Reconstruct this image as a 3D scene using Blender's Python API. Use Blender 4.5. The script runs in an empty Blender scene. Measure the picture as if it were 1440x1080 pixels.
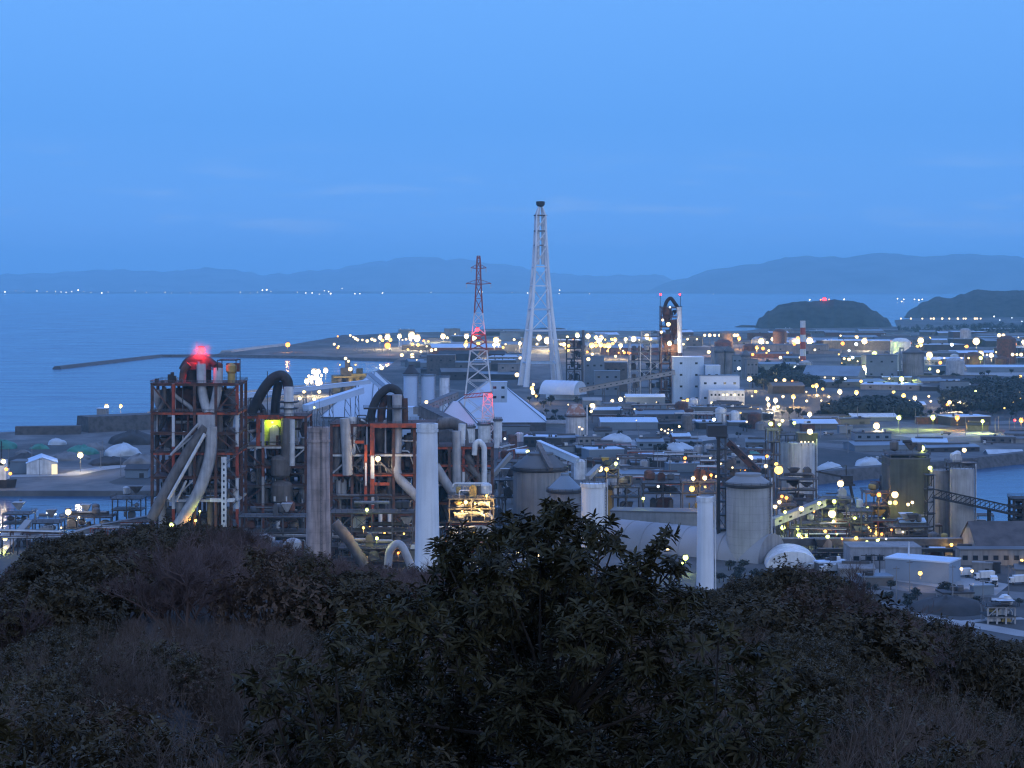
import bpy, bmesh, math, random
from mathutils import Vector, Matrix, noise as mnoise
from mathutils.geometry import tessellate_polygon

C = bpy.context.scene
RAD = math.radians
# ------------------------------------------------------------------ camera
F, CX, HY, CZ, GZ = 2700.0, 720.0, 400.0, 113.0, 3.0      # focal length in photo pixels, horizon row, eye and ground heights
cd = bpy.data.cameras.new('camera')
cam = bpy.data.objects.new('camera', cd)
C.collection.objects.link(cam)
cam.location = (0, 0, CZ)
cam.rotation_euler = (RAD(90), 0, 0)
cd.sensor_width = 36
cd.lens = F / 1440 * 36
cd.shift_y = -(540 - HY) / 1440
cd.clip_start = 0.5
cd.clip_end = 90000
C.camera = cam
# ------------------------------------------------------------------ world: dusk sky, last light behind the viewer
SUN_EL, SUN_ROT = RAD(3), RAD(150)
W = bpy.data.worlds.new('World'); C.world = W; W.use_nodes = True
nt = W.node_tree; nt.nodes.clear(); N = nt.nodes.new; L = nt.links.new
out = N('ShaderNodeOutputWorld'); bg = N('ShaderNodeBackground'); L(bg.outputs[0], out.inputs[0])
sky = N('ShaderNodeTexSky'); sky.sky_type = 'NISHITA'; sky.sun_disc = False
sky.sun_elevation = SUN_EL; sky.sun_rotation = SUN_ROT; sky.air_density = 1.0; sky.dust_density = 0.6; sky.ozone_density = 4.0
skm = N('ShaderNodeVectorMath'); skm.operation = 'MULTIPLY'; L(sky.outputs[0], skm.inputs[0]); skm.inputs[1].default_value = (0.03, 0.03, 0.035)
tc = N('ShaderNodeTexCoord'); sx = N('ShaderNodeSeparateXYZ'); L(tc.outputs['Generated'], sx.inputs[0])
el = N('ShaderNodeMapRange'); L(sx.outputs['Z'], el.inputs[0]); el.inputs[1].default_value = -0.02; el.inputs[2].default_value = 0.5
rp = N('ShaderNodeValToRGB'); L(el.outputs[0], rp.inputs[0])
def stops(ramp, pts):
    e = ramp.color_ramp.elements
    while len(e) < len(pts): e.new(0.5)
    for k, (p, c) in enumerate(pts): e[k].position = p; e[k].color = (*c, 1)
stops(rp, [(0.0, (0.13, 0.36, 0.90)), (0.10, (0.135, 0.40, 1.0)), (0.20, (0.114, 0.37, 0.95)), (0.33, (0.150, 0.42, 1.0)), (1.0, (0.34, 0.63, 1.6))])
# glow of the sunset side (behind the camera)
bk = N('ShaderNodeMapRange'); L(sx.outputs['Y'], bk.inputs[0]); bk.inputs[1].default_value = 0.55; bk.inputs[2].default_value = -0.9
bk.interpolation_type = 'SMOOTHSTEP'
mixb = N('ShaderNodeMix'); mixb.data_type = 'RGBA'; L(bk.outputs[0], mixb.inputs['Factor']); L(rp.outputs[0], mixb.inputs['A']); mixb.inputs['B'].default_value = (0.46, 0.66, 1.12, 1)
# faint streaks of cloud low over the far shore
mp = N('ShaderNodeMapping'); L(tc.outputs['Generated'], mp.inputs[0]); mp.inputs['Scale'].default_value = (9, 9, 70); mp.inputs['Location'].default_value = (3.1, 0.4, 0)
nz = N('ShaderNodeTexNoise'); L(mp.outputs[0], nz.inputs[0]); nz.inputs['Scale'].default_value = 1.6; nz.inputs['Detail'].default_value = 6
cr = N('ShaderNodeMapRange'); L(nz.outputs[0], cr.inputs[0]); cr.inputs[1].default_value = 0.50; cr.inputs[2].default_value = 0.72; cr.interpolation_type = 'SMOOTHSTEP'
c1 = N('ShaderNodeMapRange'); L(sx.outputs['Z'], c1.inputs[0]); c1.inputs[1].default_value = 0.018; c1.inputs[2].default_value = 0.03
c2 = N('ShaderNodeMapRange'); L(sx.outputs['Z'], c2.inputs[0]); c2.inputs[1].default_value = 0.075; c2.inputs[2].default_value = 0.045
def mth(op, a, b):
    m = N('ShaderNodeMath'); m.operation = op
    for k, v in enumerate((a, b)):
        if isinstance(v, (int, float)): m.inputs[k].default_value = v
        else: L(v, m.inputs[k])
    return m.outputs[0]
cm = mth('MULTIPLY', mth('MULTIPLY', mth('MULTIPLY', cr.outputs[0], c1.outputs[0]), c2.outputs[0]), 0.75)
mixc = N('ShaderNodeMix'); mixc.data_type = 'RGBA'; L(cm, mixc.inputs['Factor']); L(mixb.outputs['Result'], mixc.inputs['A']); mixc.inputs['B'].default_value = (0.25, 0.47, 0.95, 1)
mixs = N('ShaderNodeVectorMath'); mixs.operation = 'ADD'; L(mixc.outputs['Result'], mixs.inputs[0]); L(skm.outputs[0], mixs.inputs[1])
L(mixs.outputs[0], bg.inputs[0]); bg.inputs[1].default_value = 0.97
sd = bpy.data.lights.new('sun', 'SUN'); sd.energy = 0.38; sd.angle = RAD(25); sd.color = (0.92, 0.95, 1.0)
so = bpy.data.objects.new('sun', sd); C.collection.objects.link(so)
sdir = Vector((math.sin(SUN_ROT) * math.cos(RAD(14)), math.cos(SUN_ROT) * math.cos(RAD(14)), math.sin(RAD(14))))
so.rotation_euler = (-sdir).to_track_quat('-Z', 'Y').to_euler()
C.view_settings.view_transform = 'Standard'; C.view_settings.look = 'None'; C.view_settings.gamma = 1; C.view_settings.exposure = 0.0
cy = C.cycles
cy.use_denoising = True; cy.max_bounces = 6; cy.diffuse_bounces = 2; cy.glossy_bounces = 2; cy.volume_bounces = 1; cy.transmission_bounces = 4
cy.sample_clamp_indirect = 2.0; cy.filter_width = 1.25; cy.caustics_reflective = False; cy.caustics_refractive = False

# ------------------------------------------------------------------ helpers
def at(px, py, d): return Vector(((px - CX) / F * d, d, CZ - (py - HY) / F * d))
def gd(py, z=GZ): return (CZ - z) * F / (py - HY)
def X(px, d): return (px - CX) / F * d
def Z(py, d): return CZ - (py - HY) / F * d
def gp(px, py, z=GZ): d = gd(py, z); return Vector((X(px, d), d, z))
ORG = {}
rnd = random.Random(11)

class MB:
    def __init__(s): s.v = []; s.f = []; s.s = []
    def add(s, vs, fs, smooth=False):
        b = len(s.v); s.v.extend([tuple(v) for v in vs])
        for f in fs: s.f.append([i + b for i in f]); s.s.append(smooth)
        return s
    def box(s, c, z, rz=0.0):
        x, y, h = z[0] / 2, z[1] / 2, z[2] / 2; ca, sa = math.cos(rz), math.sin(rz)
        vs = [(c[0] + a * x * ca - b * y * sa, c[1] + a * x * sa + b * y * ca, c[2] + e * h) for e in (-1, 1) for a, b in ((-1, -1), (1, -1), (1, 1), (-1, 1))]
        return s.add(vs, [(3, 2, 1, 0), (4, 5, 6, 7), (0, 1, 5, 4), (1, 2, 6, 5), (2, 3, 7, 6), (3, 0, 4, 7)])
    def bx(s, x0, x1, y0, y1, z0, z1): return s.box(((x0 + x1) / 2, (y0 + y1) / 2, (z0 + z1) / 2), (abs(x1 - x0), abs(y1 - y0), abs(z1 - z0)))
    def bar(s, p, q, w, h=None):
        p, q = Vector(p), Vector(q); h = h or w; t = (q - p)
        if t.length < 1e-6: return s
        t.normalize(); u = Vector((0, 0, 1)) if abs(t.z) < 0.95 else Vector((0, 1, 0))
        a = t.cross(u).normalized(); b = a.cross(t).normalized()
        vs = [e + a * (i * w / 2) + b * (j * h / 2) for e in (p, q) for i, j in ((-1, -1), (1, -1), (1, 1), (-1, 1))]
        return s.add(vs, [(0, 1, 2, 3), (7, 6, 5, 4), (4, 5, 1, 0), (5, 6, 2, 1), (6, 7, 3, 2), (7, 4, 0, 3)])
    def tube(s, pts, r, n=10, cap=True):
        pts = [Vector(p) for p in pts]; m = len(pts); rs = r if isinstance(r, (list, tuple)) else [r] * m
        vs = []; a = None
        for i, p in enumerate(pts):
            t = (pts[min(i + 1, m - 1)] - pts[max(i - 1, 0)]).normalized()
            if a is None: a = t.cross(Vector((0, 0, 1)) if abs(t.z) < 0.9 else Vector((0, 1, 0))).normalized()
            else: a = (a - t * a.dot(t)).normalized()
            b = t.cross(a)
            vs += [p + (a * math.cos(2 * math.pi * k / n) + b * math.sin(2 * math.pi * k / n)) * rs[i] for k in range(n)]
        fs = [(i * n + k, i * n + (k + 1) % n, (i + 1) * n + (k + 1) % n, (i + 1) * n + k) for i in range(m - 1) for k in range(n)]
        s.add(vs, fs, True)
        if cap and n > 3: s.add(vs[:n], [tuple(range(n))[::-1]]); s.add(vs[-n:], [tuple(range(n))])
        return s
    def lathe(s, prof, c=(0, 0), n=28):
        for (r0, z0), (r1, z1) in zip(prof[:-1], prof[1:]):     # each band gets its own rings: crisp edges between, smooth around
            vs = [(c[0] + r * math.cos(2 * math.pi * k / n), c[1] + r * math.sin(2 * math.pi * k / n), z) for r, z in ((r0, z0), (r1, z1)) for k in range(n)]
            fs = [(k, (k + 1) % n, n + (k + 1) % n, n + k) for k in range(n)]
            if r0 < 1e-4: fs = [(k, n + (k + 1) % n, n + k) for k in range(n)]
            if r1 < 1e-4: fs = [(k, (k + 1) % n, n + k) for k in range(n)]
            if z1 < z0: fs = [f[::-1] for f in fs]
            s.add(vs, fs, True)
        return s
    def poly(s, pts): return s.add(pts, [tuple(range(len(pts)))])
    def extr(s, pts, v):
        n = len(pts); v = Vector(v); q = [Vector(p) for p in pts] + [Vector(p) + v for p in pts]
        return s.add(q, [tuple(range(n))[::-1], tuple(range(n, 2 * n))] + [(i, (i + 1) % n, n + (i + 1) % n, n + i) for i in range(n)])
    def build(s, name, mat, parent=None, org=None, local=False):
        o0 = Vector((0, 0, 0))
        if not local:
            if parent is not None: o0 = ORG.get(parent.name, o0)
            elif org is not None: o0 = Vector(org)
        me = bpy.data.meshes.new(name)
        me.from_pydata([(a - o0.x, b - o0.y, c - o0.z) for a, b, c in s.v], [], s.f)
        me.polygons.foreach_set('use_smooth', s.s); me.update()
        me.materials.append(mat)
        return link(name, me, parent, o0 if parent is None else None)

def link(name, me, parent=None, loc=None):
    o = bpy.data.objects.new(name, me); C.collection.objects.link(o)
    if parent is not None: o.parent = parent; ORG[o.name] = ORG.get(parent.name, Vector((0, 0, 0)))
    elif loc is not None: o.location = loc; ORG[o.name] = Vector(loc)
    return o
def tag(o, label=None, cat=None, group=None, kind=None):
    if label: o['label'] = label
    if cat: o['category'] = cat
    if group: o['group'] = group
    if kind: o['kind'] = kind
    return o
def thing(name, label, cat, loc, group=None, rz=0.0):
    o = bpy.data.objects.new(name, None); C.collection.objects.link(o)
    o.location = loc; o.rotation_euler = (0, 0, rz); ORG[o.name] = Vector(loc); o.empty_display_size = 1
    return tag(o, label, cat, group)
KIDS = {}
def dup(root, loc, rz=None, sc=None, label=None, group=None):
    r = root.copy(); C.collection.objects.link(r); r.location = loc
    if rz is not None: r.rotation_euler = (0, 0, rz)
    if sc is not None: r.scale = (sc, sc, sc) if isinstance(sc, (int, float)) else sc
    if label: r['label'] = label
    if group: r['group'] = group
    if root.name not in KIDS: KIDS[root.name] = [(c, list(c.children)) for c in root.children]
    for c0, g in KIDS[root.name]:
        c = c0.copy(); C.collection.objects.link(c); c.parent = r
        for d0 in g:
            d = d0.copy(); C.collection.objects.link(d); d.parent = c
    return r
def bend(pts, rad, k=5):
    pts = [Vector(p) for p in pts]; o = [pts[0]]
    for a, b, c in zip(pts[:-2], pts[1:-1], pts[2:]):
        r = min(rad, (b - a).length * 0.48, (c - b).length * 0.48)
        p, q = b + (a - b).normalized() * r, b + (c - b).normalized() * r
        for i in range(k + 1):
            t = i / k; o.append(p * (1 - t) ** 2 + b * (2 * t * (1 - t)) + q * t * t)
    return o + [pts[-1]]

# ------------------------------------------------------------------ materials
MATS = {}
def mat(name, col, rough=0.7, metal=0.0, var=0.25, scale=0.25, streak=0.0, col2=None, bump=0.0, bands=None, plates=0.0):
    m = bpy.data.materials.new(name); m.use_nodes = True; MATS[name] = m
    n = m.node_tree.nodes; l = m.node_tree.links.new; b = n['Principled BSDF']
    b.inputs['Roughness'].default_value = rough; b.inputs['Metallic'].default_value = metal
    g = n.new('ShaderNodeNewGeometry'); t = n.new('ShaderNodeTexNoise'); t.inputs['Scale'].default_value = scale; t.inputs['Detail'].default_value = 5
    l(g.outputs['Position'], t.inputs['Vector'])
    r = n.new('ShaderNodeValToRGB'); l(t.outputs[0], r.inputs[0])
    c2 = col2 or tuple(c * (1 - var) for c in col); c3 = tuple(min(1, c * (1 + var * 0.6)) for c in col)
    stops(r, [(0.34, c2), (0.52, col), (0.7, c3)])
    src = r.outputs[0]
    if bands:                                              # painted bands by height: (period, offset, second colour)
        s = n.new('ShaderNodeSeparateXYZ'); l(g.outputs['Position'], s.inputs[0])
        q = n.new('ShaderNodeMath'); q.operation = 'SUBTRACT'; l(s.outputs['Z'], q.inputs[0]); q.inputs[1].default_value = bands[1]
        q2 = n.new('ShaderNodeMath'); q2.operation = 'FLOORED_MODULO'; l(q.outputs[0], q2.inputs[0]); q2.inputs[1].default_value = bands[0] * 2
        q3 = n.new('ShaderNodeMath'); q3.operation = 'GREATER_THAN'; l(q2.outputs[0], q3.inputs[0]); q3.inputs[1].default_value = bands[0]
        mx = n.new('ShaderNodeMix'); mx.data_type = 'RGBA'; l(q3.outputs[0], mx.inputs['Factor']); l(src, mx.inputs['A']); mx.inputs['B'].default_value = (*bands[2], 1); src = mx.outputs['Result']
    if streak:                                             # vertical rain streaks
        mp = n.new('ShaderNodeMapping'); l(g.outputs['Position'], mp.inputs[0]); mp.inputs['Scale'].default_value = (0.9, 0.9, 0.05)
        t2 = n.new('ShaderNodeTexNoise'); l(mp.outputs[0], t2.inputs['Vector']); t2.inputs['Scale'].default_value = 1.0; t2.inputs['Detail'].default_value = 4
        r2 = n.new('ShaderNodeMapRange'); l(t2.outputs[0], r2.inputs[0]); r2.inputs[1].default_value = 0.42; r2.inputs[2].default_value = 0.7; r2.inputs[3].default_value = 1.0; r2.inputs[4].default_value = 1.0 - streak
        mm = n.new('ShaderNodeVectorMath'); mm.operation = 'SCALE'; l(src, mm.inputs[0]); l(r2.outputs[0], mm.inputs['Scale']); src = mm.outputs[0]
    if plates:                                             # ring joints of poured or welded lifts
        s = n.new('ShaderNodeSeparateXYZ'); l(g.outputs['Position'], s.inputs[0])
        q = n.new('ShaderNodeMath'); q.operation = 'FLOORED_MODULO'; l(s.outputs['Z'], q.inputs[0]); q.inputs[1].default_value = plates
        q3 = n.new('ShaderNodeMath'); q3.operation = 'LESS_THAN'; l(q.outputs[0], q3.inputs[0]); q3.inputs[1].default_value = plates * 0.09
        q4 = n.new('ShaderNodeMapRange'); l(q3.outputs[0], q4.inputs[0]); q4.inputs[3].default_value = 1.0; q4.inputs[4].default_value = 0.9
        mm = n.new('ShaderNodeVectorMath'); mm.operation = 'SCALE'; l(src, mm.inputs[0]); l(q4.outputs[0], mm.inputs['Scale']); src = mm.outputs[0]
    l(src, b.inputs['Base Color'])
    if bump:
        t3 = n.new('ShaderNodeTexNoise'); l(g.outputs['Position'], t3.inputs['Vector']); t3.inputs['Scale'].default_value = scale * 6
        bp = n.new('ShaderNodeBump'); bp.inputs['Strength'].default_value = bump; l(t3.outputs[0], bp.inputs['Height']); l(bp.outputs[0], b.inputs['Normal'])
    return m
def glow(name, col, s, sampling='AUTO'):
    m = bpy.data.materials.new(name); m.use_nodes = True; MATS[name] = m
    b = m.node_tree.nodes['Principled BSDF']; b.inputs['Base Color'].default_value = (*[c * 0.5 for c in col], 1)
    b.inputs['Emission Color'].default_value = (*col, 1); b.inputs['Emission Strength'].default_value = s
    m.cycles.emission_sampling = sampling
    return m
concrete = mat('concrete', (0.24, 0.23, 0.23), 0.85, var=0.22, scale=0.12, streak=0.3)
silo_grey = mat('silo concrete', (0.34, 0.335, 0.33), 0.8, var=0.16, scale=0.1, streak=0.22, plates=3.1)
brown_con = mat('brown sooty concrete', (0.38, 0.29, 0.26), 0.9, var=0.3, scale=0.2, streak=0.5, plates=4.0)
white_p = mat('white chimney paint', (0.70, 0.71, 0.74), 0.55, var=0.1, scale=0.08, streak=0.12)
off_white = mat('dull white paint', (0.66, 0.66, 0.67), 0.6, var=0.2, scale=0.3, streak=0.25)
pale_blue = mat('pale blue cladding', (0.40, 0.52, 0.66), 0.55, var=0.12, scale=0.05, streak=0.12)
tent = mat('pale sheet roofing', (0.46, 0.55, 0.68), 0.5, var=0.1, scale=0.04)
roof_blue = mat('blue grey roofing', (0.14, 0.18, 0.225), 0.5, var=0.2, scale=0.06)
roof_grey = mat('grey roofing', (0.11, 0.108, 0.11), 0.7, var=0.25, scale=0.07)
roof_dark = mat('dark roofing', (0.045, 0.042, 0.046), 0.8, var=0.3, scale=0.1)
red = mat('red oxide steel', (0.44, 0.075, 0.028), 0.65, var=0.3, scale=0.35, streak=0.35, col2=(0.12, 0.05, 0.035))
pylon_red = mat('pylon red paint', (0.28, 0.06, 0.05), 0.6, var=0.15)
redwhite = mat('red and white banded paint', (0.34, 0.05, 0.022), 0.6, var=0.3, scale=0.4, bands=(13.0, 6.5, (0.55, 0.55, 0.57)), streak=0.2)
rust = mat('rusty steel', (0.11, 0.048, 0.034), 0.85, var=0.4, scale=0.4, col2=(0.05, 0.035, 0.03))
grime = mat('grimy duct steel', (0.155, 0.135, 0.128), 0.75, var=0.35, scale=0.22, streak=0.35)
duct_l = mat('light grey duct steel', (0.40, 0.39, 0.40), 0.6, var=0.22, scale=0.25, streak=0.3)
steel = mat('galvanised steel', (0.42, 0.43, 0.45), 0.55, metal=0.2, var=0.2, scale=0.5)
steel_d = mat('dark steel', (0.03, 0.027, 0.028), 0.75, var=0.4, scale=0.4)
steel_m = mat('mid grey steel', (0.085, 0.078, 0.08), 0.7, var=0.35, scale=0.4)
tower_p = mat('pale tower paint', (0.64, 0.68, 0.74), 0.55, var=0.12, scale=0.06)
win_d = mat('dark window glass', (0.02, 0.025, 0.035), 0.15, var=0.1)
green_t = mat('green tarpaulin', (0.04, 0.18, 0.13), 0.6, var=0.25, scale=0.2)
white_t = mat('pale tarpaulin', (0.42, 0.46, 0.50), 0.6, var=0.2, scale=0.15)
grey_pile = mat('grey mineral heap', (0.15, 0.15, 0.155), 0.95, var=0.3, scale=0.2)
coal = mat('dark mineral heap', (0.045, 0.043, 0.045), 0.95, var=0.3, scale=0.2)
olive = mat('olive plant cladding', (0.075, 0.08, 0.068), 0.8, var=0.3, scale=0.15, streak=0.3)
ochre = mat('ochre cladding', (0.36, 0.25, 0.08), 0.8, var=0.25, scale=0.2)
road_m = mat('road asphalt', (0.12, 0.12, 0.122), 0.9, var=0.2, scale=0.3)
pale_con = mat('pale concrete apron', (0.27, 0.27, 0.275), 0.85, var=0.2, scale=0.05)
stone = mat('dark sea wall stone', (0.085, 0.08, 0.08), 0.95, var=0.4, scale=0.3, bump=0.5)
bark = mat('bark', (0.045, 0.036, 0.03), 0.95, var=0.35, scale=3)
leaf_m = mat('glossy evergreen leaf', (0.042, 0.038, 0.018), 0.5, var=0.5, scale=2.5)
leaf_f = mat('dark evergreen foliage', (0.058, 0.046, 0.026), 0.7, var=0.5, scale=0.5)
leaf_n = mat('dull evergreen leaf', (0.062, 0.050, 0.028), 0.5, var=0.55, scale=1.5)
twig_m = mat('bare winter twig', (0.118, 0.083, 0.078), 0.95, var=0.4, scale=0.12)
twig_n = mat('bare near twig', (0.10, 0.074, 0.06), 0.95, var=0.4, scale=0.7)
dead_m = mat('withered brown leaf', (0.085, 0.058, 0.042), 0.9, var=0.5, scale=0.8)
hill_m = mat('hillside soil', (0.034, 0.027, 0.022), 1.0, var=0.5, scale=0.15)
for m__ in (leaf_m, leaf_f, leaf_n, twig_m, twig_n, dead_m, hill_m, bark): m__.node_tree.nodes['Principled BSDF'].inputs['Specular IOR Level'].default_value = 0.18
wood_m = mat('far woodland', (0.030, 0.036, 0.030), 0.9, var=0.5, scale=0.05)
GL = {'w': glow('white lamp glass', (1.0, 0.74, 0.36), 3.2), 'y': glow('yellow lamp glass', (1.0, 0.62, 0.14), 3.0), 'o': glow('orange lamp glass', (1.0, 0.33, 0.06), 3.6),
      'g': glow('green yellow lamp glass', (0.88, 1.0, 0.26), 4), 'r': glow('red beacon glass', (1.0, 0.02, 0.03), 12), 'c': glow('cool lamp glass', (0.8, 0.92, 1.0), 4),
      'k': glow('far shore lamp glass', (1.0, 0.84, 0.55), 5)}
# shared small meshes
def ico(name, sub):
    bm = bmesh.new(); bmesh.ops.create_icosphere(bm, subdivisions=sub, radius=1)
    me = bpy.data.meshes.new(name); bm.to_mesh(me); bm.free()
    me.polygons.foreach_set('use_smooth', [True] * len(me.polygons)); return me
BULB = {}
for k_ in GL:
    me_ = ico('bulb', 2); me_.materials.append(GL[k_]); BULB[k_] = me_
pm = MB(); pm.tube([(0, 0, 0), (0, 0, 1)], [1.0, 0.7], 6); pole_o = None
POLE = bpy.data.meshes.new('pole'); POLE.from_pydata(pm.v, [], pm.f); POLE.materials.append(steel_m)
hm = MB(); hm.box((0, 0, 1.1), (1.9, 1.9, 0.35)); hm.box((0, 0.9, 0.1), (1.2, 0.25, 1.9))
HOOD = bpy.data.meshes.new('hood'); HOOD.from_pydata(hm.v, [], hm.f); HOOD.materials.append(steel_m)
def point_light(parent, loc, watts, col, size=0.6):
    ld = bpy.data.lights.new('lamp_light', 'POINT'); ld.energy = watts * LW; ld.color = col; ld.shadow_soft_size = size
    o = bpy.data.objects.new('lamp_light', ld); C.collection.objects.link(o); o.parent = parent; o.location = loc
LW = 0.35
COL = {'w': (1, 0.78, 0.45), 'y': (1, 0.62, 0.18), 'o': (1, 0.45, 0.12), 'g': (0.8, 1, 0.18), 'r': (1, 0.008, 0.012), 'c': (0.8, 0.92, 1), 'k': (1, .88, .66)}
RS = 1.0
def lamp(px, py, rp=2.5, c='w', label=None, group=None, d=None, h=14.0, name='lamp_post', cat='lamp', pole=None, watts=0, rs=None):
    if d is not None and name == 'lamp_post': name = 'work_lamp'
    if d is None:
        d = (CZ - GZ - h) * F / (py - HY); pl = h
    else: pl = pole if pole is not None else 2.0
    p = at(px, py, d); r = max(0.12, rp * d / F * (rs or RS) * rnd.uniform(.72, 1.12))
    t = thing(name, label, cat, (p.x, p.y, p.z - pl), group)
    o = link('pole', POLE, t); o.scale = (max(0.1, d * 0.00007), max(0.1, d * 0.00007), pl - r * 0.9)
    b = link('bulb', BULB[c], t); b.location = (0, 0, pl); b.scale = (r, r, r)
    hd = link('hood', HOOD, t); hd.location = (0, 0, pl); hd.scale = (r * 0.8, r * 0.8, r)
    if not watts and c != 'k' and c != 'r' and rp >= 3.0 and 1300 < d < 4600: watts = 2.6e5 * (d / 3000) ** 2
    if watts: point_light(t, (0, -r * 1.3 - .4, pl - r * 1.1), watts, COL[c], r * .5)
    return t
def lamps(label, group, items, **kw):
    for it in items:
        lamp(it[0], it[1], it[2] if len(it) > 2 else 2.5, it[3] if len(it) > 3 else 'w', label, group, **kw)
# ------------------------------------------------------------------ the setting: sea, land, far shore, hills
def water_mat():
    m = bpy.data.materials.new('sea water'); m.use_nodes = True
    n = m.node_tree.nodes; l = m.node_tree.links.new; b = n['Principled BSDF']
    b.inputs['Base Color'].default_value = (0.02, 0.075, 0.16, 1); b.inputs['Roughness'].default_value = 0.16; b.inputs['IOR'].default_value = 1.33
    g = n.new('ShaderNodeNewGeometry'); mp = n.new('ShaderNodeMapping'); l(g.outputs['Position'], mp.inputs[0]); mp.inputs['Scale'].default_value = (0.11, 0.22, 0.1)
    t = n.new('ShaderNodeTexNoise'); l(mp.outputs[0], t.inputs[0]); t.inputs['Scale'].default_value = 1.0; t.inputs['Detail'].default_value = 5
    t2 = n.new('ShaderNodeTexNoise'); mp2 = n.new('ShaderNodeMapping'); l(g.outputs['Position'], mp2.inputs[0]); mp2.inputs['Scale'].default_value = (0.0016, 0.007, 0.01); l(mp2.outputs[0], t2.inputs[0]); t2.inputs['Detail'].default_value = 6
    r2 = n.new('ShaderNodeMapRange'); l(t2.outputs[0], r2.inputs[0]); r2.inputs[1].default_value = 0.3; r2.inputs[2].default_value = 0.7; r2.inputs[3].default_value = 0.10; r2.inputs[4].default_value = 0.30
    l(r2.outputs[0], b.inputs['Roughness'])
    bp = n.new('ShaderNodeBump'); bp.inputs['Strength'].default_value = 0.5; bp.inputs['Distance'].default_value = 1.2; l(t.outputs[0], bp.inputs['Height']); l(bp.outputs[0], b.inputs['Normal'])
    return m
sea = MB(); sea.poly([(-13500, -250, 0), (13500, -250, 0), (13500, 42000, 0), (-13500, 42000, 0)])
tag(sea.build('water', water_mat()), kind='structure')

def ground_mat():
    m = bpy.data.materials.new('reclaimed ground'); m.use_nodes = True
    n = m.node_tree.nodes; l = m.node_tree.links.new; b = n['Principled BSDF']; b.inputs['Roughness'].default_value = 0.9
    g = n.new('ShaderNodeNewGeometry')
    def noise(sc, det, loc=(0, 0, 0)):
        mp = n.new('ShaderNodeMapping'); l(g.outputs['Position'], mp.inputs[0]); mp.inputs['Scale'].default_value = sc; mp.inputs['Location'].default_value = loc
        t = n.new('ShaderNodeTexNoise'); l(mp.outputs[0], t.inputs[0]); t.inputs['Detail'].default_value = det; t.inputs['Scale'].default_value = 1; return t.outputs[0]
    r = n.new('ShaderNodeValToRGB'); l(noise((0.012, 0.006, 0.01), 6), r.inputs[0])
    stops(r, [(0.30, (0.035, 0.036, 0.033)), (0.42, (0.075, 0.068, 0.062)), (0.52, (0.16, 0.15, 0.145)), (0.62, (0.085, 0.088, 0.09)), (0.74, (0.25, 0.245, 0.24))])
    v = n.new('ShaderNodeTexVoronoi'); v.distance = 'MANHATTAN'; mp = n.new('ShaderNodeMapping'); l(g.outputs['Position'], mp.inputs[0]); mp.inputs['Scale'].default_value = (0.010, 0.006, 0); mp.inputs['Rotation'].default_value = (0, 0, 0.12); l(mp.outputs[0], v.inputs['Vector']); v.inputs['Scale'].default_value = 1
    r3 = n.new('ShaderNodeMapRange'); sp = n.new('ShaderNodeSeparateColor'); l(v.outputs['Color'], sp.inputs[0]); l(sp.outputs[0], r3.inputs[0]); r3.inputs[3].default_value = 0.25; r3.inputs[4].default_value = 0.95
    r4 = n.new('ShaderNodeMapRange'); l(noise((0.15, 0.15, 0.1), 6, (9, 4, 0)), r4.inputs[0]); r4.inputs[3].default_value = 0.55; r4.inputs[4].default_value = 1.4
    q = n.new('ShaderNodeMath'); q.operation = 'MULTIPLY'; l(r3.outputs[0], q.inputs[0]); l(r4.outputs[0], q.inputs[1])
    s = n.new('ShaderNodeVectorMath'); s.operation = 'SCALE'; l(r.outputs[0], s.inputs[0]); l(q.outputs[0], s.inputs['Scale']); l(s.outputs[0], b.inputs['Base Color'])
    return m
GM = ground_mat()
def slab(name, pts, z, mtl, skirt=4.0, kind='structure'):
    ps = [Vector((p[0], p[1], z)) for p in pts]
    tri = tessellate_polygon([ps]); mb = MB()
    fs = []
    for t in tri:
        a, b, c = (ps[i] for i in t)
        fs.append(tuple(t) if (b - a).cross(c - a).z > 0 else tuple(t)[::-1])
    mb.add(ps, fs)
    n = len(ps); ar = sum(ps[i].x * ps[(i + 1) % n].y - ps[(i + 1) % n].x * ps[i].y for i in range(n))
    w = [p - Vector((0, 0, skirt)) for p in ps]
    for i in range(n):
        j = (i + 1) % n
        mb.poly([ps[j], ps[i], w[i], w[j]] if ar > 0 else [ps[i], ps[j], w[j], w[i]])
    return tag(mb.build(name, mtl), kind=kind)
def gxy(px, py): v = gp(px, py); return (v.x, v.y)
LAND = [(-900, 240), gxy(-300, 752), gxy(60, 752), gxy(205, 742), gxy(222, 730), gxy(226, 690), gxy(-320, 690), gxy(-320, 622), gxy(20, 607), gxy(112, 606), gxy(118, 593), gxy(215, 589),
        gxy(335, 564), gxy(430, 552), gxy(512, 540), gxy(528, 522), gxy(548, 514), gxy(560, 504), gxy(520, 503), gxy(400, 500), gxy(330, 499.5), gxy(300, 498.5),
        gxy(326, 494), gxy(395, 487), gxy(440, 479), gxy(490, 472), gxy(560, 467.5), gxy(700, 465), gxy(870, 465), gxy(960, 467), gxy(1050, 465), gxy(1075, 462), gxy(1200, 461), gxy(1262, 459), gxy(1258, 450),
        gxy(1300, 447), gxy(1440, 446), gxy(1900, 446), gxy(2100, 632), gxy(1440, 645), gxy(1300, 659), gxy(1150, 672), gxy(1108, 684), gxy(1112, 700), gxy(1160, 706), gxy(1300, 730), gxy(1440, 760), gxy(1900, 775), (900, 240)]
slab('ground', LAND, GZ, GM)
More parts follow.
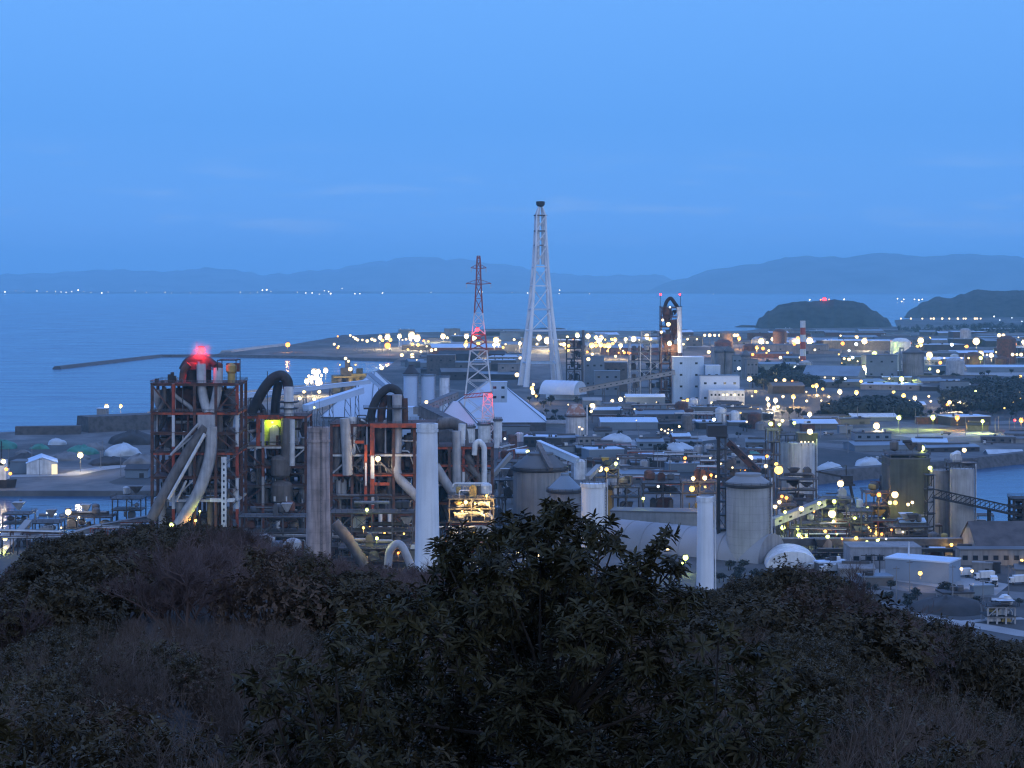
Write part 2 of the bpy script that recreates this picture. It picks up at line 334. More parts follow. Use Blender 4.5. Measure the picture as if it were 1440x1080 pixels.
# flat sheets on the ground: quay road, yard roads, aprons
def sheet(name, pts, mtl, lift): 
    mb = MB(); q = [gp(a, b) for a, b in pts]; q = [(v.x, v.y, GZ + lift) for v in q]
    ar = sum(q[i][0] * q[(i + 1) % len(q)][1] - q[(i + 1) % len(q)][0] * q[i][1] for i in range(len(q)))
    mb.poly(q if ar > 0 else q[::-1]); return tag(mb.build(name, mtl), kind='structure')
def strip(name, pts, wid, mtl, lift):
    q = [gp(a, b) for a, b in pts]; mb = MB(); vs = []
    for i, p in enumerate(q):
        t = (q[min(i + 1, len(q) - 1)] - q[max(i - 1, 0)]).normalized(); s = Vector((-t.y, t.x, 0)) * wid / 2
        vs += [(p.x + s.x, p.y + s.y, GZ + lift), (p.x - s.x, p.y - s.y, GZ + lift)]
    for i in range(len(q) - 1): mb.add([vs[2 * i], vs[2 * i + 1], vs[2 * i + 3], vs[2 * i + 2]], [(0, 1, 2, 3)])
    return tag(mb.build(name, mtl), kind='structure')
strip('quay_road', [(-60, 671.5), (20, 669.5), (100, 667.5), (128, 661), (165, 656), (215, 654)], 15, pale_con, 0.12)
strip('road', [(1240, 862), (1330, 874), (1380, 881), (1440, 892), (1560, 905)], 9, pale_con, 0.10)
strip('road', [(1180, 838), (1250, 850), (1330, 874)], 6, road_m, 0.07)
strip('road', [(1340, 876), (1390, 872), (1440, 870)], 4, pale_con, 0.13)
strip('road', [(1200, 812), (1290, 828), (1440, 838), (1560, 842)], 16, road_m, 0.05)
strip('road', [(1120, 612), (1220, 604), (1330, 598), (1500, 590)], 26, road_m, 0.06)
strip('road', [(860, 622), (960, 616), (1050, 612)], 30, road_m, 0.06)
strip('road', [(1140, 624), (1250, 633), (1350, 641)], 24, road_m, 0.09)
sheet('paved_yard', [(1160, 620), (1440, 607), (1440, 616), (1300, 624)], road_m, 0.04)
sheet('paved_yard', [(1255, 612), (1390, 606), (1400, 611), (1300, 618)], pale_con, 0.11)
sheet('paved_yard', [(1180, 806), (1240, 795), (1420, 822), (1400, 838)], pale_con, 0.14)
sheet('paved_yard', [(845, 622), (1000, 612), (1010, 618), (880, 632)], pale_con, 0.10)
sheet('paved_yard', [(1300, 523), (1600, 523), (1600, 529), (1300, 530)], pale_con, 0.3)
sheet('paved_yard', [(1100, 524), (1190, 531), (1250, 541), (1290, 538), (1220, 524)], road_m, 0.3)
sheet('paved_yard', [(560, 478), (960, 478), (1000, 488), (560, 488)], pale_con, 0.3)
sheet('paved_yard', [(1000, 480), (1500, 480), (1500, 487), (1000, 489)], road_m, 0.3)
# embankment along the right inlet
def ridge_wall(name, label, cat, pts, base, top, h, mtl, kind=None):
    q = [gp(a, b) for a, b in pts]; mb = MB(); n = len(q); vs = []
    for i, p in enumerate(q):
        t = (q[min(i + 1, n - 1)] - q[max(i - 1, 0)]).normalized(); s = Vector((-t.y, t.x, 0))
        z0 = -1.5; z1 = h
        vs += [(p.x + s.x * base / 2, p.y + s.y * base / 2, z0), (p.x + s.x * top / 2, p.y + s.y * top / 2, z1), (p.x - s.x * top / 2, p.y - s.y * top / 2, z1), (p.x - s.x * base / 2, p.y - s.y * base / 2, z0)]
    fs = [(4 * i + k, 4 * i + k + 1, 4 * i + 5 + k, 4 * i + 4 + k) for i in range(n - 1) for k in range(3)] + [(0, 1, 2, 3), (4 * n - 1, 4 * n - 2, 4 * n - 3, 4 * n - 4)]
    mb.add(vs, [f[::-1] for f in fs]); o = mb.build(name, mtl, org=(q[0].x, q[0].y, 0)); return tag(o, label, cat, kind=kind)
ridge_wall('embankment', 'long dark stone embankment along the far bank of the blue inlet', 'embankment', [(1108, 676), (1180, 668), (1260, 661), (1330, 655), (1440, 643), (1700, 628)], 16, 7, 6.5, stone)
ridge_wall('breakwater', 'long thin dark breakwater running out into the open sea', 'breakwater', [(80, 516), (150, 508), (225, 499.5), (300, 499), (420, 501), (520, 504.5), (560, 505)], 16, 7, 4.0, stone)
ridge_wall('breakwater', 'pale thin outer mole ending at the low headland mound', 'breakwater', [(318, 495.5), (360, 490), (402, 485)], 26, 16, 6, pale_con)
ridge_wall('breakwater', 'pale curved mole crossing behind the tall lattice tower to the harbour shed', 'breakwater', [(215, 584), (330, 555), (400, 548), (470, 541)], 14, 9, 6, pale_con)
ridge_wall('sea_wall', 'tall plain dark sea wall bordering the heaps yard at the waterside', 'sea wall', [(22, 611), (114, 610)], 10, 8, 9, stone)
ridge_wall('sea_wall', 'higher dark sea wall with a lit end beacon beyond the heaps yard', 'sea wall', [(116, 607), (180, 604), (260, 600)], 26, 20, 14.5, stone)
ridge_wall('quay_wall', 'dark quay wall along the near harbour basin under the pale road', 'quay wall', [(-100, 689.5), (100, 688.5), (222, 688)], 8, 4, 2.7, stone)
# far shore and mountains
def ridge(name, prof, d, thick, mtl, zb=-1.0, jit=0.0, kind='structure'):
    mb = MB(); pts = []
    for (a, ya), (b, yb) in zip(prof[:-1], prof[1:]):
        n = max(2, int((b - a) / (1.5 if d < 8000 else 6)))
        for k in range(n):
            t = k / n; s = t * t * (3 - 2 * t); pts.append((a + (b - a) * t, ya + (yb - ya) * s + jit * (mnoise.noise(Vector(((a + (b - a) * t) * 0.05, d, 0))) + 0.5 * mnoise.noise(Vector(((a + (b - a) * t) * 0.17, d, 3))) + (0.35 * mnoise.noise(Vector(((a + (b - a) * t) * 0.6, d, 5))) if d < 8000 else 0)) ))
    pts.append(prof[-1]); vs = []
    for px, py in pts:
        x, z = X(px, d), max(zb + 1, Z(py, d)); f = 1 + 0.12 * mnoise.noise(Vector((px * 0.04, 0, d)))
        vs += [(x * (d - thick) / d, d - thick, zb), (x * (d - thick * .45) / d, d - thick * 0.45, zb + (z - zb) * 0.62 * f), (x, d, z), (x * (d + thick) / d, d + thick, zb)]
    n = len(pts); mb.add(vs, [(4 * i + k, 4 * i + 4 + k, 4 * i + 5 + k, 4 * i + 1 + k) for i in range(n - 1) for k in range(3)], True)
    return tag(mb.build(name, mtl), kind=kind)
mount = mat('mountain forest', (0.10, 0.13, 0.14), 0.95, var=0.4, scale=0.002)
mount2 = mat('far mountain forest', (0.17, 0.21, 0.23), 0.95, var=0.3, scale=0.002)  # paler than the nearer forest: distance haze put into the colour
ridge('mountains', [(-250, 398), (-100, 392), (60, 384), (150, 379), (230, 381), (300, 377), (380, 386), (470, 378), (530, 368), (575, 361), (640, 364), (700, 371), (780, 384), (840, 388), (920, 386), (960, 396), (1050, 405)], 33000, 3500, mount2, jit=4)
ridge('mountains', [(900, 409), (960, 392), (1000, 379), (1060, 371), (1110, 362), (1140, 360), (1180, 362), (1245, 355), (1300, 361), (1350, 357), (1400, 359), (1470, 364), (1600, 372), (1750, 395)], 27000, 3000, mount, jit=3)
ridge('far_shore', [(-300, 411), (-100, 409.5), (100, 410), (250, 410), (420, 409), (600, 410.5), (800, 410), (950, 411), (1030, 409), (1150, 409), (1300, 410), (1700, 408)], 24500, 900, mount, jit=0.8)
ridge('far_shore', [(1180, 432), (1240, 427), (1275, 424), (1340, 423), (1600, 421)], 13500, 600, mount, jit=1)
hill_w = mat('island woodland', (0.025, 0.03, 0.025), 0.95, var=0.7, scale=0.045, bump=1.0)
ridge('hill', [(1060, 461), (1068, 447), (1082, 437), (1098, 428), (1112, 424.5), (1140, 424), (1170, 421.5), (1192, 422), (1212, 426), (1230, 437), (1246, 447), (1257, 460)], 5050, 130, hill_w, jit=2.2)
ridge('hill', [(1268, 450), (1282, 434), (1300, 424), (1318, 417), (1338, 419), (1352, 414), (1375, 407), (1400, 409), (1440, 408.5), (1520, 412), (1650, 430), (1720, 450)], 6700, 260, hill_w, jit=2.2)
ridge('hill', [(395, 491), (412, 484), (440, 480), (470, 474), (486, 470.5), (500, 473), (530, 480), (545, 484)], 3650, 60, stone, jit=1.2)
ridge('hill', [(1025, 461), (1045, 457), (1075, 458), (1085, 461)], 5100, 60, hill_w)

# ---- the viewer's own hillside
SIL = [(-400, 850, 200), (-100, 840, 195), (0, 820, 190), (60, 764, 190), (130, 748, 195), (230, 739, 200), (330, 746, 200), (400, 769, 205), (480, 789, 210), (560, 802, 215), (650, 806, 220), (800, 816, 225),
       (960, 834, 215), (1010, 834, 200), (1060, 808, 175), (1110, 797, 170), (1160, 803, 172), (1220, 843, 185), (1300, 873, 205), (1440, 908, 230), (1800, 960, 260)]
def sil(px):
    px = min(max(px, -399), 1799)
    for (a, ya, da), (b, yb, db) in zip(SIL[:-1], SIL[1:]):
        if a <= px <= b:
            t = (px - a) / (b - a); s = t * t * (3 - 2 * t); return ya + (yb - ya) * t * 0.5 + (yb - ya) * s * 0.5, da + (db - da) * s
def hz(x, y):
    ye = max(y, 25.0); px = CX + F * x / ye; ys, dr = sil(px)
    zr = CZ - (ys + 36 - HY) / F * dr; z0 = 110.7; r = y
    if r <= dr: z = z0 + (zr - z0) * (max(r, -20) / dr)
    else:
        e = r - dr; z = zr + (zr - z0) / dr * e - 0.0035 * e * e
    if y < 6: z = min(z, 110.7) 
    n = mnoise.noise(Vector((x * 0.06, y * 0.06, 1.3))) * 1.3 + mnoise.noise(Vector((x * 0.25, y * 0.25, 7))) * 0.35
    return max(z + n * min(1, max(0, (y - 6) / 40)), 1.5)
hb = MB(); ys_ = [-14, -8, -3, 0, 3, 6, 9, 12, 15, 18, 22, 26, 30, 36, 42, 50, 58, 68, 80] + list(range(90, 480, 9))
nx_ = 110
for y in ys_:
    w = 30 + 0.34 * max(y, 0) + 12
    for i in range(nx_ + 1):
        x = (i / nx_ * 2 - 1) * w; hb.v.append((x, y, hz(x, y)))
for j in range(len(ys_) - 1):
    for i in range(nx_):
        a = j * (nx_ + 1) + i; hb.f.append([a, a + 1, a + nx_ + 2, a + nx_ + 1]); hb.s.append(True)
tag(hb.build('hillside', hill_m), kind='structure')
# ------------------------------------------------------------------ plant kit: chimneys, silos, frames, ducts, sheds, conveyors, pylons
def chimney(label, px0t, px1t, pyt, d, rb, mtl, bands=(), trim=None, cat='chimney', rods=0, group=None, pipe=None, la=-1.25):
    xc = X((px0t + px1t) / 2, d); rt = (px1t - px0t) / 2 * d / F; zt = Z(pyt, d)
    t = thing('chimney', label, cat, (xc, d, GZ - 0.5), group); m = MB()
    m.lathe([(rb, GZ - 0.5), (rt, zt), (rt * 0.82, zt), (rt * 0.78, zt - 7)], (xc, d), 40); m.build('shaft', mtl, t)
    if trim:
        k = MB()
        for f in bands:
            z = GZ + (zt - GZ) * f; r = rb + (rt - rb) * f
            k.lathe([(r + .02, z - .9), (r + .35, z - .9), (r + .35, z + .1), (r + .02, z + .1)], (xc, d), 40)
        k.lathe([(rt + .02, zt - 1.6), (rt + .28, zt - 1.6), (rt + .28, zt + 0.15), (rt - 0.8, zt + .15)], (xc, d), 40); k.build('band', trim, t)
    k = MB(); a = la                                          # ladder with hoops up one side
    for f0, f1 in [(0, 0.97)]:
        for s in (-0.25, 0.25):
            p = Vector((xc + (rb + .5) * math.cos(a) + s, d + (rb + .5) * math.sin(a), GZ)); q = Vector((xc + (rt + .5) * math.cos(a) + s, d + (rt + .5) * math.sin(a), zt - 0.5)); k.bar(p, q, 0.12)
        n = int((zt - GZ) / 1.5)
        for i in range(n):
            f = (i + .5) / n; r = rb + (rt - rb) * f + .5; z = GZ + (zt - GZ) * f; k.bar((xc + r * math.cos(a) - .3, d + r * math.sin(a), z), (xc + r * math.cos(a) + .3, d + r * math.sin(a), z), 0.1)
    k.build('ladder', steel_m, t)
    if rods:
        k = MB()
        for i in range(rods): a = i * 2 * math.pi / rods; k.bar((xc + rt * .95 * math.cos(a), d + rt * .95 * math.sin(a), zt - 1), (xc + rt * .95 * math.cos(a), d + rt * .95 * math.sin(a), zt + 2.6), 0.13)
        k.build('lightning_rod', steel_d, t)
    if pipe:
        k = MB(); k.tube([(xc + pipe * (rb + .45), d - 1, GZ), (xc + pipe * (rt + .45), d - 1, zt + 1.0)], 0.22, 6); k.build('drain_pipe', off_white, t)
    return t

def handrail(mb, pts, z, h=1.1, w=0.09, gap=3.0, closed=False):
    if closed: pts = list(pts) + [pts[0]]
    for a, b in zip(pts[:-1], pts[1:]):
        a, b = Vector((a[0], a[1], z)), Vector((b[0], b[1], z)); n = max(1, int((b - a).length / gap))
        for k in (0.55, 1.0): mb.bar(a + Vector((0, 0, h * k)), b + Vector((0, 0, h * k)), w)
        for i in range(n + 1): p = a.lerp(b, i / n); mb.bar(p, p + Vector((0, 0, h)), w)
def ring(xc, yc, r, n=16): return [(xc + r * math.cos(2 * math.pi * k / n), yc + r * math.sin(2 * math.pi * k / n)) for k in range(n)]

def silo(label, px0, px1, pyt, d, mtl, roof='flat', pyr=None, rim=None, cat='silo', group=None, rail=True, roofm=None, topw=0.3, ladder=True, zb=GZ, ribs=0, pipe=0):
    xc = X((px0 + px1) / 2, d); r = (px1 - px0) / 2 * d / F; zt = Z(pyt, d); yc = d + r
    t = thing('silo', label, cat, (xc, yc, zb), group); m = MB(); m.lathe([(r, zb - 0.3), (r, zt), (0, zt + .02)] if roof == 'flat' else [(r, zb - 0.3), (r, zt)], (xc, yc), 44); m.build('drum', mtl, t)
    if roof == 'cone':
        zr = Z(pyr, d); k = MB(); rt = r * topw
        k.lathe([(r + .35, zt - .2), (r + .35, zt + .25), (rt, zr), (rt, zr + 1.0), (0, zr + 1.2)], (xc, yc), 36); k.build('roof', roofm or roof_grey, t)
    if rim:
        k = MB(); k.lathe([(r + .03, zt - 1.6), (r + 1.1, zt - 1.2), (r + 1.1, zt - .5), (r + .36, zt - .45)] if roof == 'cone' else [(r + .03, zt - 1.3), (r + .5, zt - 1.2), (r + .5, zt + .3), (r - .3, zt + .3)], (xc, yc), 44); k.build('rim', rim, t)
    if rail:
        k = MB(); handrail(k, ring(xc, yc, r + .9 if (rim and roof == 'cone') else r - .15), zt + (-.45 if (rim and roof == 'cone') else .3 if rim else 0), closed=True, w=0.12); k.build('handrail', steel_m, t)
    if ladder:
        k = MB(); a = -0.5
        for i in range(int((zt - zb) / 1.2)): z = zb + i * 1.2; k.box((xc + (r + .5) * math.cos(a), yc + (r + .5) * math.sin(a), z), (.8, .25, .15), a + math.pi / 2)
        for s in (-.4, .4): k.bar((xc + (r + .5) * math.cos(a) - s * math.sin(a), yc + (r + .5) * math.sin(a) + s * math.cos(a), zb), (xc + (r + .5) * math.cos(a) - s * math.sin(a), yc + (r + .5) * math.sin(a) + s * math.cos(a), zt + 1), .14)
        k.build('ladder', steel_m, t)
    if ribs:
        k = MB()
        for i in range(ribs):
            a = -math.pi * (i + .5) / ribs; k.box((xc + (r + .06) * math.cos(a), yc + (r + .06) * math.sin(a), (zb + zt) / 2), (.16, .34, zt - zb - .5), a)
        k.build('stiffener', mtl, t)
    if pipe:
        k = MB()
        k.tube([(xc + pipe * (r + .5), yc - r * .15, zb), (xc + pipe * (r + .5), yc - r * .15, zt + 2.0)], .28, 6); k.build('riser_pipe', off_white, t)
    return t

def steel_frame(t, x0, x1, y0, y1, zs, nx, ny, colm, beamm, cw=1.0, bw=0.8, decks=(), brace=(), rails=(), deckm=None, seed=0, part='column', zb=GZ, colms=None):
    xs = [x0 + (x1 - x0) * i / nx for i in range(nx + 1)]; yy = [y0 + (y1 - y0) * j / ny for j in range(ny + 1)]
    for j, y in enumerate(yy):
        for i, x in enumerate(xs):
            m = MB(); m.bx(x - cw / 2, x + cw / 2, y - cw / 2, y + cw / 2, zb, zs[-1] + bw / 2 - 0.003 * (i + j)); m.build(part, (colms or {}).get(i, colm) if j == 0 else colm, t)
    for k, z in enumerate(zs):
        m = MB()
        for y in yy: m.bx(x0 - cw * .3, x1 + cw * .3, y - bw * .42, y + bw * .42, z - bw / 2, z + bw / 2 - .004)
        for x in xs: m.bx(x - bw * .4, x + bw * .4, y0, y1, z - bw / 2 + .006, z + bw / 2 - .01)
        m.build('beam', beamm(k) if callable(beamm) else beamm, t)
    for k in decks:
        m = MB(); z = zs[k] + bw / 2; m.bx(x0 - .8, x1 + .8, y0 - .9, y1 + .8, z + .004, z + .16); m.build('deck', deckm or steel_d, t)
    for k in rails:
        m = MB(); z = zs[k] + bw / 2 + .16; handrail(m, [(x0 - .7, y0 - .8), (x1 + .7, y0 - .8), (x1 + .7, y1 + .7), (x0 - .7, y1 + .7)], z, closed=True, w=.13, gap=2.4); m.build('handrail', steel_m, t)
    for (i, k, dr, bm_) in brace:                              # a brace in bay i between levels k and k+1
        zlo = zs[k - 1] if k > 0 else zb; a, b = (xs[i], xs[i + 1]) if dr > 0 else (xs[i + 1], xs[i]); m = MB()
        m.bar((a, y0 - .1, zlo + .3), (b, y0 - .1, zs[k] - .3), cw * .55)
        if dr in (2, -2): m.bar((b, y0 - .1, zlo + .3), (a, y0 - .1, zs[k] - .3), cw * .45)
        m.build('cross_brace', bm_, t)

def cyclone(t, x, y, zt, r, mtl, name='cyclone'):
    m = MB(); m.lathe([(0, zt), (r * .98, zt), (r, zt - r * .15), (r, zt - r * 1.5), (r * .3, zt - r * 3.7), (r * .3, zt - r * 4.5)], (x, y), 22); m.build(name, mtl, t)
def duct(t, pts, r, mtl, rad=None, name='duct', flange=True, n=12):
    P = bend([at(*p) for p in pts], rad or r * 2.2); m = MB(); m.tube(P, r, n); o = m.build(name, mtl, t)
    if flange:
        k = MB(); q = [at(*p) for p in pts]
        for a, b in zip(q[:-1], q[1:]):
            L_ = (b - a).length; nn = int(L_ / (r * 4))
            for i in range(1, nn):
                c = a.lerp(b, i / nn); u = (b - a).normalized() * r * .07; k.tube([c - u, c + u], r * 1.12, n)
        if k.v: k.build('flange', mtl, o)
    return o
def vessel(t, x, y, z0, z1, r, mtl, name='vessel', dome=True):
    m = MB(); h = r * .45
    m.lathe([(r * .35, z0 - h), (r * .8, z0 - h * .5), (r, z0), (r, z1), (r * .8, z1 + h * .55), (r * .3, z1 + h), (0, z1 + h * 1.03)], (x, y), 20); m.build(name, mtl, t)

def clutter_fill(t, x0, x1, y0, y1, zs, seed, dens=1.0, mats_=None):
    """vessels, hoppers, boxes and pipe runs standing on the floors of a process tower"""
    r_ = random.Random(seed); ms = mats_ or [grime, steel_m, steel_d, rust, duct_l, grime]; zz = [GZ] + list(zs)
    for k in range(len(zz) - 1):
        h = zz[k + 1] - zz[k] - 1.2; n = max(1, int((x1 - x0) / 6.0 * dens + r_.random()))
        for i in range(n):
            x = r_.uniform(x0 + 1.5, x1 - 1.5); y = r_.uniform(y0 + 1, y1 - 1); z = zz[k] + .6; q = r_.random(); m_ = r_.choice(ms)
            if q < .32: vessel(t, x, y, z + 1.4, z + h * r_.uniform(.45, .8), r_.uniform(1.0, 2.4), m_)
            elif q < .5:
                m = MB(); w = r_.uniform(2, 4.5); hh = h * r_.uniform(.35, .75); m.bx(x - w / 2, x + w / 2, y - w / 2, y + w / 2, z, z + hh); m.extr([(x - w / 2, y - w / 2 - .01, z + hh), (x + w / 2, y - w / 2 - .01, z + hh), (x + w * .2, y - w / 2 - .01, z + hh + 1.2), (x - w * .2, y - w / 2 - .01, z + hh + 1.2)], (0, w, 0)); m.build('machine_housing', m_, t)
            elif q < .68:
                m = MB(); w = r_.uniform(1.6, 3.2); m.add([(x + a * w, y + b * w, z + h * .8) for a, b in ((-1, -1), (1, -1), (1, 1), (-1, 1))] + [(x + a * .5, y + b * .5, z + h * .2) for a, b in ((-1, -1), (1, -1), (1, 1), (-1, 1))], [(0, 1, 2, 3), (4, 5, 1, 0), (5, 6, 2, 1), (6, 7, 3, 2), (7, 4, 0, 3), (7, 6, 5, 4)]); m.build('hopper', m_, t)
            else:
                p = [Vector((x, y, z + r_.uniform(0, h)))]
                for s in range(3):
                    e = p[-1].copy(); ax = r_.choice('xzz' if s else 'xx')
                    if ax == 'x': e.x = r_.uniform(x0, x1)
                    else: e.z = r_.uniform(z - (3 if k else 0), z + h)
                    if (e - p[-1]).length > 1: p.append(e)
                if len(p) > 1: m = MB(); m.tube(bend(p, 1.5), r_.choice((.3, .45, .7, .9)), 8); m.build('pipe', m_, t)

def building(label, px0, px1, pyb, pyt, deep, roof='flat', wall=None, roofm=None, rz=0.0, win=None, door=True, name='building', cat='building', d=None, group=None, rh=None, axis='x', lit=None, winm=None, zb=GZ):
    d = d or gd(pyb); x0, x1 = X(px0, d), X(px1, d); w = x1 - x0; hgt = (pyb - pyt) * d / F; wall = wall or concrete; roofm = roofm or roof_grey
    t = thing(name, label, cat, ((x0 + x1) / 2, d, zb), group, rz); rh = rh if rh is not None else min(w, deep) * .22
    he = hgt - (rh if roof != 'flat' else 0.5); x0, x1 = -w / 2, w / 2; m = MB()
    if roof == 'flat':
        m.bx(x0, x1, 0, deep, 0, hgt); m.build('wall', wall, t, local=True); k = MB(); k.bx(x0 - .25, x1 + .25, -.25, deep + .25, hgt + .003, hgt + .55); k.build('roof', roofm, t, local=True)
    else:
        o = .45
        if axis == 'x':
            a = [(x0, 0, 0), (x0, deep, 0), (x0, deep, he), (x0, deep / 2, he + rh), (x0, 0, he)]; m.extr(a, (w, 0, 0)); k = MB()
            k.extr([(x0 - o, -o, he - rh * o / deep * 2 + .05), (x0 - o, deep / 2, he + rh + .05), (x0 - o, deep + o, he - rh * o / deep * 2 + .05), (x0 - o, deep + o, he + .4), (x0 - o, deep / 2, he + rh + .45), (x0 - o, -o, he + .4)], (w + 2 * o, 0, 0))
        else:
            a = [(x0, 0, 0), (x0, 0, he), (0, 0, he + rh), (x1, 0, he), (x1, 0, 0)]; m.extr(a, (0, deep, 0)); k = MB()
            k.extr([(x0 - o, -o, he + .02), (0, -o, he + rh + .06), (x1 + o, -o, he + .02), (x1 + o, -o, he + .36), (0, -o, he + rh + .45), (x0 - o, -o, he + .36)], (0, deep + 2 * o, 0))
        m.build('wall', wall, t, local=True); k.build('roof', roofm, t, local=True)
    if name == 'shed' and w > 8:
        k = MB(); r5 = random.Random(int(px0 * 7 + pyb * 13)); zt = he + (rh if roof != 'flat' else .5)
        if roof != 'flat':
            if axis == 'x': k.bx(x0 + w * .1, x1 - w * .1, deep / 2 - .7, deep / 2 + .7, zt + .2, zt + 1.3)
            else: k.bx(-.7, .7, deep * .1, deep * .9, zt + .2, zt + 1.3)
            k.build('ridge_vent', steel_m, t, local=True)
        else:
            for i in range(3): k = MB(); a = r5.uniform(x0 + 1, x1 - 3); b = r5.uniform(.5, deep * .7); k.bx(a, a + r5.uniform(1, 2.5), b, b + 1.5, hgt + .56, hgt + r5.uniform(1.4, 2.4)); k.build('roof_unit', r5.choice((steel_m, off_white, steel_d)), t, local=True)
    if win:
        rows, cols = win; sx_ = w / cols; sz_ = he / rows
        for r in range(rows):
            for c in range(cols):
                k = MB(); xx = x0 + sx_ * (c + .5); zz = sz_ * (r + .55); ww, wh = min(2.4, sx_ * .5), min(1.8, sz_ * .42)
                k.bx(xx - ww / 2, xx + ww / 2, -.06, .02, zz - wh / 2, zz + wh / 2)
                k.build('window', lit if (lit and (r, c) in lit_set(rows, cols, px0)) else (winm or win_d), t, local=True)
    if door:
        k = MB(); ww = min(4.2, w * .2); xx = x0 + w * .72; k.bx(xx - ww / 2, xx + ww / 2, -.09, .01, 0, min(4.5, he * .6)); k.build('door', steel_d, t, local=True)
    return t
def lit_set(rows, cols, s):
    r_ = random.Random(int(s)); return {(r, c) for r in range(rows) for c in range(cols) if r_.random() < .45}

def gallery(label, p, q, w=3.4, h=3.4, mtl=None, roofm=None, legs=3, legm=None, name='conveyor_gallery', cat='conveyor', group=None, win=True, zb=GZ, truss=False):
    p, q = at(*p), at(*q); t = thing(name, label, cat, (p.x, p.y, zb), group); mtl = mtl or roof_grey
    n = (q - p); side = Vector((n.y, -n.x, 0)).normalized(); m = MB()
    if truss:
        up = Vector((0, 0, h))
        for s in (-1, 1):
            a, b = p + side * s * w / 2, q + side * s * w / 2; m.bar(a, b, .5); m.bar(a + up, b + up, .5); nn = max(4, int(n.length / (h * 1.3)))
            for i in range(nn): e, f = a.lerp(b, i / nn), a.lerp(b, (i + 1) / nn); m.bar(e, f + up, .28); m.bar(f, f + up, .28)
        m.build('truss', mtl, t); m = MB(); m.bar(p + Vector((0, 0, .4)), q + Vector((0, 0, .4)), w * .8, .5); m.build('belt_deck', roofm or steel_d, t)
    else:
        m.bar(p, q, w, h); m.build('gallery_wall', mtl, t)
        m = MB(); u = Vector((0, 0, h / 2 + .16)); m.bar(p + u, q + u, w + .5, .3); m.build('roof', roofm or mtl, t)
        if win:
            m = MB(); s = -side if side.y > 0 else side; nn = max(3, int(n.length / 6))
            for i in range(nn):
                c = p.lerp(q, (i + .5) / nn) + s * (w / 2 + .03); e = n.normalized() * .9; m.bar(c - e, c + e, .06, .8)
            m.build('window', win_d, t)
    for i in range(legs):
        c = p.lerp(q, (i + .5) / legs); 
        if c.z - h / 2 < zb + 2: continue
        m = MB()
        for s in (-1, 1): m.bar((c.x + side.x * s * (w * .5 + 1), c.y + side.y * s * (w * .5 + 1), zb), (c.x + side.x * s * w * .4, c.y + side.y * s * w * .4, c.z - h / 2), .55)
        nn = max(1, int((c.z - zb) / 7))
        for k in range(nn):
            z0, z1 = zb + (c.z - h / 2 - zb) * k / nn, zb + (c.z - h / 2 - zb) * (k + 1) / nn; m.bar((c.x + side.x * w * .6, c.y + side.y * w * .6, z0), (c.x - side.x * w * .6, c.y - side.y * w * .6, z1), .3)
        m.build('trestle_leg', legm or steel_m, t)
    return t

def lattice_part(t, name, xc, yc, secs, lw, bw, mtl, rot=0.0, panels=1):
    """four legs with crossed lacing between the heights and half-widths in secs"""
    m = MB(); cs = [(math.cos(rot + math.pi / 4 + k * math.pi / 2) * 1.4142, math.sin(rot + math.pi / 4 + k * math.pi / 2) * 1.4142) for k in range(4)]
    P = lambda k, z, h: Vector((xc + cs[k % 4][0] * h, yc + cs[k % 4][1] * h, z))
    for (z0, h0), (z1, h1) in zip(secs[:-1], secs[1:]):
        for k in range(4):
            m.bar(P(k, z0, h0), P(k, z1, h1), lw)
            m.bar(P(k, z1, h1), P(k + 1, z1, h1), bw)
            for i in range(panels):
                f, g = i / panels, (i + 1) / panels; za, zb_, ha, hb_ = z0 + (z1 - z0) * f, z0 + (z1 - z0) * g, h0 + (h1 - h0) * f, h0 + (h1 - h0) * g
                m.bar(P(k, za, ha), P(k + 1, zb_, hb_), bw); m.bar(P(k + 1, za, ha), P(k, zb_, hb_), bw)
    return m.build(name, mtl, t)
# ------------------------------------------------------------------ tall chimney tower, pylon, tent stores, far plant
D = 2080.0
xc = X(760, D); t = thing('chimney_tower', 'very tall pale blue steel tower on splayed tube legs carrying flues', 'chimney tower', (xc, D, GZ))
LV = [(545, 22.5), (510, 19.4), (465, 15.2), (435, 12.6), (402, 10.4), (375, 8.6), (345, 7.3), (325, 6.4), (303, 5.8)]
rot = 0.16
cs_ = [(math.cos(rot + math.pi / 4 + k * math.pi / 2) * 1.4142, math.sin(rot + math.pi / 4 + k * math.pi / 2) * 1.4142) for k in range(4)]
for k in range(4):
    m = MB(); pts = [Vector((xc + cs_[k][0] * h * .84, D + cs_[k][1] * h * .84, Z(py, D) if py < 540 else GZ - .5)) for py, h in LV]
    pts.append(Vector((xc + cs_[k][0] * 1.9, D + cs_[k][1] * 1.9, Z(291, D)))); m.tube(pts, [3.2, 2.6, 2.1, 1.8, 1.55, 1.4, 1.25, 1.1, 1.0, 0.75], 12); m.build('leg', tower_p, t)
for py, h in LV[1:]:
    m = MB(); z = Z(py, D); q = [Vector((xc + c[0] * h * .84, D + c[1] * h * .84, z)) for c in cs_]
    for k in range(4): m.bar(q[k], q[(k + 1) % 4], 1.5, 1.7 if py in (510, 435) else 1.2)
    m.build('ring_beam', pale_blue if py in (510, 435, 545) else tower_p, t)
m = MB()
for (py0, h0), (py1, h1) in zip(LV[1:-1], LV[2:]):
    if py0 in (465, 435, 402, 375, 345, 325):
        for k in range(4):
            a = Vector((xc + cs_[k][0] * h0 * .84, D + cs_[k][1] * h0 * .84, Z(py0, D))); b = Vector((xc + cs_[(k + 1) % 4][0] * h1 * .84, D + cs_[(k + 1) % 4][1] * h1 * .84, Z(py1, D))); m.bar(a, b, .9)
m.build('cross_brace', tower_p, t)
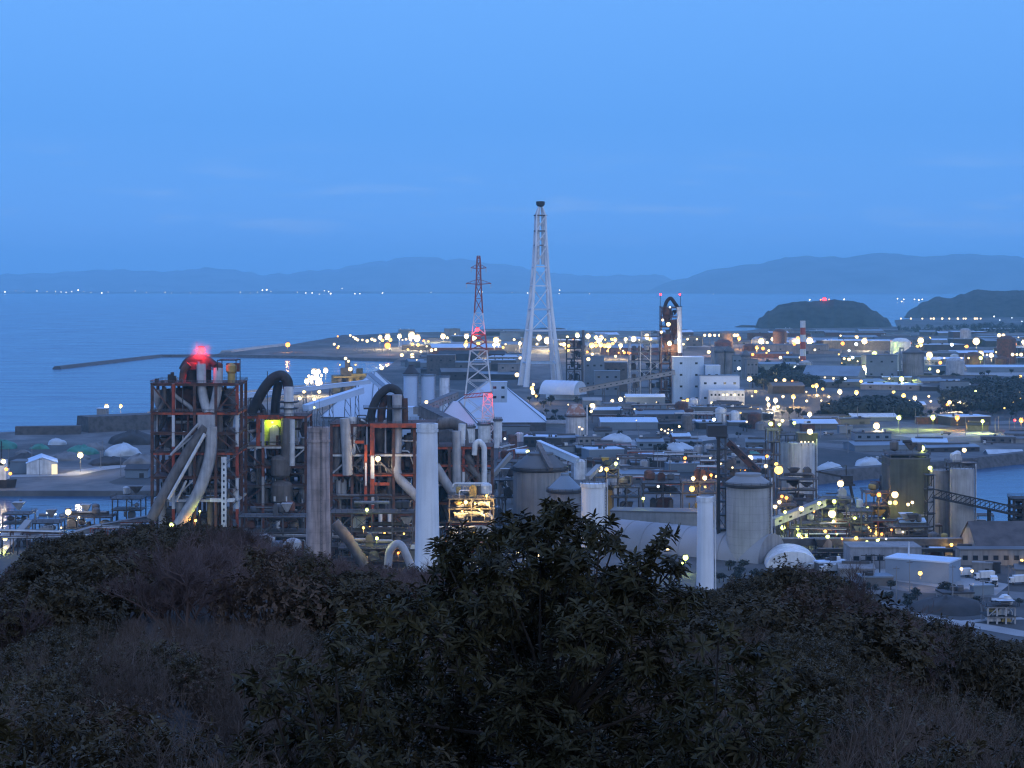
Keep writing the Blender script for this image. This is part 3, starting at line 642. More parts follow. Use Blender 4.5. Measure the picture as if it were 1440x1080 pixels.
for sx_, r in ((-2.6, 1.7), (2.7, 1.7)):
    m = MB(); m.tube([(xc + sx_, D + sx_ * .3, Z(372, D)), (xc + sx_, D + sx_ * .3, Z(305, D)), (xc + sx_ * .55, D + sx_ * .2, Z(288, D))], [r, r, r * .8], 14); m.build('flue', off_white, t)
m = MB(); m.lathe([(2.6, Z(291, D)), (4.6, Z(288, D)), (4.8, Z(283.5, D)), (3.2, Z(283, D)), (3.0, Z(288, D))], (xc, D), 20); m.build('crown_ring', steel_d, t)
for py in (303, 325, 345):
    m = MB(); m.lathe([(6.8, Z(py, D) - .5), (7.4, Z(py, D) - .5), (7.4, Z(py, D) + .6), (6.8, Z(py, D) + .6)], (xc, D), 16); m.build('platform', steel_m, t)
# red and white pylon
D = 1400.0; K = D / F
t = thing('lattice_pylon', 'tall red and white lattice pylon with two crossarms rising past the pale tent roofs', 'pylon', (X(674, D), D, GZ)); xc = X(673, D)
zz = lambda py: Z(py, D)
lattice_part(t, 'lattice_top', xc, D, [(zz(440), 3.0), (zz(420), 2.4), (zz(402), 1.9), (zz(390), 1.6), (zz(378), 1.4), (zz(366), 1.2), (zz(360), .9)], .9, .42, pylon_red)
lattice_part(t, 'lattice_shaft', xc, D, [(zz(470), 4.8), (zz(455), 3.9), (zz(440), 3.0)], .7, .36, off_white)
lattice_part(t, 'lattice_band', xc, D, [(zz(492), 6.0), (zz(470), 4.8)], .9, .5, pylon_red, panels=2)
lattice_part(t, 'lattice_body', xc, D, [(GZ, 12.6), (zz(590), 11.4), (zz(560), 9.8), (zz(535), 8.4), (zz(512), 7.1), (zz(492), 6.0)], .8, .42, off_white)
for py, hw in ((400, 9.2), (378, 5.6)):
    m = MB(); z = zz(py)
    for s in (-1, 1):
        for e in (-1.3, 1.3): m.bar((xc, D + e, z), (xc + s * hw, D, z + .8), .6)
        m.bar((xc, D, z + 4), (xc + s * hw, D, z + .8), .35)
        for f in (.35, .65): m.bar((xc + s * hw * f, D, z + .3), (xc + s * hw * f, D, z + 4 - 3.2 * f), .22)
    m.build('crossarm', pylon_red, t)
    m = MB()
    for s in (-1, 1): m.tube([(xc + s * hw * .97, D, z + .6), (xc + s * hw * .97, D, z - 2.6)], .22, 6)
    m.build('insulator', off_white, t)
lamp(671, 463.5, 3.2, 'r', 'red beacon glowing halfway up the red and white pylon', d=1396, watts=9000, name='beacon', cat='beacon')
# second stub pylon with its red-lit beam
D = 1330.0; xc = X(686, D)
t = thing('lattice_mast', 'white lattice mast with a red lit gantry in front of the pale tent roof', 'mast', (xc, D, GZ))
lattice_part(t, 'mast_body', xc, D, [(GZ, 5.0), (zz(600) * D / 1400, 4.4), (Z(585, D), 3.9), (Z(568, D), 3.3), (Z(553, D), 2.8)], .6, .34, off_white)
m = MB(); a, b = at(652, 560, D), at(692, 556, D)
for e in (-1.2, 1.2):
    for u in (0, 2.4): m.bar(a + Vector((0, e, u)), b + Vector((0, e, u)), .45)
for i in range(9): m.bar(a.lerp(b, i / 8) + Vector((0, -1.2, 0)), a.lerp(b, min(1, (i + 1) / 8)) + Vector((0, -1.2, 2.4)), .3)
m.build('gantry', pylon_red, t)
lamp(689.5, 556, 3, 'r', 'red beacon at the end of the gantry on the white mast', d=1322, watts=14000, name='beacon', cat='beacon')
# tent shaped stores
def tent_store(label, pxa, pya, px0, px1, pyb, d, hexa=False, wallm=None, top=.12):
    xa, za = X(pxa, d), Z(pya, d); r = (px1 - px0) / 2 * d / F; xm = X((px0 + px1) / 2, d); ze = Z(pyb, d); n = 6 if hexa else 4; a0 = math.pi / 6 if hexa else math.pi / 4
    t = thing('tent_store', label, 'storage shed', (xm, d, GZ)); c = [(math.cos(a0 + k * 2 * math.pi / n), math.sin(a0 + k * 2 * math.pi / n)) for k in range(n)]
    f = r if hexa else r * 1.4142; yc = d + r * .75; s = .75
    lo = [(xm + a * f, yc + b * f * s, ze) for a, b in c]; hi = [(xa + a * f * top, yc + b * f * s * top, za) for a, b in c]; m = MB()
    for k in range(n): j = (k + 1) % n; m.poly([lo[k], lo[j], hi[j], hi[k]])
    m.poly(hi); m.build('roof', tent, t)
    m = MB()
    for k in range(n):
        j = (k + 1) % n; a, b = lo[k], lo[j]; g = .985
        m.poly([(xm + (a[0] - xm) * g, yc + (a[1] - yc) * g, GZ), (xm + (b[0] - xm) * g, yc + (b[1] - yc) * g, GZ), (xm + (b[0] - xm) * g, yc + (b[1] - yc) * g, ze - .1), (xm + (a[0] - xm) * g, yc + (a[1] - yc) * g, ze - .1)])
    m.build('wall', wallm or steel_m, t)
    m = MB()
    for k in range(n): m.bar(Vector(lo[k]) + Vector((0, 0, .25)), Vector(hi[k]) + Vector((0, 0, .25)), .8, .35)
    m.build('ridge_cap', roof_blue, t); return t, xa, yc, za
t, xa, yc, za = tent_store('big pale blue pyramid roofed store, eaves ending right beside the tall tower', 692, 540, 604, 769, 594, 1440)
building('pale head house standing on the peak of the big pyramid roofed store', 690, 713, 566, 538, 12, d=1425, wall=pale_blue, roofm=tent, door=False, win=(2, 2), name='head_house', cat='head house', zb=Z(566, 1425))
t2, *_ = tent_store('left pale blue peaked store behind the dark gooseneck ducts', 522, 526, 436, 606, 588, 1560, hexa=True, top=.05)
tent_store('low pale peaked store wedged between the white silos and the big pyramid roof', 640, 566, 606, 676, 603, 1330)
m = MB(); p = at(503, 540, 1500)
gallery('broad pale conveyor gallery climbing right across the left peaked store', (430, 574, 1430), (508, 549, 1480), 6, 4.5, tent, tent, legs=2, win=False)
gallery('thin pale conveyor gallery running level over the left peaked store', (332, 558, 1480), (520, 537, 1560), 4.2, 3, tent, tent, legs=5, win=False)
gallery('pale steep conveyor gallery leaning down from the left store peak', (519, 528, 1510), (552, 556, 1480), 4.5, 3.6, tent, roof_blue, legs=1, win=False)
gallery('grey conveyor gallery slanting up to the big pyramid roofed store', (586, 578, 1300), (640, 556, 1380), 5, 4.6, concrete, roof_grey, legs=2)
gallery('dark brown duct gallery slanting down behind the white chimney', (594, 577, 1010), (650, 604, 980), 5.5, 5.5, grime, steel_m, legs=2, win=False)
for k_, (a, b, pt, lb) in enumerate([(567, 588, 526, 'left pale silo under a dark cap beside the pyramid roofed store'), (592, 612, 527, 'middle pale silo without a cap beside the pyramid roofed store'), (618, 632, 529, 'right narrow pale silo beside the pyramid roofed store')]):
    silo(lb, a, b, pt, 1480, off_white if k_ == 2 else tent, roof='cone' if k_ == 0 else 'flat', pyr=515, topw=.35, roofm=roof_dark, rim=roof_blue, group='pale silos beside the tent stores')
building('white block in front of the pale silos over the dark ducts', 566, 588, 606, 566, 14, wall=tent, roofm=tent, win=(1, 2), door=False, d=1390)
for a, b, pt, lb in [(652, 668, 600, 'white tank at the foot of the red white pylon'), (672, 690, 596, 'white box tank right of the pylon foot'), (694, 706, 590, 'tall narrow white tank under the pyramid roof eaves')]:
    silo(lb, a, b, pt, 1290, off_white, rim=steel_m, ladder=False)
# far plant by the dark kiln tower
D = 1780.0
t = thing('kiln_tower', 'tall dark rusty kiln tower crowned by an arched duct and a pale pipe', 'kiln tower', (X(944, D), D, GZ))
zs = [Z(p, D) for p in (548, 530, 512, 494, 476, 460, 446, 433)]
steel_frame(t, X(930, D), X(958, D), D, D + 16, zs, 2, 1, rust, rust, .9, .8, decks=range(8), rails=(3, 5, 7), brace=[(i % 2, i, 1 if i % 3 else -2, rust) for i in range(8)], deckm=rust)
clutter_fill(t, X(931, D), X(957, D), D + 2, D + 14, zs, 5, 1.1, [rust, rust, grime, steel_d])
for k, (px, py) in enumerate(((938, 440), (948, 458), (938, 478), (949, 492))): cyclone(t, X(px, D), D + 4, Z(py - 8, D), 4.2, rust)
m = MB(); m.tube(bend([at(933, 440, D + 6), at(937, 424, D + 6), at(943, 418, D + 6), at(953, 432, D + 6), at(955, 438, D + 6)], 6), 1.7, 10); m.build('arch_duct', steel_d, t)
m = MB(); m.tube([at(955, 432, D - 3), at(956.5, 496, D - 3)], 2.2, 12); m.build('downcomer', off_white, t)
m = MB()
for px in (928.5, 957): m.bar(at(px, 440, D), at(px, 415, D), .45)
m.build('antenna', steel_d, t)
for px, lb in ((929, 'left small pink beacon on the far dark kiln tower'), (956, 'right small pink beacon on the far dark kiln tower')): lamp(px, 414, 1.4, 'r', lb, d=D, name='beacon', cat='beacon')
D = 1790.0
t = thing('boiler_structure', 'blue grey open steel boiler frame of many stacked floors', 'steel frame', (X(915, D), D, GZ))
zs = [Z(p, D) for p in (560, 547, 534, 521, 508, 495, 483)]
steel_frame(t, X(886, D), X(944, D), D, D + 22, zs, 4, 1, steel, roof_blue, .8, .7, decks=(0, 2, 4, 5), rails=(6,), brace=[(0, 1, 2, steel), (1, 3, 2, steel), (2, 4, 2, steel), (3, 2, 2, steel), (1, 5, -1, steel), (2, 1, 1, steel), (3, 5, 1, steel)], deckm=steel_m)
clutter_fill(t, X(888, D), X(942, D), D + 2, D + 20, zs, 9, 1.0, [steel_m, roof_blue, steel_d, duct_l])
t = thing('boiler_stage', 'narrow steel stage stepping up onto the top of the boiler frame', 'steel frame', (X(915, D + 10), D + 10, Z(483, D)))
steel_frame(t, X(903, D), X(927, D), D + 4, D + 16, [Z(474, D), Z(466, D)], 2, 1, steel, roof_blue, .7, .6, decks=(0,), brace=[(0, 1, 2, steel)], zb=Z(483, D) + .6)
building('tall pale blue clad plant block under the dark kiln tower', 947, 990, 569, 503, 26, wall=pale_blue, roofm=tent, win=(4, 2), door=False, d=1760)
building('pale penthouse box stepping down beside the tall pale block', 992, 1013, 572, 517, 14, wall=pale_blue, roofm=tent, win=(2, 2), door=False, d=1752)
building('wide pale office block with a flat roof and dark ribbon gap', 985, 1040, 572, 530, 18, wall=tent, roofm=roof_blue, win=(2, 4), door=False, d=1738)
litw = glow('lit office window', (1.0, 0.85, 0.45), 2.2)
building('low white annex with lit upper windows below the office block', 998, 1047, 573, 550, 12, wall=off_white, roofm=tent, win=(2, 9), d=1722, lit=litw)
gallery('very long grey conveyor gallery climbing from the barrel roof to the pale block', (816, 549, 1800), (948, 524, 1755), 4.5, 4, pale_con, roof_grey, legs=6)
t = thing('barrel_hall', 'pale rounded barrel vault hall under the foot of the tall tower', 'hall', (X(796, 1850), 1850, GZ))
def vault(t, p, q, r, mtl, wall, n=14, flat=1.0, zb=None, ribs=7):
    p, q = Vector(p), Vector(q); ax = (q - p).normalized(); s = Vector((ax.y, -ax.x, 0)); m = MB(); ring_ = [(math.cos(math.pi * k / n) * r, math.sin(math.pi * k / n) * r * flat) for k in range(n + 1)]
    A = [p + s * a + Vector((0, 0, b)) for a, b in ring_]; B = [q + s * a + Vector((0, 0, b)) for a, b in ring_]
    m.add(A + B, [(i, i + 1, n + 2 + i, n + 1 + i) for i in range(n)], True); m.build('vault_roof', mtl, t)
    for nm, E in (('end_wall', A), ('end_wall', B)): k = MB(); k.poly(E); k.build(nm, wall, t)
    k = MB()
    for i in range(1, ribs + 1):
        f = i / 8; c = p.lerp(q, f); pts = [c + s * a * 1.01 + Vector((0, 0, b * 1.01)) for a, b in ring_]; k.tube(pts, .12, 4, False)
    if ribs: k.build('roof_rib', mtl, t)
vault(t, (X(768, 1850), 1850, 8), (X(816, 1830), 1830, 8), 13, tent, pale_blue)
m = MB(); m.bx(X(768, 1850), X(815, 1830), 1834, 1862, GZ, 8); m.build('wall', pale_blue, t)
D = 2050.0
t = thing('kiln_tower', 'dark brown plant tower standing right of the tall blue tower foot', 'kiln tower', (X(808, D), D, GZ))
zs = [Z(p, D) for p in (536, 520, 505, 490, 476)]
steel_frame(t, X(797, D), X(819, D), D, D + 16, zs, 2, 1, steel_d, steel_d, 1.0, .9, decks=range(5), brace=[(0, 1, 2, steel_d), (1, 3, 2, steel_d)])
clutter_fill(t, X(797, D), X(819, D), D + 2, D + 14, zs, 15, 2.2, [steel_d, rust, steel_d, grime])
m = MB(); m.tube([at(821, 545, D), at(820, 464, D)], 1.6, 10); m.build('stack_pipe', grime, t)
for a, b, pb, pt, dp, w_, r_, lb in [(822, 850, 553, 502, 25, roof_blue, roof_grey, 'blue grey plant block between the dark tower and the boiler frame'), (850, 882, 551, 510, 20, steel_m, roof_blue, 'dark block with stepped ledges left of the boiler frame'), (836, 872, 556, 522, 12, roof_blue, roof_blue, 'lower blue grey annex before the plant blocks'),
        (600, 640, 528, 500, 30, steel_m, roof_grey, 'dark panelled warehouse on the far quay behind the pale silos'), (640, 690, 530, 510, 24, roof_grey, roof_blue, 'grey quay shed beyond the pylon'), (700, 742, 533, 512, 20, concrete, roof_grey, 'grey quay shed beside the tall tower legs'),
        (1003, 1030, 520, 489, 26, concrete, roof_grey, 'grey plain block behind the pale office'), (1030, 1050, 530, 500, 20, roof_blue, roof_grey, 'blue grey block right of the pale office'), (1050, 1066, 534, 506, 18, concrete, roof_grey, 'narrow grey block by the tree clump')]:
    building(lb, a, b, pb, pt, dp, wall=w_, roofm=r_, win=(2, 3), door=False)
for a, b, pt, pb, lb in [(1006, 1020, 494, 530, 'grey drum silo left of a twin behind the pale office'), (1019, 1033, 494, 530, 'grey drum silo right of a twin behind the pale office'), (1043, 1056, 500, 533, 'small grey drum silo near the tree clump'), (1273, 1302, 496, 536, 'large lone grey silo on the flat far plain')]:
    silo(lb, a, b, pt, gd(pb), concrete, rim=roof_grey, roof='cone', pyr=pt - 6, topw=.4, group='grey drum silos of the far plant' if a < 1200 else None)
t = thing('silo_lift', 'tall slim lift tower with sloping chute beside the lone grey silo', 'lift tower', (X(1268, 2230), 2230, GZ))
lattice_part(t, 'lift_frame', X(1268, 2230), 2230, [(GZ, 2.2), (20, 2.2), (38, 2.2), (Z(489, 2230), 2.2)], .7, .4, roof_blue); m = MB(); m.bar(at(1262, 500, 2230), at(1248, 513, 2230), 2); m.build('chute', roof_blue, t)
building('grey process block full of ledges left of the lone silo', 1218, 1262, 536, 500, 30, wall=roof_blue, roofm=roof_grey, win=(2, 3), door=False)
building('wide pale shed roof sloping down left of the lone silo', 1128, 1206, 541, 516, 50, roof='gable', wall=pale_con, roofm=roof_blue, rh=10, door=False, rz=-.35)
chimney('slim chimney banded red and white standing on the far plain', 1125.5, 1132.5, 451, 2560, 4.2, mat('chimney red white bands', (0.40, 0.06, 0.035), 0.6, var=.2, bands=(9.5, 8.0, (.62, .62, .64))), cat='chimney')
# white tank with rusty top beside a pole
D = 1395.0
t = silo('white drum tank with rust stained crown below the barrel vault hall', 796, 825, 584, D, mat('stained white tank', (.60, .59, .58), .6, var=.15, streak=.4), rim=rust, roof='cone', pyr=571, topw=.6, roofm=mat('rust streaked roof', (.30, .14, .09), .8, var=.5, col2=(.5, .48, .46)))
m = MB(); m.tube([at(825.5, 612, D - 4), at(825.5, 570, D - 4)], .5, 8); o = m.build('pole', off_white, org=at(825.5, 612, D - 4)); o.name = 'signal_mast'; tag(o, 'slim white mast right beside the rust topped tank', 'mast')
# yellow lit port works left of the tents
D = 1950.0
t = thing('port_works', 'ochre coloured port works with rough upper decks behind the left tent', 'port works', (X(492, D), D, GZ))
for a, b, pt, dy, mm in ((466, 480, 528, 0, olive), (478, 494, 518, 6, steel_m), (494, 514, 526, 2, ochre), (484, 490, 508, 9, steel_m), (500, 508, 519, 8, olive)):
    m = MB(); m.bx(X(a, D), X(b, D), D + dy, D + dy + 14, GZ, Z(pt, D)); m.build('block', mm, t)
clutter_fill(t, X(468, D), X(512, D), D - 6, D - 1, [12, 22], 3, .8, [olive, ochre, steel_m])
# ------------------------------------------------------------------ near cement works: four preheater towers
def goose(t, pts, r, mtl, d): duct(t, [(a, b, d) for a, b in pts], r, mtl, rad=r * 2.6)

def stair(t, px, d, zs, mtl=steel_m):
    """zigzag stair flights up the face of a tower"""
    m = MB(); zz = [GZ] + list(zs)
    for k in range(len(zz) - 1):
        n = max(1, round((zz[k + 1] - zz[k]) / 4.5))
        for i in range(n):
            a, b = zz[k] + (zz[k + 1] - zz[k]) * i / n, zz[k] + (zz[k + 1] - zz[k]) * (i + 1) / n; s = 1 if (i + k) % 2 else -1; x = X(px, d)
            m.bar((x - s * 2.4, d, a), (x + s * 2.4, d, b), .9, .22)
            for u in (.6, 1.1): m.bar((x - s * 2.4, d - .45, a + u), (x + s * 2.4, d - .45, b + u), .1)
            m.bx(x + s * 2.4 - .7, x + s * 2.4 + .7, d - .5, d + .5, b - .1, b)
    m.build('stair', mtl, t)
def fittings(t, x0, x1, y, zs, seed, n):
    """thin conduits, trays and lamps brackets running over the face of a tower"""
    r_ = random.Random(seed)
    for i in range(n):
        m = MB(); x = r_.uniform(x0, x1); k = r_.randrange(len(zs) - 1); z = r_.uniform(zs[0], zs[-1]); yy = y + r_.uniform(.5, 6)
        if r_.random() < .5: p = [Vector((x, yy, zs[k])), Vector((x, yy, zs[k + 1] + r_.uniform(-2, 3))), Vector((x + r_.uniform(-5, 5), yy, zs[k + 1] + r_.uniform(-2, 3)))]
        else: p = [Vector((x, yy, z)), Vector((min(x1, x + r_.uniform(4, 14)), yy, z)), Vector((min(x1, x + r_.uniform(4, 14)), yy + .1, z - r_.uniform(2, 7)))]
        m.tube(bend(p, .8, 3), r_.choice((.16, .22, .3, .42)), 6); m.build('conduit', r_.choice((grime, duct_l, off_white, steel_d, rust, steel_m)), t)
def tangle(t, x0, x1, y, zs, seed, n):
    """medium ducts with elbows, dropping and crossing just inside the front of a tower"""
    r_ = random.Random(seed); z0, z1 = GZ + 4, zs[-1] + 3
    for i in range(n):
        r = r_.choice((.5, .7, .9, 1.2, 1.5)); x = r_.uniform(x0, x1); yy = y + r_.uniform(1.0, 8); a = r_.uniform(z0 + 10, z1); b = max(z0, a - r_.uniform(9, 26)); dx = r_.choice((0, r_.uniform(-9, 9), r_.uniform(-5, 5))); xe = min(max(x + dx, x0), x1)
        p = [Vector((x, yy, a)), Vector((x, yy + .1, b + (a - b) * r_.uniform(.3, .7))), Vector((xe, yy + .2, b + (a - b) * .25 if abs(dx) > 1 else b + .5)), Vector((xe, yy + .25, b))]
        m = MB(); m.tube(bend(p, r * 2.2, 4), r, 10); mm = r_.choice((grime, duct_l, rust, steel_m, grime, steel_d)); o = m.build('duct', mm, t)
        k = MB(); nn = max(2, int((a - b) / 6))
        for j in range(1, nn): c = p[0].lerp(p[1], j / nn); k.tube([c - Vector((0, 0, .12)), c + Vector((0, 0, .12))], r * 1.18, 10)
        k.build('flange', mm, o)
        if r_.random() < .35: cyclone(t, xe, yy + 2.5, a, r_.uniform(1.8, 3.0), r_.choice((grime, rust, duct_l)))
def cladding(t, x0, x1, y, zs, n, seed, p=.62):
    """grimy back panels and machine walls between the columns"""
    r_ = random.Random(seed); zz = [GZ] + list(zs)
    for k in range(len(zz) - 1):
        for i in range(n):
            if r_.random() < p:
                m = MB(); a, b = x0 + (x1 - x0) * i / n, x0 + (x1 - x0) * (i + 1) / n; h = (zz[k + 1] - zz[k]) * r_.uniform(.55, .93); m.bx(a + .3, b - r_.uniform(.3, 2), y, y + .35, zz[k] + .4, zz[k] + h); m.build('back_panel', r_.choice((steel_d, steel_m, rust, grime, steel_d)), t)
# A: big left tower under the red beacon
D = 800.0; S = D / F
t = thing('preheater_tower', 'tall rusty left tower of open steel with crossing grey ducts, under the red beacon', 'preheater tower', (X(273, D), D + 10, GZ))
zs = [Z(p, D) for p in (704, 672, 638, 610, 581.5, 541)]
x0, x1 = X(214, D), X(333.5, D)
steel_frame(t, x0, x1, D, D + 26, zs, 4, 2, rust, lambda k: (steel, rust, red, rust, red, rust)[k], 1.15, 1.0, decks=(1, 2, 3, 4, 5), rails=(2, 4, 5), colms={1: redwhite, 4: redwhite},
            brace=[(0, 5, -1, rust), (1, 3, 1, duct_l), (2, 3, -1, grime), (1, 1, 1, duct_l), (0, 2, -2, rust), (3, 1, -1, grime), (3, 5, 1, rust), (0, 3, 1, rust), (3, 3, -1, rust)], deckm=rust)
m = MB(); m.bx(X(296, D), X(331, D), D - 1.6, D - .2, zs[0] - .4, zs[0] + 1.1); m.build('walkway', off_white, t)
for px, py, r, m_ in ((258, 548, 5.4, rust), (266, 598, 5.0, grime), (283, 545, 4.2, steel_m), (240, 590, 4.6, rust), (318, 552, 3.4, steel_m), (300, 600, 4.4, grime), (245, 648, 4.6, grime), (322, 612, 3.2, rust)): cyclone(t, X(px, D), D + 13, Z(py, D), r, m_)
duct(t, [(283, 512, D + 4), (283.5, 553, D + 2), (292, 580, D + 1)], 2.0, duct_l)
duct(t, [(307, 518, D + 4), (306, 553, D + 2), (298, 580, D + 1)], 2.0, duct_l)
m = MB(); m.bx(X(279, D), X(303, D), D - 2.2, D + 4, Z(603, D), Z(583, D)); m.build('junction_box', duct_l, t)
duct(t, [(297, 600, D - 1), (297, 640, D - 1), (282, 688, D - 1.5), (262, 722, D - 2), (250, 740, D - 2)], 2.5, duct_l)
duct(t, [(290, 600, D - 1), (272, 624, D - 1), (252, 656, D - 1), (232, 692, D - 2), (213, 730, D - 3)], 2.3, grime)
duct(t, [(279, 596, D - 4), (240, 640, D - 4)], .55, duct_l, flange=False); duct(t, [(288, 610, D - 4), (237, 702, D - 4)], .7, off_white, flange=False); duct(t, [(262, 676, D - 3.5), (248, 705, D - 3.5)], .5, duct_l, flange=False)
vessel(t, X(264, D), D + 9, Z(545, D), Z(512, D), 3.0, steel_d, 'cyclone_top'); vessel(t, X(284, D), D + 9, Z(545, D), Z(507, D), 2.5, steel_d, 'cyclone_top'); vessel(t, X(301, D), D + 11, Z(545, D), Z(514, D), 2.0, rust, 'cyclone_top')
duct(t, [(256, 520, D + 8), (262, 508, D + 8), (274, 503, D + 8), (290, 504, D + 8), (302, 513, D + 9)], 1.5, steel_d)
duct(t, [(256, 541, D + 4), (258, 520, D + 4), (266, 512, D + 4)], 1.5, rust)
m = MB(); handrail(m, [(X(255, D), D + 5), (X(307, D), D + 5)], Z(520, D), w=.16); m.bx(X(255, D), X(307, D), D + 5, D + 13, Z(520, D) - .2, Z(520, D)); m.build('top_platform', steel_d, t)
m = MB(); m.bx(X(314, D), X(332, D), D + 8, D + 12, Z(524, D), Z(512, D)); m.build('fan_house', rust, t)
m = MB(); m.lathe([(1.6, Z(541, D)), (1.6, Z(526, D)), (2.3, Z(523, D)), (2.3, Z(515, D)), (.5, Z(511, D))], (X(323, D), D + 5), 14); m.build('separator', ochre, t)
m = MB(); q = [(X(305, D), D + 2), (X(331, D), D + 2), (X(331, D), D + 14), (X(305, D), D + 14)]
for a in q: m.bar((a[0], a[1], zs[5]), (a[0], a[1], Z(507, D)), .35)
for a, b in zip(q, q[1:] + q[:1]): m.bar((a[0], a[1], Z(507, D)), (b[0], b[1], Z(507, D)), .35)
m.build('top_frame', steel_d, t)
m = MB()
for px, h in ((218, 533), (226, 536), (236, 527), (240, 524), (243, 529)): m.bx(X(px, D) - .6, X(px, D) + .6, D + 3, D + 5, zs[5], Z(h, D))
m.build('vent_post', steel_d, t)
m = MB(); m.bx(X(312.5, D), X(319.5, D), D - 2.6, D - 1.2, Z(740, D), Z(642, D)); o = m.build('ladder_shaft', off_white, t)
k = MB()
for py in range(650, 738, 8): k.bx(X(315, D), X(317.2, D), D - 2.68, D - 2.6, Z(py + 3.4, D), Z(py, D))
k.build('window', win_d, o)
clutter_fill(t, x0 + 2, x1 - 2, D + 4, D + 24, zs, 21, 2.2); tangle(t, x0 + 1, x1 - 1, D, zs, 201, 24); cladding(t, x0, x1, D + 18, zs, 6, 71); stair(t, 325, D - 1.2, zs); fittings(t, x0, x1, D, zs, 3, 26)
# B: second tower with the goose neck
D = 830.0
t = thing('preheater_tower', 'second tower with a black gooseneck duct above an orange rimmed deck and lit room', 'preheater tower', (X(385, D), D + 8, GZ))
zs = [Z(p, D) for p in (744, 710, 684, 657, 629, 587)]
x0, x1 = X(340, D), X(430, D)
steel_frame(t, x0, x1, D, D + 22, zs, 3, 1, rust, lambda k: (steel_m, rust, steel_m, rust, off_white, red)[k], 1.1, 1.0, decks=(1, 2, 3, 4, 5), rails=(3, 5), colms={1: mat('rust and white column', (.24, .07, .04), .7, var=.4, bands=(12.5, 5, (.36, .35, .36)))},
            brace=[(2, 4, 1, duct_l), (0, 2, 1, rust), (1, 1, -2, steel_m), (0, 4, -1, rust), (2, 1, 1, rust)], deckm=rust)
m = MB(); m.bx(X(363, D), X(393, D), D - 1.1, D - .6, zs[5] - .6, zs[5] + 1.1); m.bx(X(361, D), X(366.5, D), D - 1.1, D - .6, Z(627, D), zs[5] - .62); m.build('orange_portal', red, t)
glowm = mat('green lit room wall', (.52, .6, .10), .8, var=.25, scale=.5)  # green yellow lamp light put into the wall's own colour
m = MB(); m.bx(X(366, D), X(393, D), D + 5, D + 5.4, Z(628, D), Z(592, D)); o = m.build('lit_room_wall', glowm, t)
point_light(t, (X(381, D) - X(385, D), -5.5, Z(595, D) - GZ), 4000, COL['g'], .5)
lamp(383, 594, 1.6, 'g', 'green yellow lamp inside the lit room under the orange portal', d=D + 1, name='work_lamp')
duct(t, [(350, 590, D + 6), (357, 572, D + 6), (372, 545, D + 6), (384, 531, D + 6), (396, 527, D + 6), (404, 534, D + 6), (406, 548, D + 6)], 2.3, steel_d)
duct(t, [(392, 536, D + 9), (388, 560, D + 9), (386, 590, D + 9)], 2.0, steel_d); duct(t, [(360, 566, D + 10), (370, 575, D + 10), (372, 592, D + 10)], 1.4, steel_d)
duct(t, [(406, 544, D + 2), (406, 588, D + 2)], 2.1, off_white); duct(t, [(405, 588, D + 1), (404, 640, D + 1), (400, 664, D + 1)], 2.9, grime); duct(t, [(411, 590, D - 1), (411, 655, D - 1)], 1.2, off_white)
m = MB()
for py in (565, 574): m.bx(X(392, D), X(418, D), D - 1, D + 7, Z(py + 1.5, D), Z(py, D))
m.build('service_platform', steel_d, t)
vessel(t, X(394, D), D + 1, Z(668, D), Z(646, D), 4.2, grime); vessel(t, X(396, D), D + 1, Z(704, D), Z(682, D), 4.8, grime)
m = MB(); m.bx(X(386, D), X(405, D), D - 3.2, D - 2, Z(704, D), Z(697, D)); m.build('instrument_box', off_white, t)
m = MB(); m.tube([at(391, 778, D - 4), at(391, 708, D - 4)], .95, 8); m.build('white_leg', off_white, t)
m = MB(); m.bar(at(376, 587, D), at(376, 522, D), .28); m.build('antenna', steel_d, t)
q = MB()
for a, b in (((352, 560), (352, 588)), ((352, 560), (366, 560)), ((366, 560), (366, 588))): q.bar(at(*a, D), at(*b, D), .35)
q.build('davit_frame', steel_d, t)
clutter_fill(t, x0 + 1, x1 - 1, D + 3, D + 20, zs, 33, 2.6); tangle(t, x0 + 1, x1 - 1, D, zs, 202, 26); cladding(t, x0, x1, D + 15, zs, 5, 72); stair(t, 350, D - 1.2, zs); fittings(t, x0, x1, D, zs, 4, 30)
# C: third tower with the arched dark duct
D = 815.0
t = thing('preheater_tower', 'third tower with a high dark arched duct and red gantries beside the white chimney', 'preheater tower', (X(530, D), D + 8, GZ))
zs = [Z(p, D) for p in (752, 725, 700, 668, 640, 598)]
x0, x1 = X(466, D), X(612, D)
steel_frame(t, x0, x1, D, D + 24, zs, 5, 1, rust, lambda k: (steel_m, rust, steel_m, red, off_white, red)[k], 1.15, 1.0, decks=(1, 2, 3, 4, 5), rails=(2, 5), colms={2: redwhite, 3: rust},
            brace=[(0, 4, 1, duct_l), (2, 4, -1, grime), (1, 2, -2, rust), (3, 2, 1, grime), (4, 4, -2, rust), (0, 1, 2, steel_m), (3, 1, -1, rust)], deckm=rust)
m = MB(); m.bx(X(521, D), X(527, D), D - 2.6, D - 1.0, Z(694, D), Z(601, D)); m.bx(X(521, D), X(598, D), D - 2.6, D - 1.0, Z(600.8, D), Z(595, D)); m.bx(X(527.2, D), X(548, D), D - 2.5, D - 1.1, Z(682, D), Z(678, D)); m.build('red_gantry', red, t)
m = MB(); m.bx(X(513, D), X(517, D), D - 2.6, D - 1.2, Z(706, D), Z(625, D)); m.bx(X(500, D), X(512.8, D), D - 2.5, D - 1.3, Z(623, D), Z(619, D)); m.build('red_gantry', red, t)
m = MB(); m.bx(X(522, D), X(527, D), D - 3.0, D - 2.65, Z(672, D), Z(640, D)); m.bx(X(514, D), X(516.5, D), D - 3.0, D - 2.65, Z(682, D), Z(650, D)); m.build('white_collar', off_white, t)
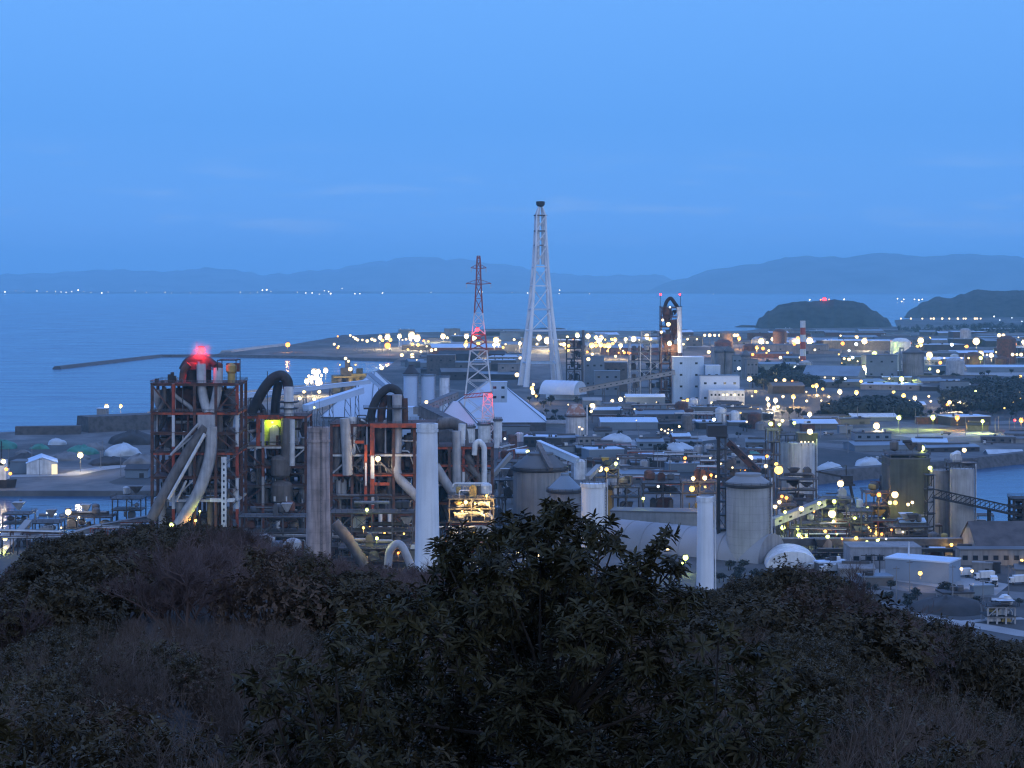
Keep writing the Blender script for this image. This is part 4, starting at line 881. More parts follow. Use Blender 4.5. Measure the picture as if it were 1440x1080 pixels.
duct(t, [(521, 600, D + 8), (522, 578, D + 8), (532, 556, D + 8), (547, 544, D + 8), (560, 549, D + 8), (564, 570, D + 8)], 1.8, steel_d)
duct(t, [(536, 598, D + 10), (537, 572, D + 10), (545, 556, D + 10)], 1.7, rust); duct(t, [(548, 602, D + 6), (549, 556, D + 6)], 1.3, steel_d)
duct(t, [(558.5, 555, D + 3), (558.5, 600, D + 3), (557, 668, D + 1), (572, 684, D), (590, 702, D)], 2.1, duct_l); duct(t, [(569, 560, D + 5), (570, 598, D + 5)], 1.3, rust)
duct(t, [(485, 588, D - 1), (488, 640, D - 1), (489, 668, D - 1)], 2.2, duct_l); duct(t, [(496, 586, D + 2), (494, 640, D + 1)], 1.9, off_white); duct(t, [(474, 596, D + 3), (474, 660, D + 3)], 2.2, grime)
for px, py, r, m_ in ((487, 646, 4.6, grime), (474, 652, 3.6, duct_l), (540, 610, 4.6, steel_m), (585, 612, 4.6, grime), (600, 640, 3.8, rust), (542, 690, 4.2, grime)): cyclone(t, X(px, D), D + 11, Z(py, D), r, m_)
for px in (535, 548): m = MB(); m.tube([at(px, 716, D - 2), at(px, 752, D - 2)], .85, 8); m.build('white_leg', off_white, t)
m = MB(); m.bx(X(512, D), X(572, D), D - 3, D + 1, Z(575, D), Z(573, D)); handrail(m, [(X(512, D), D - 3), (X(572, D), D - 3)], Z(573, D), w=.14); m.build('service_platform', steel_d, t)
m = MB(); m.bx(X(504, D), X(516, D), D + 1, D + 8, Z(596, D), Z(590, D))
for a, b in (((503, 596), (503, 584)), ((503, 584), (515, 584)), ((515, 584), (515, 596))): m.bar(at(*a, D), at(*b, D), .4)
m.build('hoist_house', steel_d, t)
clutter_fill(t, x0 + 1, x1 - 1, D + 3, D + 22, zs, 44, 2.4); tangle(t, x0 + 1, x1 - 1, D, zs, 203, 40); cladding(t, x0, x1, D + 17, zs, 8, 73); stair(t, 506, D - 1.2, zs); fittings(t, x0, x1, D, zs, 5, 44)
# D: fourth tower right of the white chimney
D = 825.0
t = thing('preheater_tower', 'lower fourth tower of red steel with a white bent pipe, right of the white chimney', 'preheater tower', (X(655, D), D + 8, GZ))
zs = [Z(p, D) for p in (735, 708, 682, 655, 630)]
x0, x1 = X(612, D), X(692, D)
steel_frame(t, x0, x1, D, D + 20, zs, 4, 1, rust, lambda k: (steel_m, rust, off_white, red, red)[k], 1.1, 1.0, decks=(1, 2, 3, 4), rails=(4,), colms={2: redwhite}, brace=[(1, 2, -1, rust), (3, 1, 2, steel_m), (0, 3, 1, red), (2, 3, -2, rust)], deckm=rust)
duct(t, [(642, 606, D), (643, 690, D)], 2.0, duct_l); duct(t, [(650, 596, D + 3), (648, 640, D + 3)], 1.6, off_white); duct(t, [(612, 655, D - 2), (634, 690, D - 2), (652, 704, D - 2)], 2.1, duct_l)
duct(t, [(667, 640, D - 1), (668, 624, D - 1), (674, 620, D - 1), (681, 628, D - 1), (681, 690, D - 1)], 1.2, off_white); duct(t, [(656, 640, D + 1), (666, 664, D + 1), (676, 672, D + 1), (676, 700, D + 1)], 1.9, grime)
duct(t, [(616, 596, D + 10), (640, 594, D + 10), (650, 606, D + 10), (652, 640, D + 10)], 2.6, grime)
for px, py, r, m_ in ((630, 640, 4.0, grime), (660, 636, 3.6, rust), (624, 676, 4.0, steel_m)): cyclone(t, X(px, D), D + 10, Z(py, D), r, m_)
clutter_fill(t, x0 + 1, x1 - 1, D + 3, D + 18, zs, 55, 2.4); tangle(t, x0 + 1, x1 - 1, D, zs, 204, 24); cladding(t, x0, x1, D + 14, zs, 5, 74); stair(t, 660, D - 1.2, zs); fittings(t, x0, x1, D, zs, 6, 28)
# chimneys
chimney('stout sooty brown concrete chimney standing between the second and third towers', 433, 462.5, 601, 722, 4.9, brown_con, bands=(.92,), trim=brown_con, rods=6)
chimney('tall smooth white chimney in the middle of the dark works', 586.5, 615, 596, 700, 4.75, white_p, bands=(.965,), trim=off_white, rods=0, la=1.3)
chimney('short slim white chimney with a side pipe by the grey vaulted hall', 980.5, 1003, 699, 695, 3.2, white_p, trim=off_white, pipe=1, la=1.3)
# low process plant between tower feet and hill
def process(label, px0, px1, d, tops, seed, depth=12, cat='process plant', mats_=None, dens=1.4, colm=None):
    t = thing('process_plant', label, cat, (X((px0 + px1) / 2, d), d, GZ)); zs = [Z(p, d) for p in tops]
    w = X(px1, d) - X(px0, d); c = colm or steel_m
    steel_frame(t, X(px0, d), X(px1, d), d, d + depth, zs, max(2, int(w / 7)), 1, c, c, .5, .45, decks=range(len(zs)), rails=(len(zs) - 1,), brace=[(0, 0, 1, c), (1, len(zs) - 1, -2, c)], deckm=steel_m)
    clutter_fill(t, X(px0, d) + .5, X(px1, d) - .5, d + 1, d + depth - 1, zs + [zs[-1] + 7], seed, dens, mats_); return t
process('grimy vessels and pipes at the foot of the second tower', 338, 428, 776, (772, 750, 728), 61)
process('dark mill equipment at the foot of the third tower', 466, 580, 770, (770, 748, 722), 62)
process('piping and hoppers low between the brown and white chimneys', 478, 574, 745, (790, 772), 63, mats_=[grime, duct_l, steel_m])
process('yellow lit pipework and valves right of the white chimney', 632, 694, 800, (735, 716, 702), 64, mats_=[off_white, duct_l, steel, ochre], dens=4.0)
t = thing('bent_duct', 'grey inverted V duct rising out of the brush left of the white chimney', 'duct', (X(565, 740), 740, GZ)); duct(t, [(545, 800, 740), (548, 772, 740), (560, 763, 740), (568, 772, 740), (582, 806, 740)], 1.6, duct_l)
t = thing('bent_duct', 'fat sooty duct sloping down beside the brown chimney foot', 'duct', (X(480, 745), 745, GZ)); duct(t, [(470, 735, 745), (492, 760, 745), (520, 806, 745)], 2.2, grime)
t = thing('round_tank', 'pale hooped tank top peeping over the brush by the brown chimney', 'tank', (X(374, 760), 760, GZ)); vessel(t, X(374, 760), 760, GZ + 2, Z(754, 760), 2.2, pale_con)
t = thing('round_tank', 'squat tank top with a small lamp left of the brown chimney', 'tank', (X(412, 760), 760, GZ)); vessel(t, X(412, 760), 760, GZ + 2, Z(762, 760), 3.4, duct_l)
t = thing('kiln', 'long sloping dark rotary kiln tube running behind the tower feet', 'kiln', (X(430, 870), 870, GZ)); m = MB(); m.tube([at(330, 722, 880), at(560, 700, 870)], 2.6, 16); m.build('shell', grime, t)
for f in (.1, .35, .6, .85):
    p = at(330, 722, 880).lerp(at(560, 700, 870), f); m = MB(); m.bx(p.x - 2.5, p.x + 2.5, p.y - 3, p.y + 3, GZ, p.z - 2); m.build('pier', concrete, t)
    m = MB(); u = Vector((.8, 0, .07)); m.tube([p - u, p + u], 3.0, 16); m.build('tyre', steel_m, t)
# left lower works by the basin
process('grey hopper and box plant at the basin edge, far left', 4, 40, 850, (752, 737, 724), 71, mats_=[grime, steel_m, duct_l])
process('grey rack of vertical vessels by the basin, left of the big tower', 158, 198, 872, (737, 718, 702), 72, mats_=[duct_l, grime, steel, duct_l])
process('low pipe rack along the basin edge behind the twin yard lamps', 86, 156, 868, (744, 728), 73, mats_=[grime, steel_m, duct_l])
process('conical hoppers on a frame beside the leaning conveyor', 46, 82, 830, (752, 736), 74, mats_=[grime, concrete])
gallery('pale open conveyor leaning up out of the lower left corner', (-18, 806, 770), (40, 736, 815), 2.6, 2.4, concrete, pale_con, legs=3)
gallery('grey flat conveyor over the left brush below the basin', (44, 770, 815), (140, 742, 838), 3, 2.4, pale_con, concrete, legs=4)
gallery('low grey conveyor along the quay towards the big tower', (140, 742, 850), (222, 727, 862), 3, 2.2, concrete, roof_grey, legs=4)
t = thing('blue_pipe', 'short pale blue pipe end at the left picture edge', 'pipe', (X(2, 720), 720, GZ)); m = MB(); m.tube([at(-30, 818, 720), at(16, 818, 716)], 1.1, 12); m.build('pipe', pale_blue, t)
m = MB(); m.bx(X(-20, 720), X(-18, 720), 719, 721, GZ, Z(822, 720)); m.bx(X(9, 717), X(11, 717), 716, 718, GZ, Z(822, 717)); m.build('pipe_support', steel_m, t)
# right works: silos
silo('very wide dark drum store with a pale cone roof, partly behind the broadleaf tree', 722, 798, 660, 840, mat('slate drum wall', (.28, .28, .29), .75, var=.15, scale=.1, streak=.25), roof='cone', pyr=643, topw=.5, rim=steel_d, roofm=roof_grey, ribs=14)
silo('smaller pale cone roofed drum tucked behind the wide dark drum store', 772, 818, 690, 815, mat('slate small drum', (.24, .24, .26), .75, var=.15, streak=.2), roof='cone', pyr=671, topw=.25, rim=steel_d, roofm=roof_blue)
silo('bright white cylindrical tank with a pale rim beside the broadleaf tree top', 818, 853, 682, 790, white_p, rim=off_white, pipe=1)
silo('big plain grey concrete silo with a pale cone cap and dark walkway rim', 1025, 1087, 682, 760, silo_grey, roof='cone', pyr=672, topw=.6, rim=steel_d, roofm=pale_con, pipe=1)
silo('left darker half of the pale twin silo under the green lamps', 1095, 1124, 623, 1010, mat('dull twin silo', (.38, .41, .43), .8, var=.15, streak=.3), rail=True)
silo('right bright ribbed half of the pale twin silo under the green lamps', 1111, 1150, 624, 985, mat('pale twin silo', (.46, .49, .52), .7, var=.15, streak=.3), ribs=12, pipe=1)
D = 992.0
building('green lit roof house on top of the pale twin silo', 1122, 1150, 624, 611, 8, wall=olive, roofm=roof_grey, d=D, zb=Z(624, D) + .3, door=False, name='roof_house')
point_light(bpy.data.objects['roof_house'], (4, -4, 3), 1500, COL['g'])
t = process('brown lift tower with green lamps left of the pale twin silo', 1080, 1096, 985, (660, 640, 622, 606), 81, depth=10, mats_=[rust, grime, steel_m])
process('dark roof machinery over the left twin silo', 1096, 1120, 1012, (612,), 82, depth=8, mats_=[grime, steel_m])
D = 775.0
t = thing('lift_tower', 'thin dark lift tower with landings left of the big plain grey silo', 'lift tower', (X(1015, D), D, GZ))
zs = [Z(p, D) for p in (770, 745, 725, 706, 687, 668, 650, 632, 616)]
steel_frame(t, X(1010, D), X(1021, D), D, D + 3.6, zs, 1, 1, steel_m, steel_m, .45, .4, decks=range(9), brace=[(0, i, 1 if i % 2 else -1, steel_m) for i in range(9)], rails=(8,))
m = MB(); m.bx(X(1008, D), X(1012.5, D), D - 1, D - .5, Z(778, D), Z(606, D)); m.build('elevator_casing', steel_d, t)
m = MB(); m.bx(X(995, D), X(1022, D), D - 2, D + 5, Z(616, D) + .6, Z(598, D)); m.build('head_house', roof_dark, t)
gallery('rusty dark conveyor gallery dropping from the lift tower to the grey silo cap', (1024, 622, 778), (1068, 664, 775), 2.6, 2.6, rust, roof_dark, legs=0)
process('small rig of ducts on the cap of the big grey silo', 1046, 1066, 772, (664, ), 83, depth=4) if False else None
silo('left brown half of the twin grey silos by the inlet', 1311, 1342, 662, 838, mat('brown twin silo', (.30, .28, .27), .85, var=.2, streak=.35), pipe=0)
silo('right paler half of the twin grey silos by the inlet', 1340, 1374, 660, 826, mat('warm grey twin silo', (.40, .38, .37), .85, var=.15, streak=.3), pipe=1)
building('tall olive green windowless plant house left of the twin grey silos', 1252, 1308, 762, 657, 20, wall=olive, roofm=roof_grey, d=846, win=None, door=False)
D = 846.0
process('open steel headworks on the roof of the olive plant house', 1252, 1306, 848, (655, 640), 84, depth=12, mats_=[steel_m, grime, steel_d]).location.z += 0
t = thing('pipe_tower', 'pale pipe riser with landings between the olive house and the twin silos', 'pipe tower', (X(1309, 828), 828, GZ))
for px, r, a, b in ((1308, 1.3, 757, 684), (1313, .6, 757, 668)): m = MB(); m.tube([at(px, a, 828), at(px, b, 828)], r, 12); m.build('riser', duct_l, t)
steel_frame(t, X(1302, 826), X(1311, 826), 823, 828, [Z(p, 826) for p in (740, 722, 705, 688, 668)], 1, 1, steel_d, steel_d, .4, .4, decks=(1, 3, 4), brace=[(0, i, 1, steel_d) for i in range(5)])
building('small pale blue awning roof on posts before the olive plant house', 1266, 1301, 757, 722, 7, wall=steel_m, roofm=pale_blue, roof='gable', rh=1.2, d=812, door=False)
process('roof gear and white hoods on the twin grey silos', 1336, 1372, 834, (659.5, 652), 85, depth=7, mats_=[off_white, steel_m, duct_l])
# vaulted halls and low sheds
t = thing('vaulted_hall', 'long grey half round hall running behind the short white chimney', 'hall', (X(975, 785), 785, GZ))
vault(t, (X(868, 812), 812, GZ), (X(1086, 764), 764, GZ), 10.8, mat('vault felt', (.27, .27, .29), .85, var=.15, scale=.08), concrete, flat=1.0)
t = thing('vaulted_hall', 'short pale half round hall with its end wall facing the hillside', 'hall', (X(1115, 745), 745, GZ))
vault(t, (X(1115, 745), 745, GZ), (X(1108, 768), 768, GZ), 10.3, off_white, off_white, flat=.62, ribs=0)
building('long grey wall like shed with a row of small dark openings', 858, 982, 736, 704, 14, wall=mat('grey long shed', (.24, .25, .27), .8, var=.15, streak=.2), roofm=roof_grey, win=None, door=False, d=842, rz=-.18)
lb_ = bpy.data.objects['building'] if False else None
building('thin pale roofed lean to in front of the long grey shed', 878, 938, 744, 728, 6, wall=roof_dark, roofm=pale_con, roof='gable', rh=.8, door=False, d=815, rz=-.15)
building('pale blue flat shed with a wall lamp at the foot of the right slope', 1243, 1336, 826, 796, 13, wall=mat('blue grey shed cladding', (.20, .25, .32), .6, var=.1), roofm=tent, d=709, rz=-.55, door=False, name='flat_shed')
building('pale concrete hall wall behind the pale blue flat shed', 1196, 1296, 800, 771, 16, wall=mat('pale block wall', (.26, .26, .28), .85, var=.2, streak=.3), roofm=concrete, d=742, door=False, win=(1, 6))
building('dark broad roofed shed at the right edge before the inlet', 1374, 1470, 792, 744, 28, wall=concrete, roofm=mat('brown shed roof', (.085, .07, .068), .85, var=.3), roof='gable', rh=8.5, d=765, win=(1, 7), door=False)
building('grey workshop row under the dark broad roofed shed', 1350, 1480, 797, 776, 8, wall=concrete, roofm=roof_grey, d=752, win=(1, 9), door=False)
t = gallery('very long dark pipe gallery on legs spanning the right works', (1086, 762, 775), (1382, 762, 792), 3.2, 2.6, steel_m, concrete, legs=12, win=False)
gallery('second thin pipe bridge just under the long dark gallery', (1150, 774, 765), (1340, 774, 775), 1.6, 1.2, steel_d, roof_grey, legs=6, win=False)
gallery('pale slanting conveyor climbing left of the green lit hoppers', (1086, 735, 800), (1158, 707, 822), 3, 2.8, duct_l, concrete, legs=3)
gallery('dark truss conveyor bridge crossing the inlet to the right edge', (1314, 700, 815), (1448, 729, 835), 3.4, 3.6, steel_d, steel_d, legs=0, truss=True)
t = thing('loader_tower', 'dark blocky ship loader tower of stacked frames at the right edge', 'loader tower', (X(1436, 830), 830, 0))
steel_frame(t, X(1426, 830), X(1452, 830), 830, 838, [Z(p, 830) for p in (744, 733, 724, 714, 703)], 2, 1, steel_d, steel_d, 1.0, .9, decks=range(5), rails=(4,), brace=[(0, 1, 2, rust), (1, 3, 2, rust)], zb=-1)
clutter_fill(t, X(1427, 830), X(1451, 830), 831, 837, [Z(p, 830) for p in (744, 733, 724, 714, 703)], 91, 1.5, [steel_d, rust, steel_m])
m = MB(); m.tube([at(1391, 755, 828) - Vector((0, 0, 3)), at(1391, 716, 828)], .9, 8); o = m.build('dolphin_pile', steel_d, org=at(1391, 755, 828)); tag(o, 'single dark steel leg standing in the inlet under the truss bridge', 'pile')
for px, py, s, lb in ((1245, 690, 1, 'blue black harbour crane with raised jib in front of the olive house'), (1190, 690, -1, 'squat dark portal crane by the white floodlight at the inlet')):
    d = 955.0; t = thing('harbour_crane', lb, 'crane', (X(px, d), d, GZ)); m = MB(); x = X(px, d)
    for a in (-4, 4):
        for b in (-3, 3): m.bar((x + a, d + b, GZ), (x + a * .5, d + b * .6, GZ + 10), .7)
    m.bx(x - 4, x + 4, d - 3, d + 3, GZ + 10, GZ + 11); m.build('portal', steel_d, t); m = MB(); m.bx(x - 2.5, x + 3, d - 2, d + 2, GZ + 11.02, GZ + 15); m.build('cab', steel_d, t); m = MB(); m.bar((x, d, GZ + 14), (x + 15 * s, d, GZ + (26 if s > 0 else 17)), .9); m.bar((x, d, GZ + 15), (x, d, GZ + 20), .5); m.bar((x, d, GZ + 20), (x + 14 * s, d, GZ + (25.5 if s > 0 else 17)), .2); m.build('jib', steel_d, t)
for i, (a, b, d, tp, sd, lb, mm) in enumerate([
    (1092, 1118, 830, (745, 728, 712), 101, 'amber lit pump rack right of the big plain grey silo', [grime, ochre, steel_m]), (1118, 1150, 812, (752, 738), 102, 'low green lit pipe deck over the long dark gallery', [olive, steel_m, duct_l]),
    (1156, 1196, 828, (752, 734, 716, 703), 103, 'green lit hopper tower with a big white floodlight', [olive, steel_m, duct_l, steel]), (1196, 1226, 815, (752, 736, 720), 104, 'pale vessel stack beside the green lit hopper tower', [steel, duct_l, roof_blue]),
    (1218, 1252, 850, (752, 732, 712, 694), 105, 'amber lit process tower left of the olive plant house', [rust, grime, ochre, steel_m]), (1252, 1304, 805, (754, 742), 106, 'low yellow lit equipment row under the pale blue awning', [steel_m, off_white, grime]),
    (1098, 1148, 930, (690, 675), 107, 'dark mushroom topped vents at the foot of the pale twin silo', [grime, steel_m]), (1150, 1200, 885, (722, 714), 108, 'dark low plant along the inlet bank', [steel_m, grime, rust]),
    (960, 1008, 880, (694, 678), 109, 'amber lit rack behind the short white chimney', [rust, grime, ochre]), (862, 900, 900, (700, 686), 110, 'dark pipe racks behind the white tank', [steel_m, grime]),
    (905, 960, 905, (694, 680), 111, 'rusty rack beyond the long grey shed', [rust, steel_m, grime]), (836, 870, 905, (672, 660), 112, 'yellow lit deck above the white tank', [ochre, olive, steel_m]),
    (696, 726, 860, (700, 676), 113, 'grey pipe rack left of the wide dark drum store', [grime, steel_m, duct_l]), (700, 740, 960, (668, 650), 114, 'rusty plant behind the wide dark drum store', [rust, grime, steel_m]),
    (1310, 1352, 790, (784, 768), 115, 'amber lit open bay below the long dark gallery', [ochre, grime]), (1140, 1190, 770, (792, 778), 116, 'grey racks between the half round hall and the concrete hall', [steel_m, concrete]),
    (1020, 1050, 900, (672, 660), 117, 'grey plant peeping over the big plain grey silo', [grime, steel_m])]):
    process(lb, a, b, d, tp, sd, depth=10, mats_=mm, dens=1.7)
gallery('pale blue conveyor gallery sloping off the roof of the wide dark drum store', (757, 624, 860), (812, 648, 850), 3, 2.6, pale_blue, tent, legs=1, win=False)
gallery('thin brown chute leaning on the wide dark drum store', (757, 626, 850), (775, 660, 838), 1.8, 1.8, grime, grime, legs=0, win=False)
gallery('pale steep conveyor rising by the pair of lamps above the white tank', (826, 673, 880), (842, 657, 895), 2, 2, pale_con, pale_con, legs=1, win=False)
gallery('thin pale bridge left of the wide dark drum store', (690, 672, 900), (718, 640, 905), 2, 2, pale_con, pale_con, legs=1, win=False)
t = thing('crusher_plant', 'rusty beige crusher plant with hoppers at the lower right edge', 'crusher', (X(1404, 625), 625, GZ))
steel_frame(t, X(1386, 625), X(1424, 625), 622, 630, [Z(p, 625) for p in (866, 852)], 3, 1, duct_l, duct_l, .5, .5, decks=(0, 1), rails=(1,), brace=[(0, 1, 1, duct_l)])
clutter_fill(t, X(1386, 625), X(1424, 625), 623, 629, [Z(p, 625) for p in (866, 852, 838)], 121, 4.5, [duct_l, off_white, ochre, steel])
for px, lb in ((1218, 'left'), (1229, 'right')):
    m = MB(); d = 728.0; x = X(px, d); 
    for a in (0, 2.2): m.bar((x + a, d, GZ), (x + a, d, Z(779, d)), .35)
    m.bar((x - 2, d, Z(781, d)), (x + 4, d, Z(781, d)), .3); m.bar((x - 2, d, Z(788, d)), (x + 4, d, Z(788, d)), .3); tag(m.build('gantry_frame', steel_d, org=(x, d, GZ)), lb + ' dark goalpost frame before the pale concrete hall', 'frame')
m = MB(); m.tube([at(1278, 806, 720), at(1278, 762, 720)], .32, 8); tag(m.build('white_mast', off_white, org=at(1278, 806, 720)), 'bare white mast before the pale concrete hall', 'mast')
# ------------------------------------------------------------------ yards: heaps, sheds, trees, trucks, ship
def heap(label, px0, px1, pyb, pyt, mtl, group=None, seed=0, deep=None, cat='heap', name='heap'):
    d = gd(pyb); xc = X((px0 + px1) / 2, d); rx = (px1 - px0) / 2 * d / F; h = (pyb - pyt) * d / F; ry = deep or rx * .8; m = MB(); n, k = 26, 7; vs = []
    h = min(h, rx * .55)
    for j in range(k):
        f = j / (k - 1); rr = max(.12, 1 - f ** 2.4) ** .8
        for i in range(n):
            a = 2 * math.pi * i / n; g = 1 + .30 * mnoise.noise(Vector((math.cos(a) * 1.6 + seed, math.sin(a) * 1.6, f * 1.5)))
            vs.append((xc + rx * rr * g * math.cos(a), d + ry + ry * rr * g * math.sin(a), GZ + h * f * (1 + .34 * mnoise.noise(Vector((math.cos(a) * 3.2, math.sin(a) * 3.2 + seed, f * 2)))) - .05))
    m.add(vs, [(j * n + i, j * n + (i + 1) % n, (j + 1) * n + (i + 1) % n, (j + 1) * n + i) for j in range(k - 1) for i in range(n)] + [tuple(range((k - 1) * n, k * n))], True)
    return tag(m.build(name, mtl, org=(xc, d + ry, GZ)), label, cat, group)
for i, (a, b, yb, yt, mm, lb) in enumerate([(-20, 22, 632, 612, green_t, 'green tarpaulin covered heap at the left edge by the sea wall'), (18, 42, 640, 616, grey_pile, 'grey rounded heap beside the green covered one'), (40, 66, 632, 616, green_t, 'dull green covered heap below the dark sea wall'),
        (62, 92, 626, 610, white_t, 'pale covered heap under the dark sea wall'), (88, 132, 640, 618, green_t, 'wide blue green covered heap in the middle of the yard'), (110, 148, 634, 613, grey_pile, 'grey heap before the higher sea wall'), (140, 196, 642, 622, white_t, 'broad pale covered heap left of the big rusty tower'),
        (150, 215, 626, 604, coal, 'long dark heap under the higher sea wall'), (0, 60, 654, 640, coal, 'flat dark heap behind the white harbour shed'), (118, 180, 655, 645, coal, 'flat dark heap behind the quay lamp'), (170, 222, 655, 640, grey_pile, 'grey heap at the left tower foot'), (60, 120, 648, 638, grey_pile, 'low grey ridge of spoil behind the white harbour shed')]):
    heap(lb, a, b, yb, yt, mm, 'heaps of the harbour yard', i)
for i, (a, b, yb, yt, mm, lb) in enumerate([(1037, 1073, 645, 627, green_t, 'bright green tarpaulin mound beyond the big plain grey silo'), (850, 890, 622, 604, white_t, 'pale domed cover on the bare ground below the pale office'), (850, 892, 640, 616, coal, 'brown earth mound in front of the pale domed cover'), (1118, 1150, 664, 646, green_t, 'dull green covered mound by the inlet embankment'),
        (1150, 1190, 662, 652, white_t, 'low pale heap by the inlet embankment'), (925, 985, 640, 625, white_t, 'large pale crumpled cover beyond the rusty rack'), (900, 930, 652, 640, grey_pile, 'grey heap left of the pale crumpled cover'), (1205, 1245, 656, 644, white_t, 'row of pale covered goods behind the embankment'), (1140, 1190, 822, 812, coal, 'dark earth bank at the right hill foot'), (1290, 1400, 866, 846, coal, 'wide brown earth bank above the lower right road')]):
    heap(lb, a, b, yb, yt, mm, None, 30 + i)
building('white gabled harbour shed with a lit doorway on the quay', 38, 80, 667, 644, 26, roof='gable', wall=off_white, roofm=tent, rh=3.2, d=gd(667), name='harbour_shed', axis='y', rz=.25, door=False)
m = MB(); k_ = gd(667); m.bx(X(74, k_), X(82, k_), k_ - 2.4, k_ - 2.2, GZ + .3, GZ + 6); tag(m.build('lit_gate', glow('lit gateway', (1, .8, .45), 1.2), org=(X(78, k_), k_ - 2.3, GZ)), 'warm lit gateway standing at the right corner of the white harbour shed', 'gate')
building('blue grey quay hut at the foot of the big rusty tower', 176, 208, 672, 655, 14, roof='gable', wall=roof_blue, roofm=roof_dark, rh=2.4, name='quay_hut')
building('low dark shed behind the white harbour shed at the left edge', 14, 42, 666, 650, 16, wall=roof_blue, roofm=roof_grey, door=False)
building('small boxy pump house at the end of the higher sea wall', 136, 150, 596, 575, 8, wall=concrete, roofm=tent, door=False)
# ship at the left edge
d = 1030.0
t = thing('cargo_ship', 'cargo ship stern with lit bridge just entering at the left edge', 'ship', (X(-10, d), d, 0)); m = MB()
hp = [(X(-90, d), d + 4), (X(-90, d), d + 16), (X(6, d), d + 15), (X(17, d), d + 10), (X(6, d), d + 5)]; lo = [(a + (X(-37, d) - a) * .08, b + (d + 10 - b) * .25, -1) for a, b in hp]; hi = [(a, b, 7.5) for a, b in hp]; n = 5
m.add(lo + hi, [(i, (i + 1) % n, n + (i + 1) % n, n + i)[::-1] for i in range(n)] + [tuple(range(n, 2 * n))]); m.build('hull', steel_d, t)
m = MB(); m.bx(X(-20, d), X(4, d), d + 6, d + 14, 7.55, 13); m.bx(X(-14, d), X(2, d), d + 7, d + 13, 13.02, 18); m.build('bridge', off_white, t); m = MB(); m.bar((X(-5, d), d + 10, 18), (X(-5, d), d + 10, 28), .5); m.bar((X(-9, d), d + 10, 25), (X(-1, d), d + 10, 25), .3); m.build('ship_mast', steel_d, t); m = MB(); m.bx(X(-14, d) + .3, X(2, d) - .3, d + 6.9, d + 6.98, 15.2, 16.6); m.build('window', win_d, t)
# sheds and warehouses
r_ = random.Random(77)
WL = [roof_grey, roof_dark, roof_blue, steel_m, concrete, steel_d, rust]; RL = [(roof_blue, 'blue grey')] * 3 + [(roof_grey, 'grey')] * 3 + [(roof_dark, 'dark')] * 3 + [(concrete, 'light grey'), (tent, 'pale'), (pale_blue, 'pale blue')]
def sheds(place, px0, px1, py0, py1, n, wmin, wmax, hmin, hmax, cat='shed'):
    for i in range(n):
        py = r_.uniform(py0, py1); px = r_.uniform(px0, px1); d = gd(py); w = r_.uniform(wmin, wmax); h = r_.uniform(hmin, hmax); rm, rn = r_.choice(RL)
        wp = w / d * F; gab = r_.random() < .6; dp = w * r_.uniform(.35, .8); big = w > (wmin + wmax) / 2
        building(('long ' if big else 'small ') + rn + (' gabled' if gab else ' flat') + ' roofed shed ' + place, px, px + wp, py, py - h / d * F, dp, roof='gable' if gab else 'flat', wall=r_.choice(WL), roofm=rm, rz=r_.uniform(-.3, .3), name='shed', cat=cat, group='sheds ' + place, door=r_.random() < .4, win=(1, r_.choice((3, 4, 5))) if w > 14 and r_.random() < .35 else None, rh=h * .3)
sheds('on the far quays beyond the tall tower', 560, 960, 472, 500, 34, 30, 110, 7, 18)
sheds('on the far plain before the round wooded island', 1000, 1440, 468, 505, 40, 30, 130, 6, 16)
sheds('on the plain around the lone grey silo', 1060, 1430, 508, 556, 26, 20, 80, 5, 12)
sheds('on the ground left of the tall tower foot', 560, 740, 506, 536, 16, 16, 60, 5, 14)
sheds('in the yards below the pale office', 830, 1070, 574, 604, 20, 12, 42, 4, 8)
sheds('in the open yards before the inlet', 1090, 1430, 586, 640, 16, 10, 40, 3.5, 7)
sheds('among the clutter beyond the long grey shed', 860, 1060, 622, 690, 26, 7, 24, 3, 7)
sheds('at the right works behind the long dark gallery', 1090, 1300, 712, 768, 18, 6, 16, 3, 7)
sheds('between the wide dark drum store and the tent stores', 690, 860, 600, 680, 18, 7, 24, 3, 8)
sheds('at the feet of the dark preheater towers', 336, 700, 690, 790, 22, 6, 15, 3, 8)
sheds('on the lower right yard', 1150, 1440, 775, 850, 12, 5, 14, 2.5, 4.5)
sheds('along the left basin works', 0, 210, 752, 790, 10, 6, 14, 3, 6)
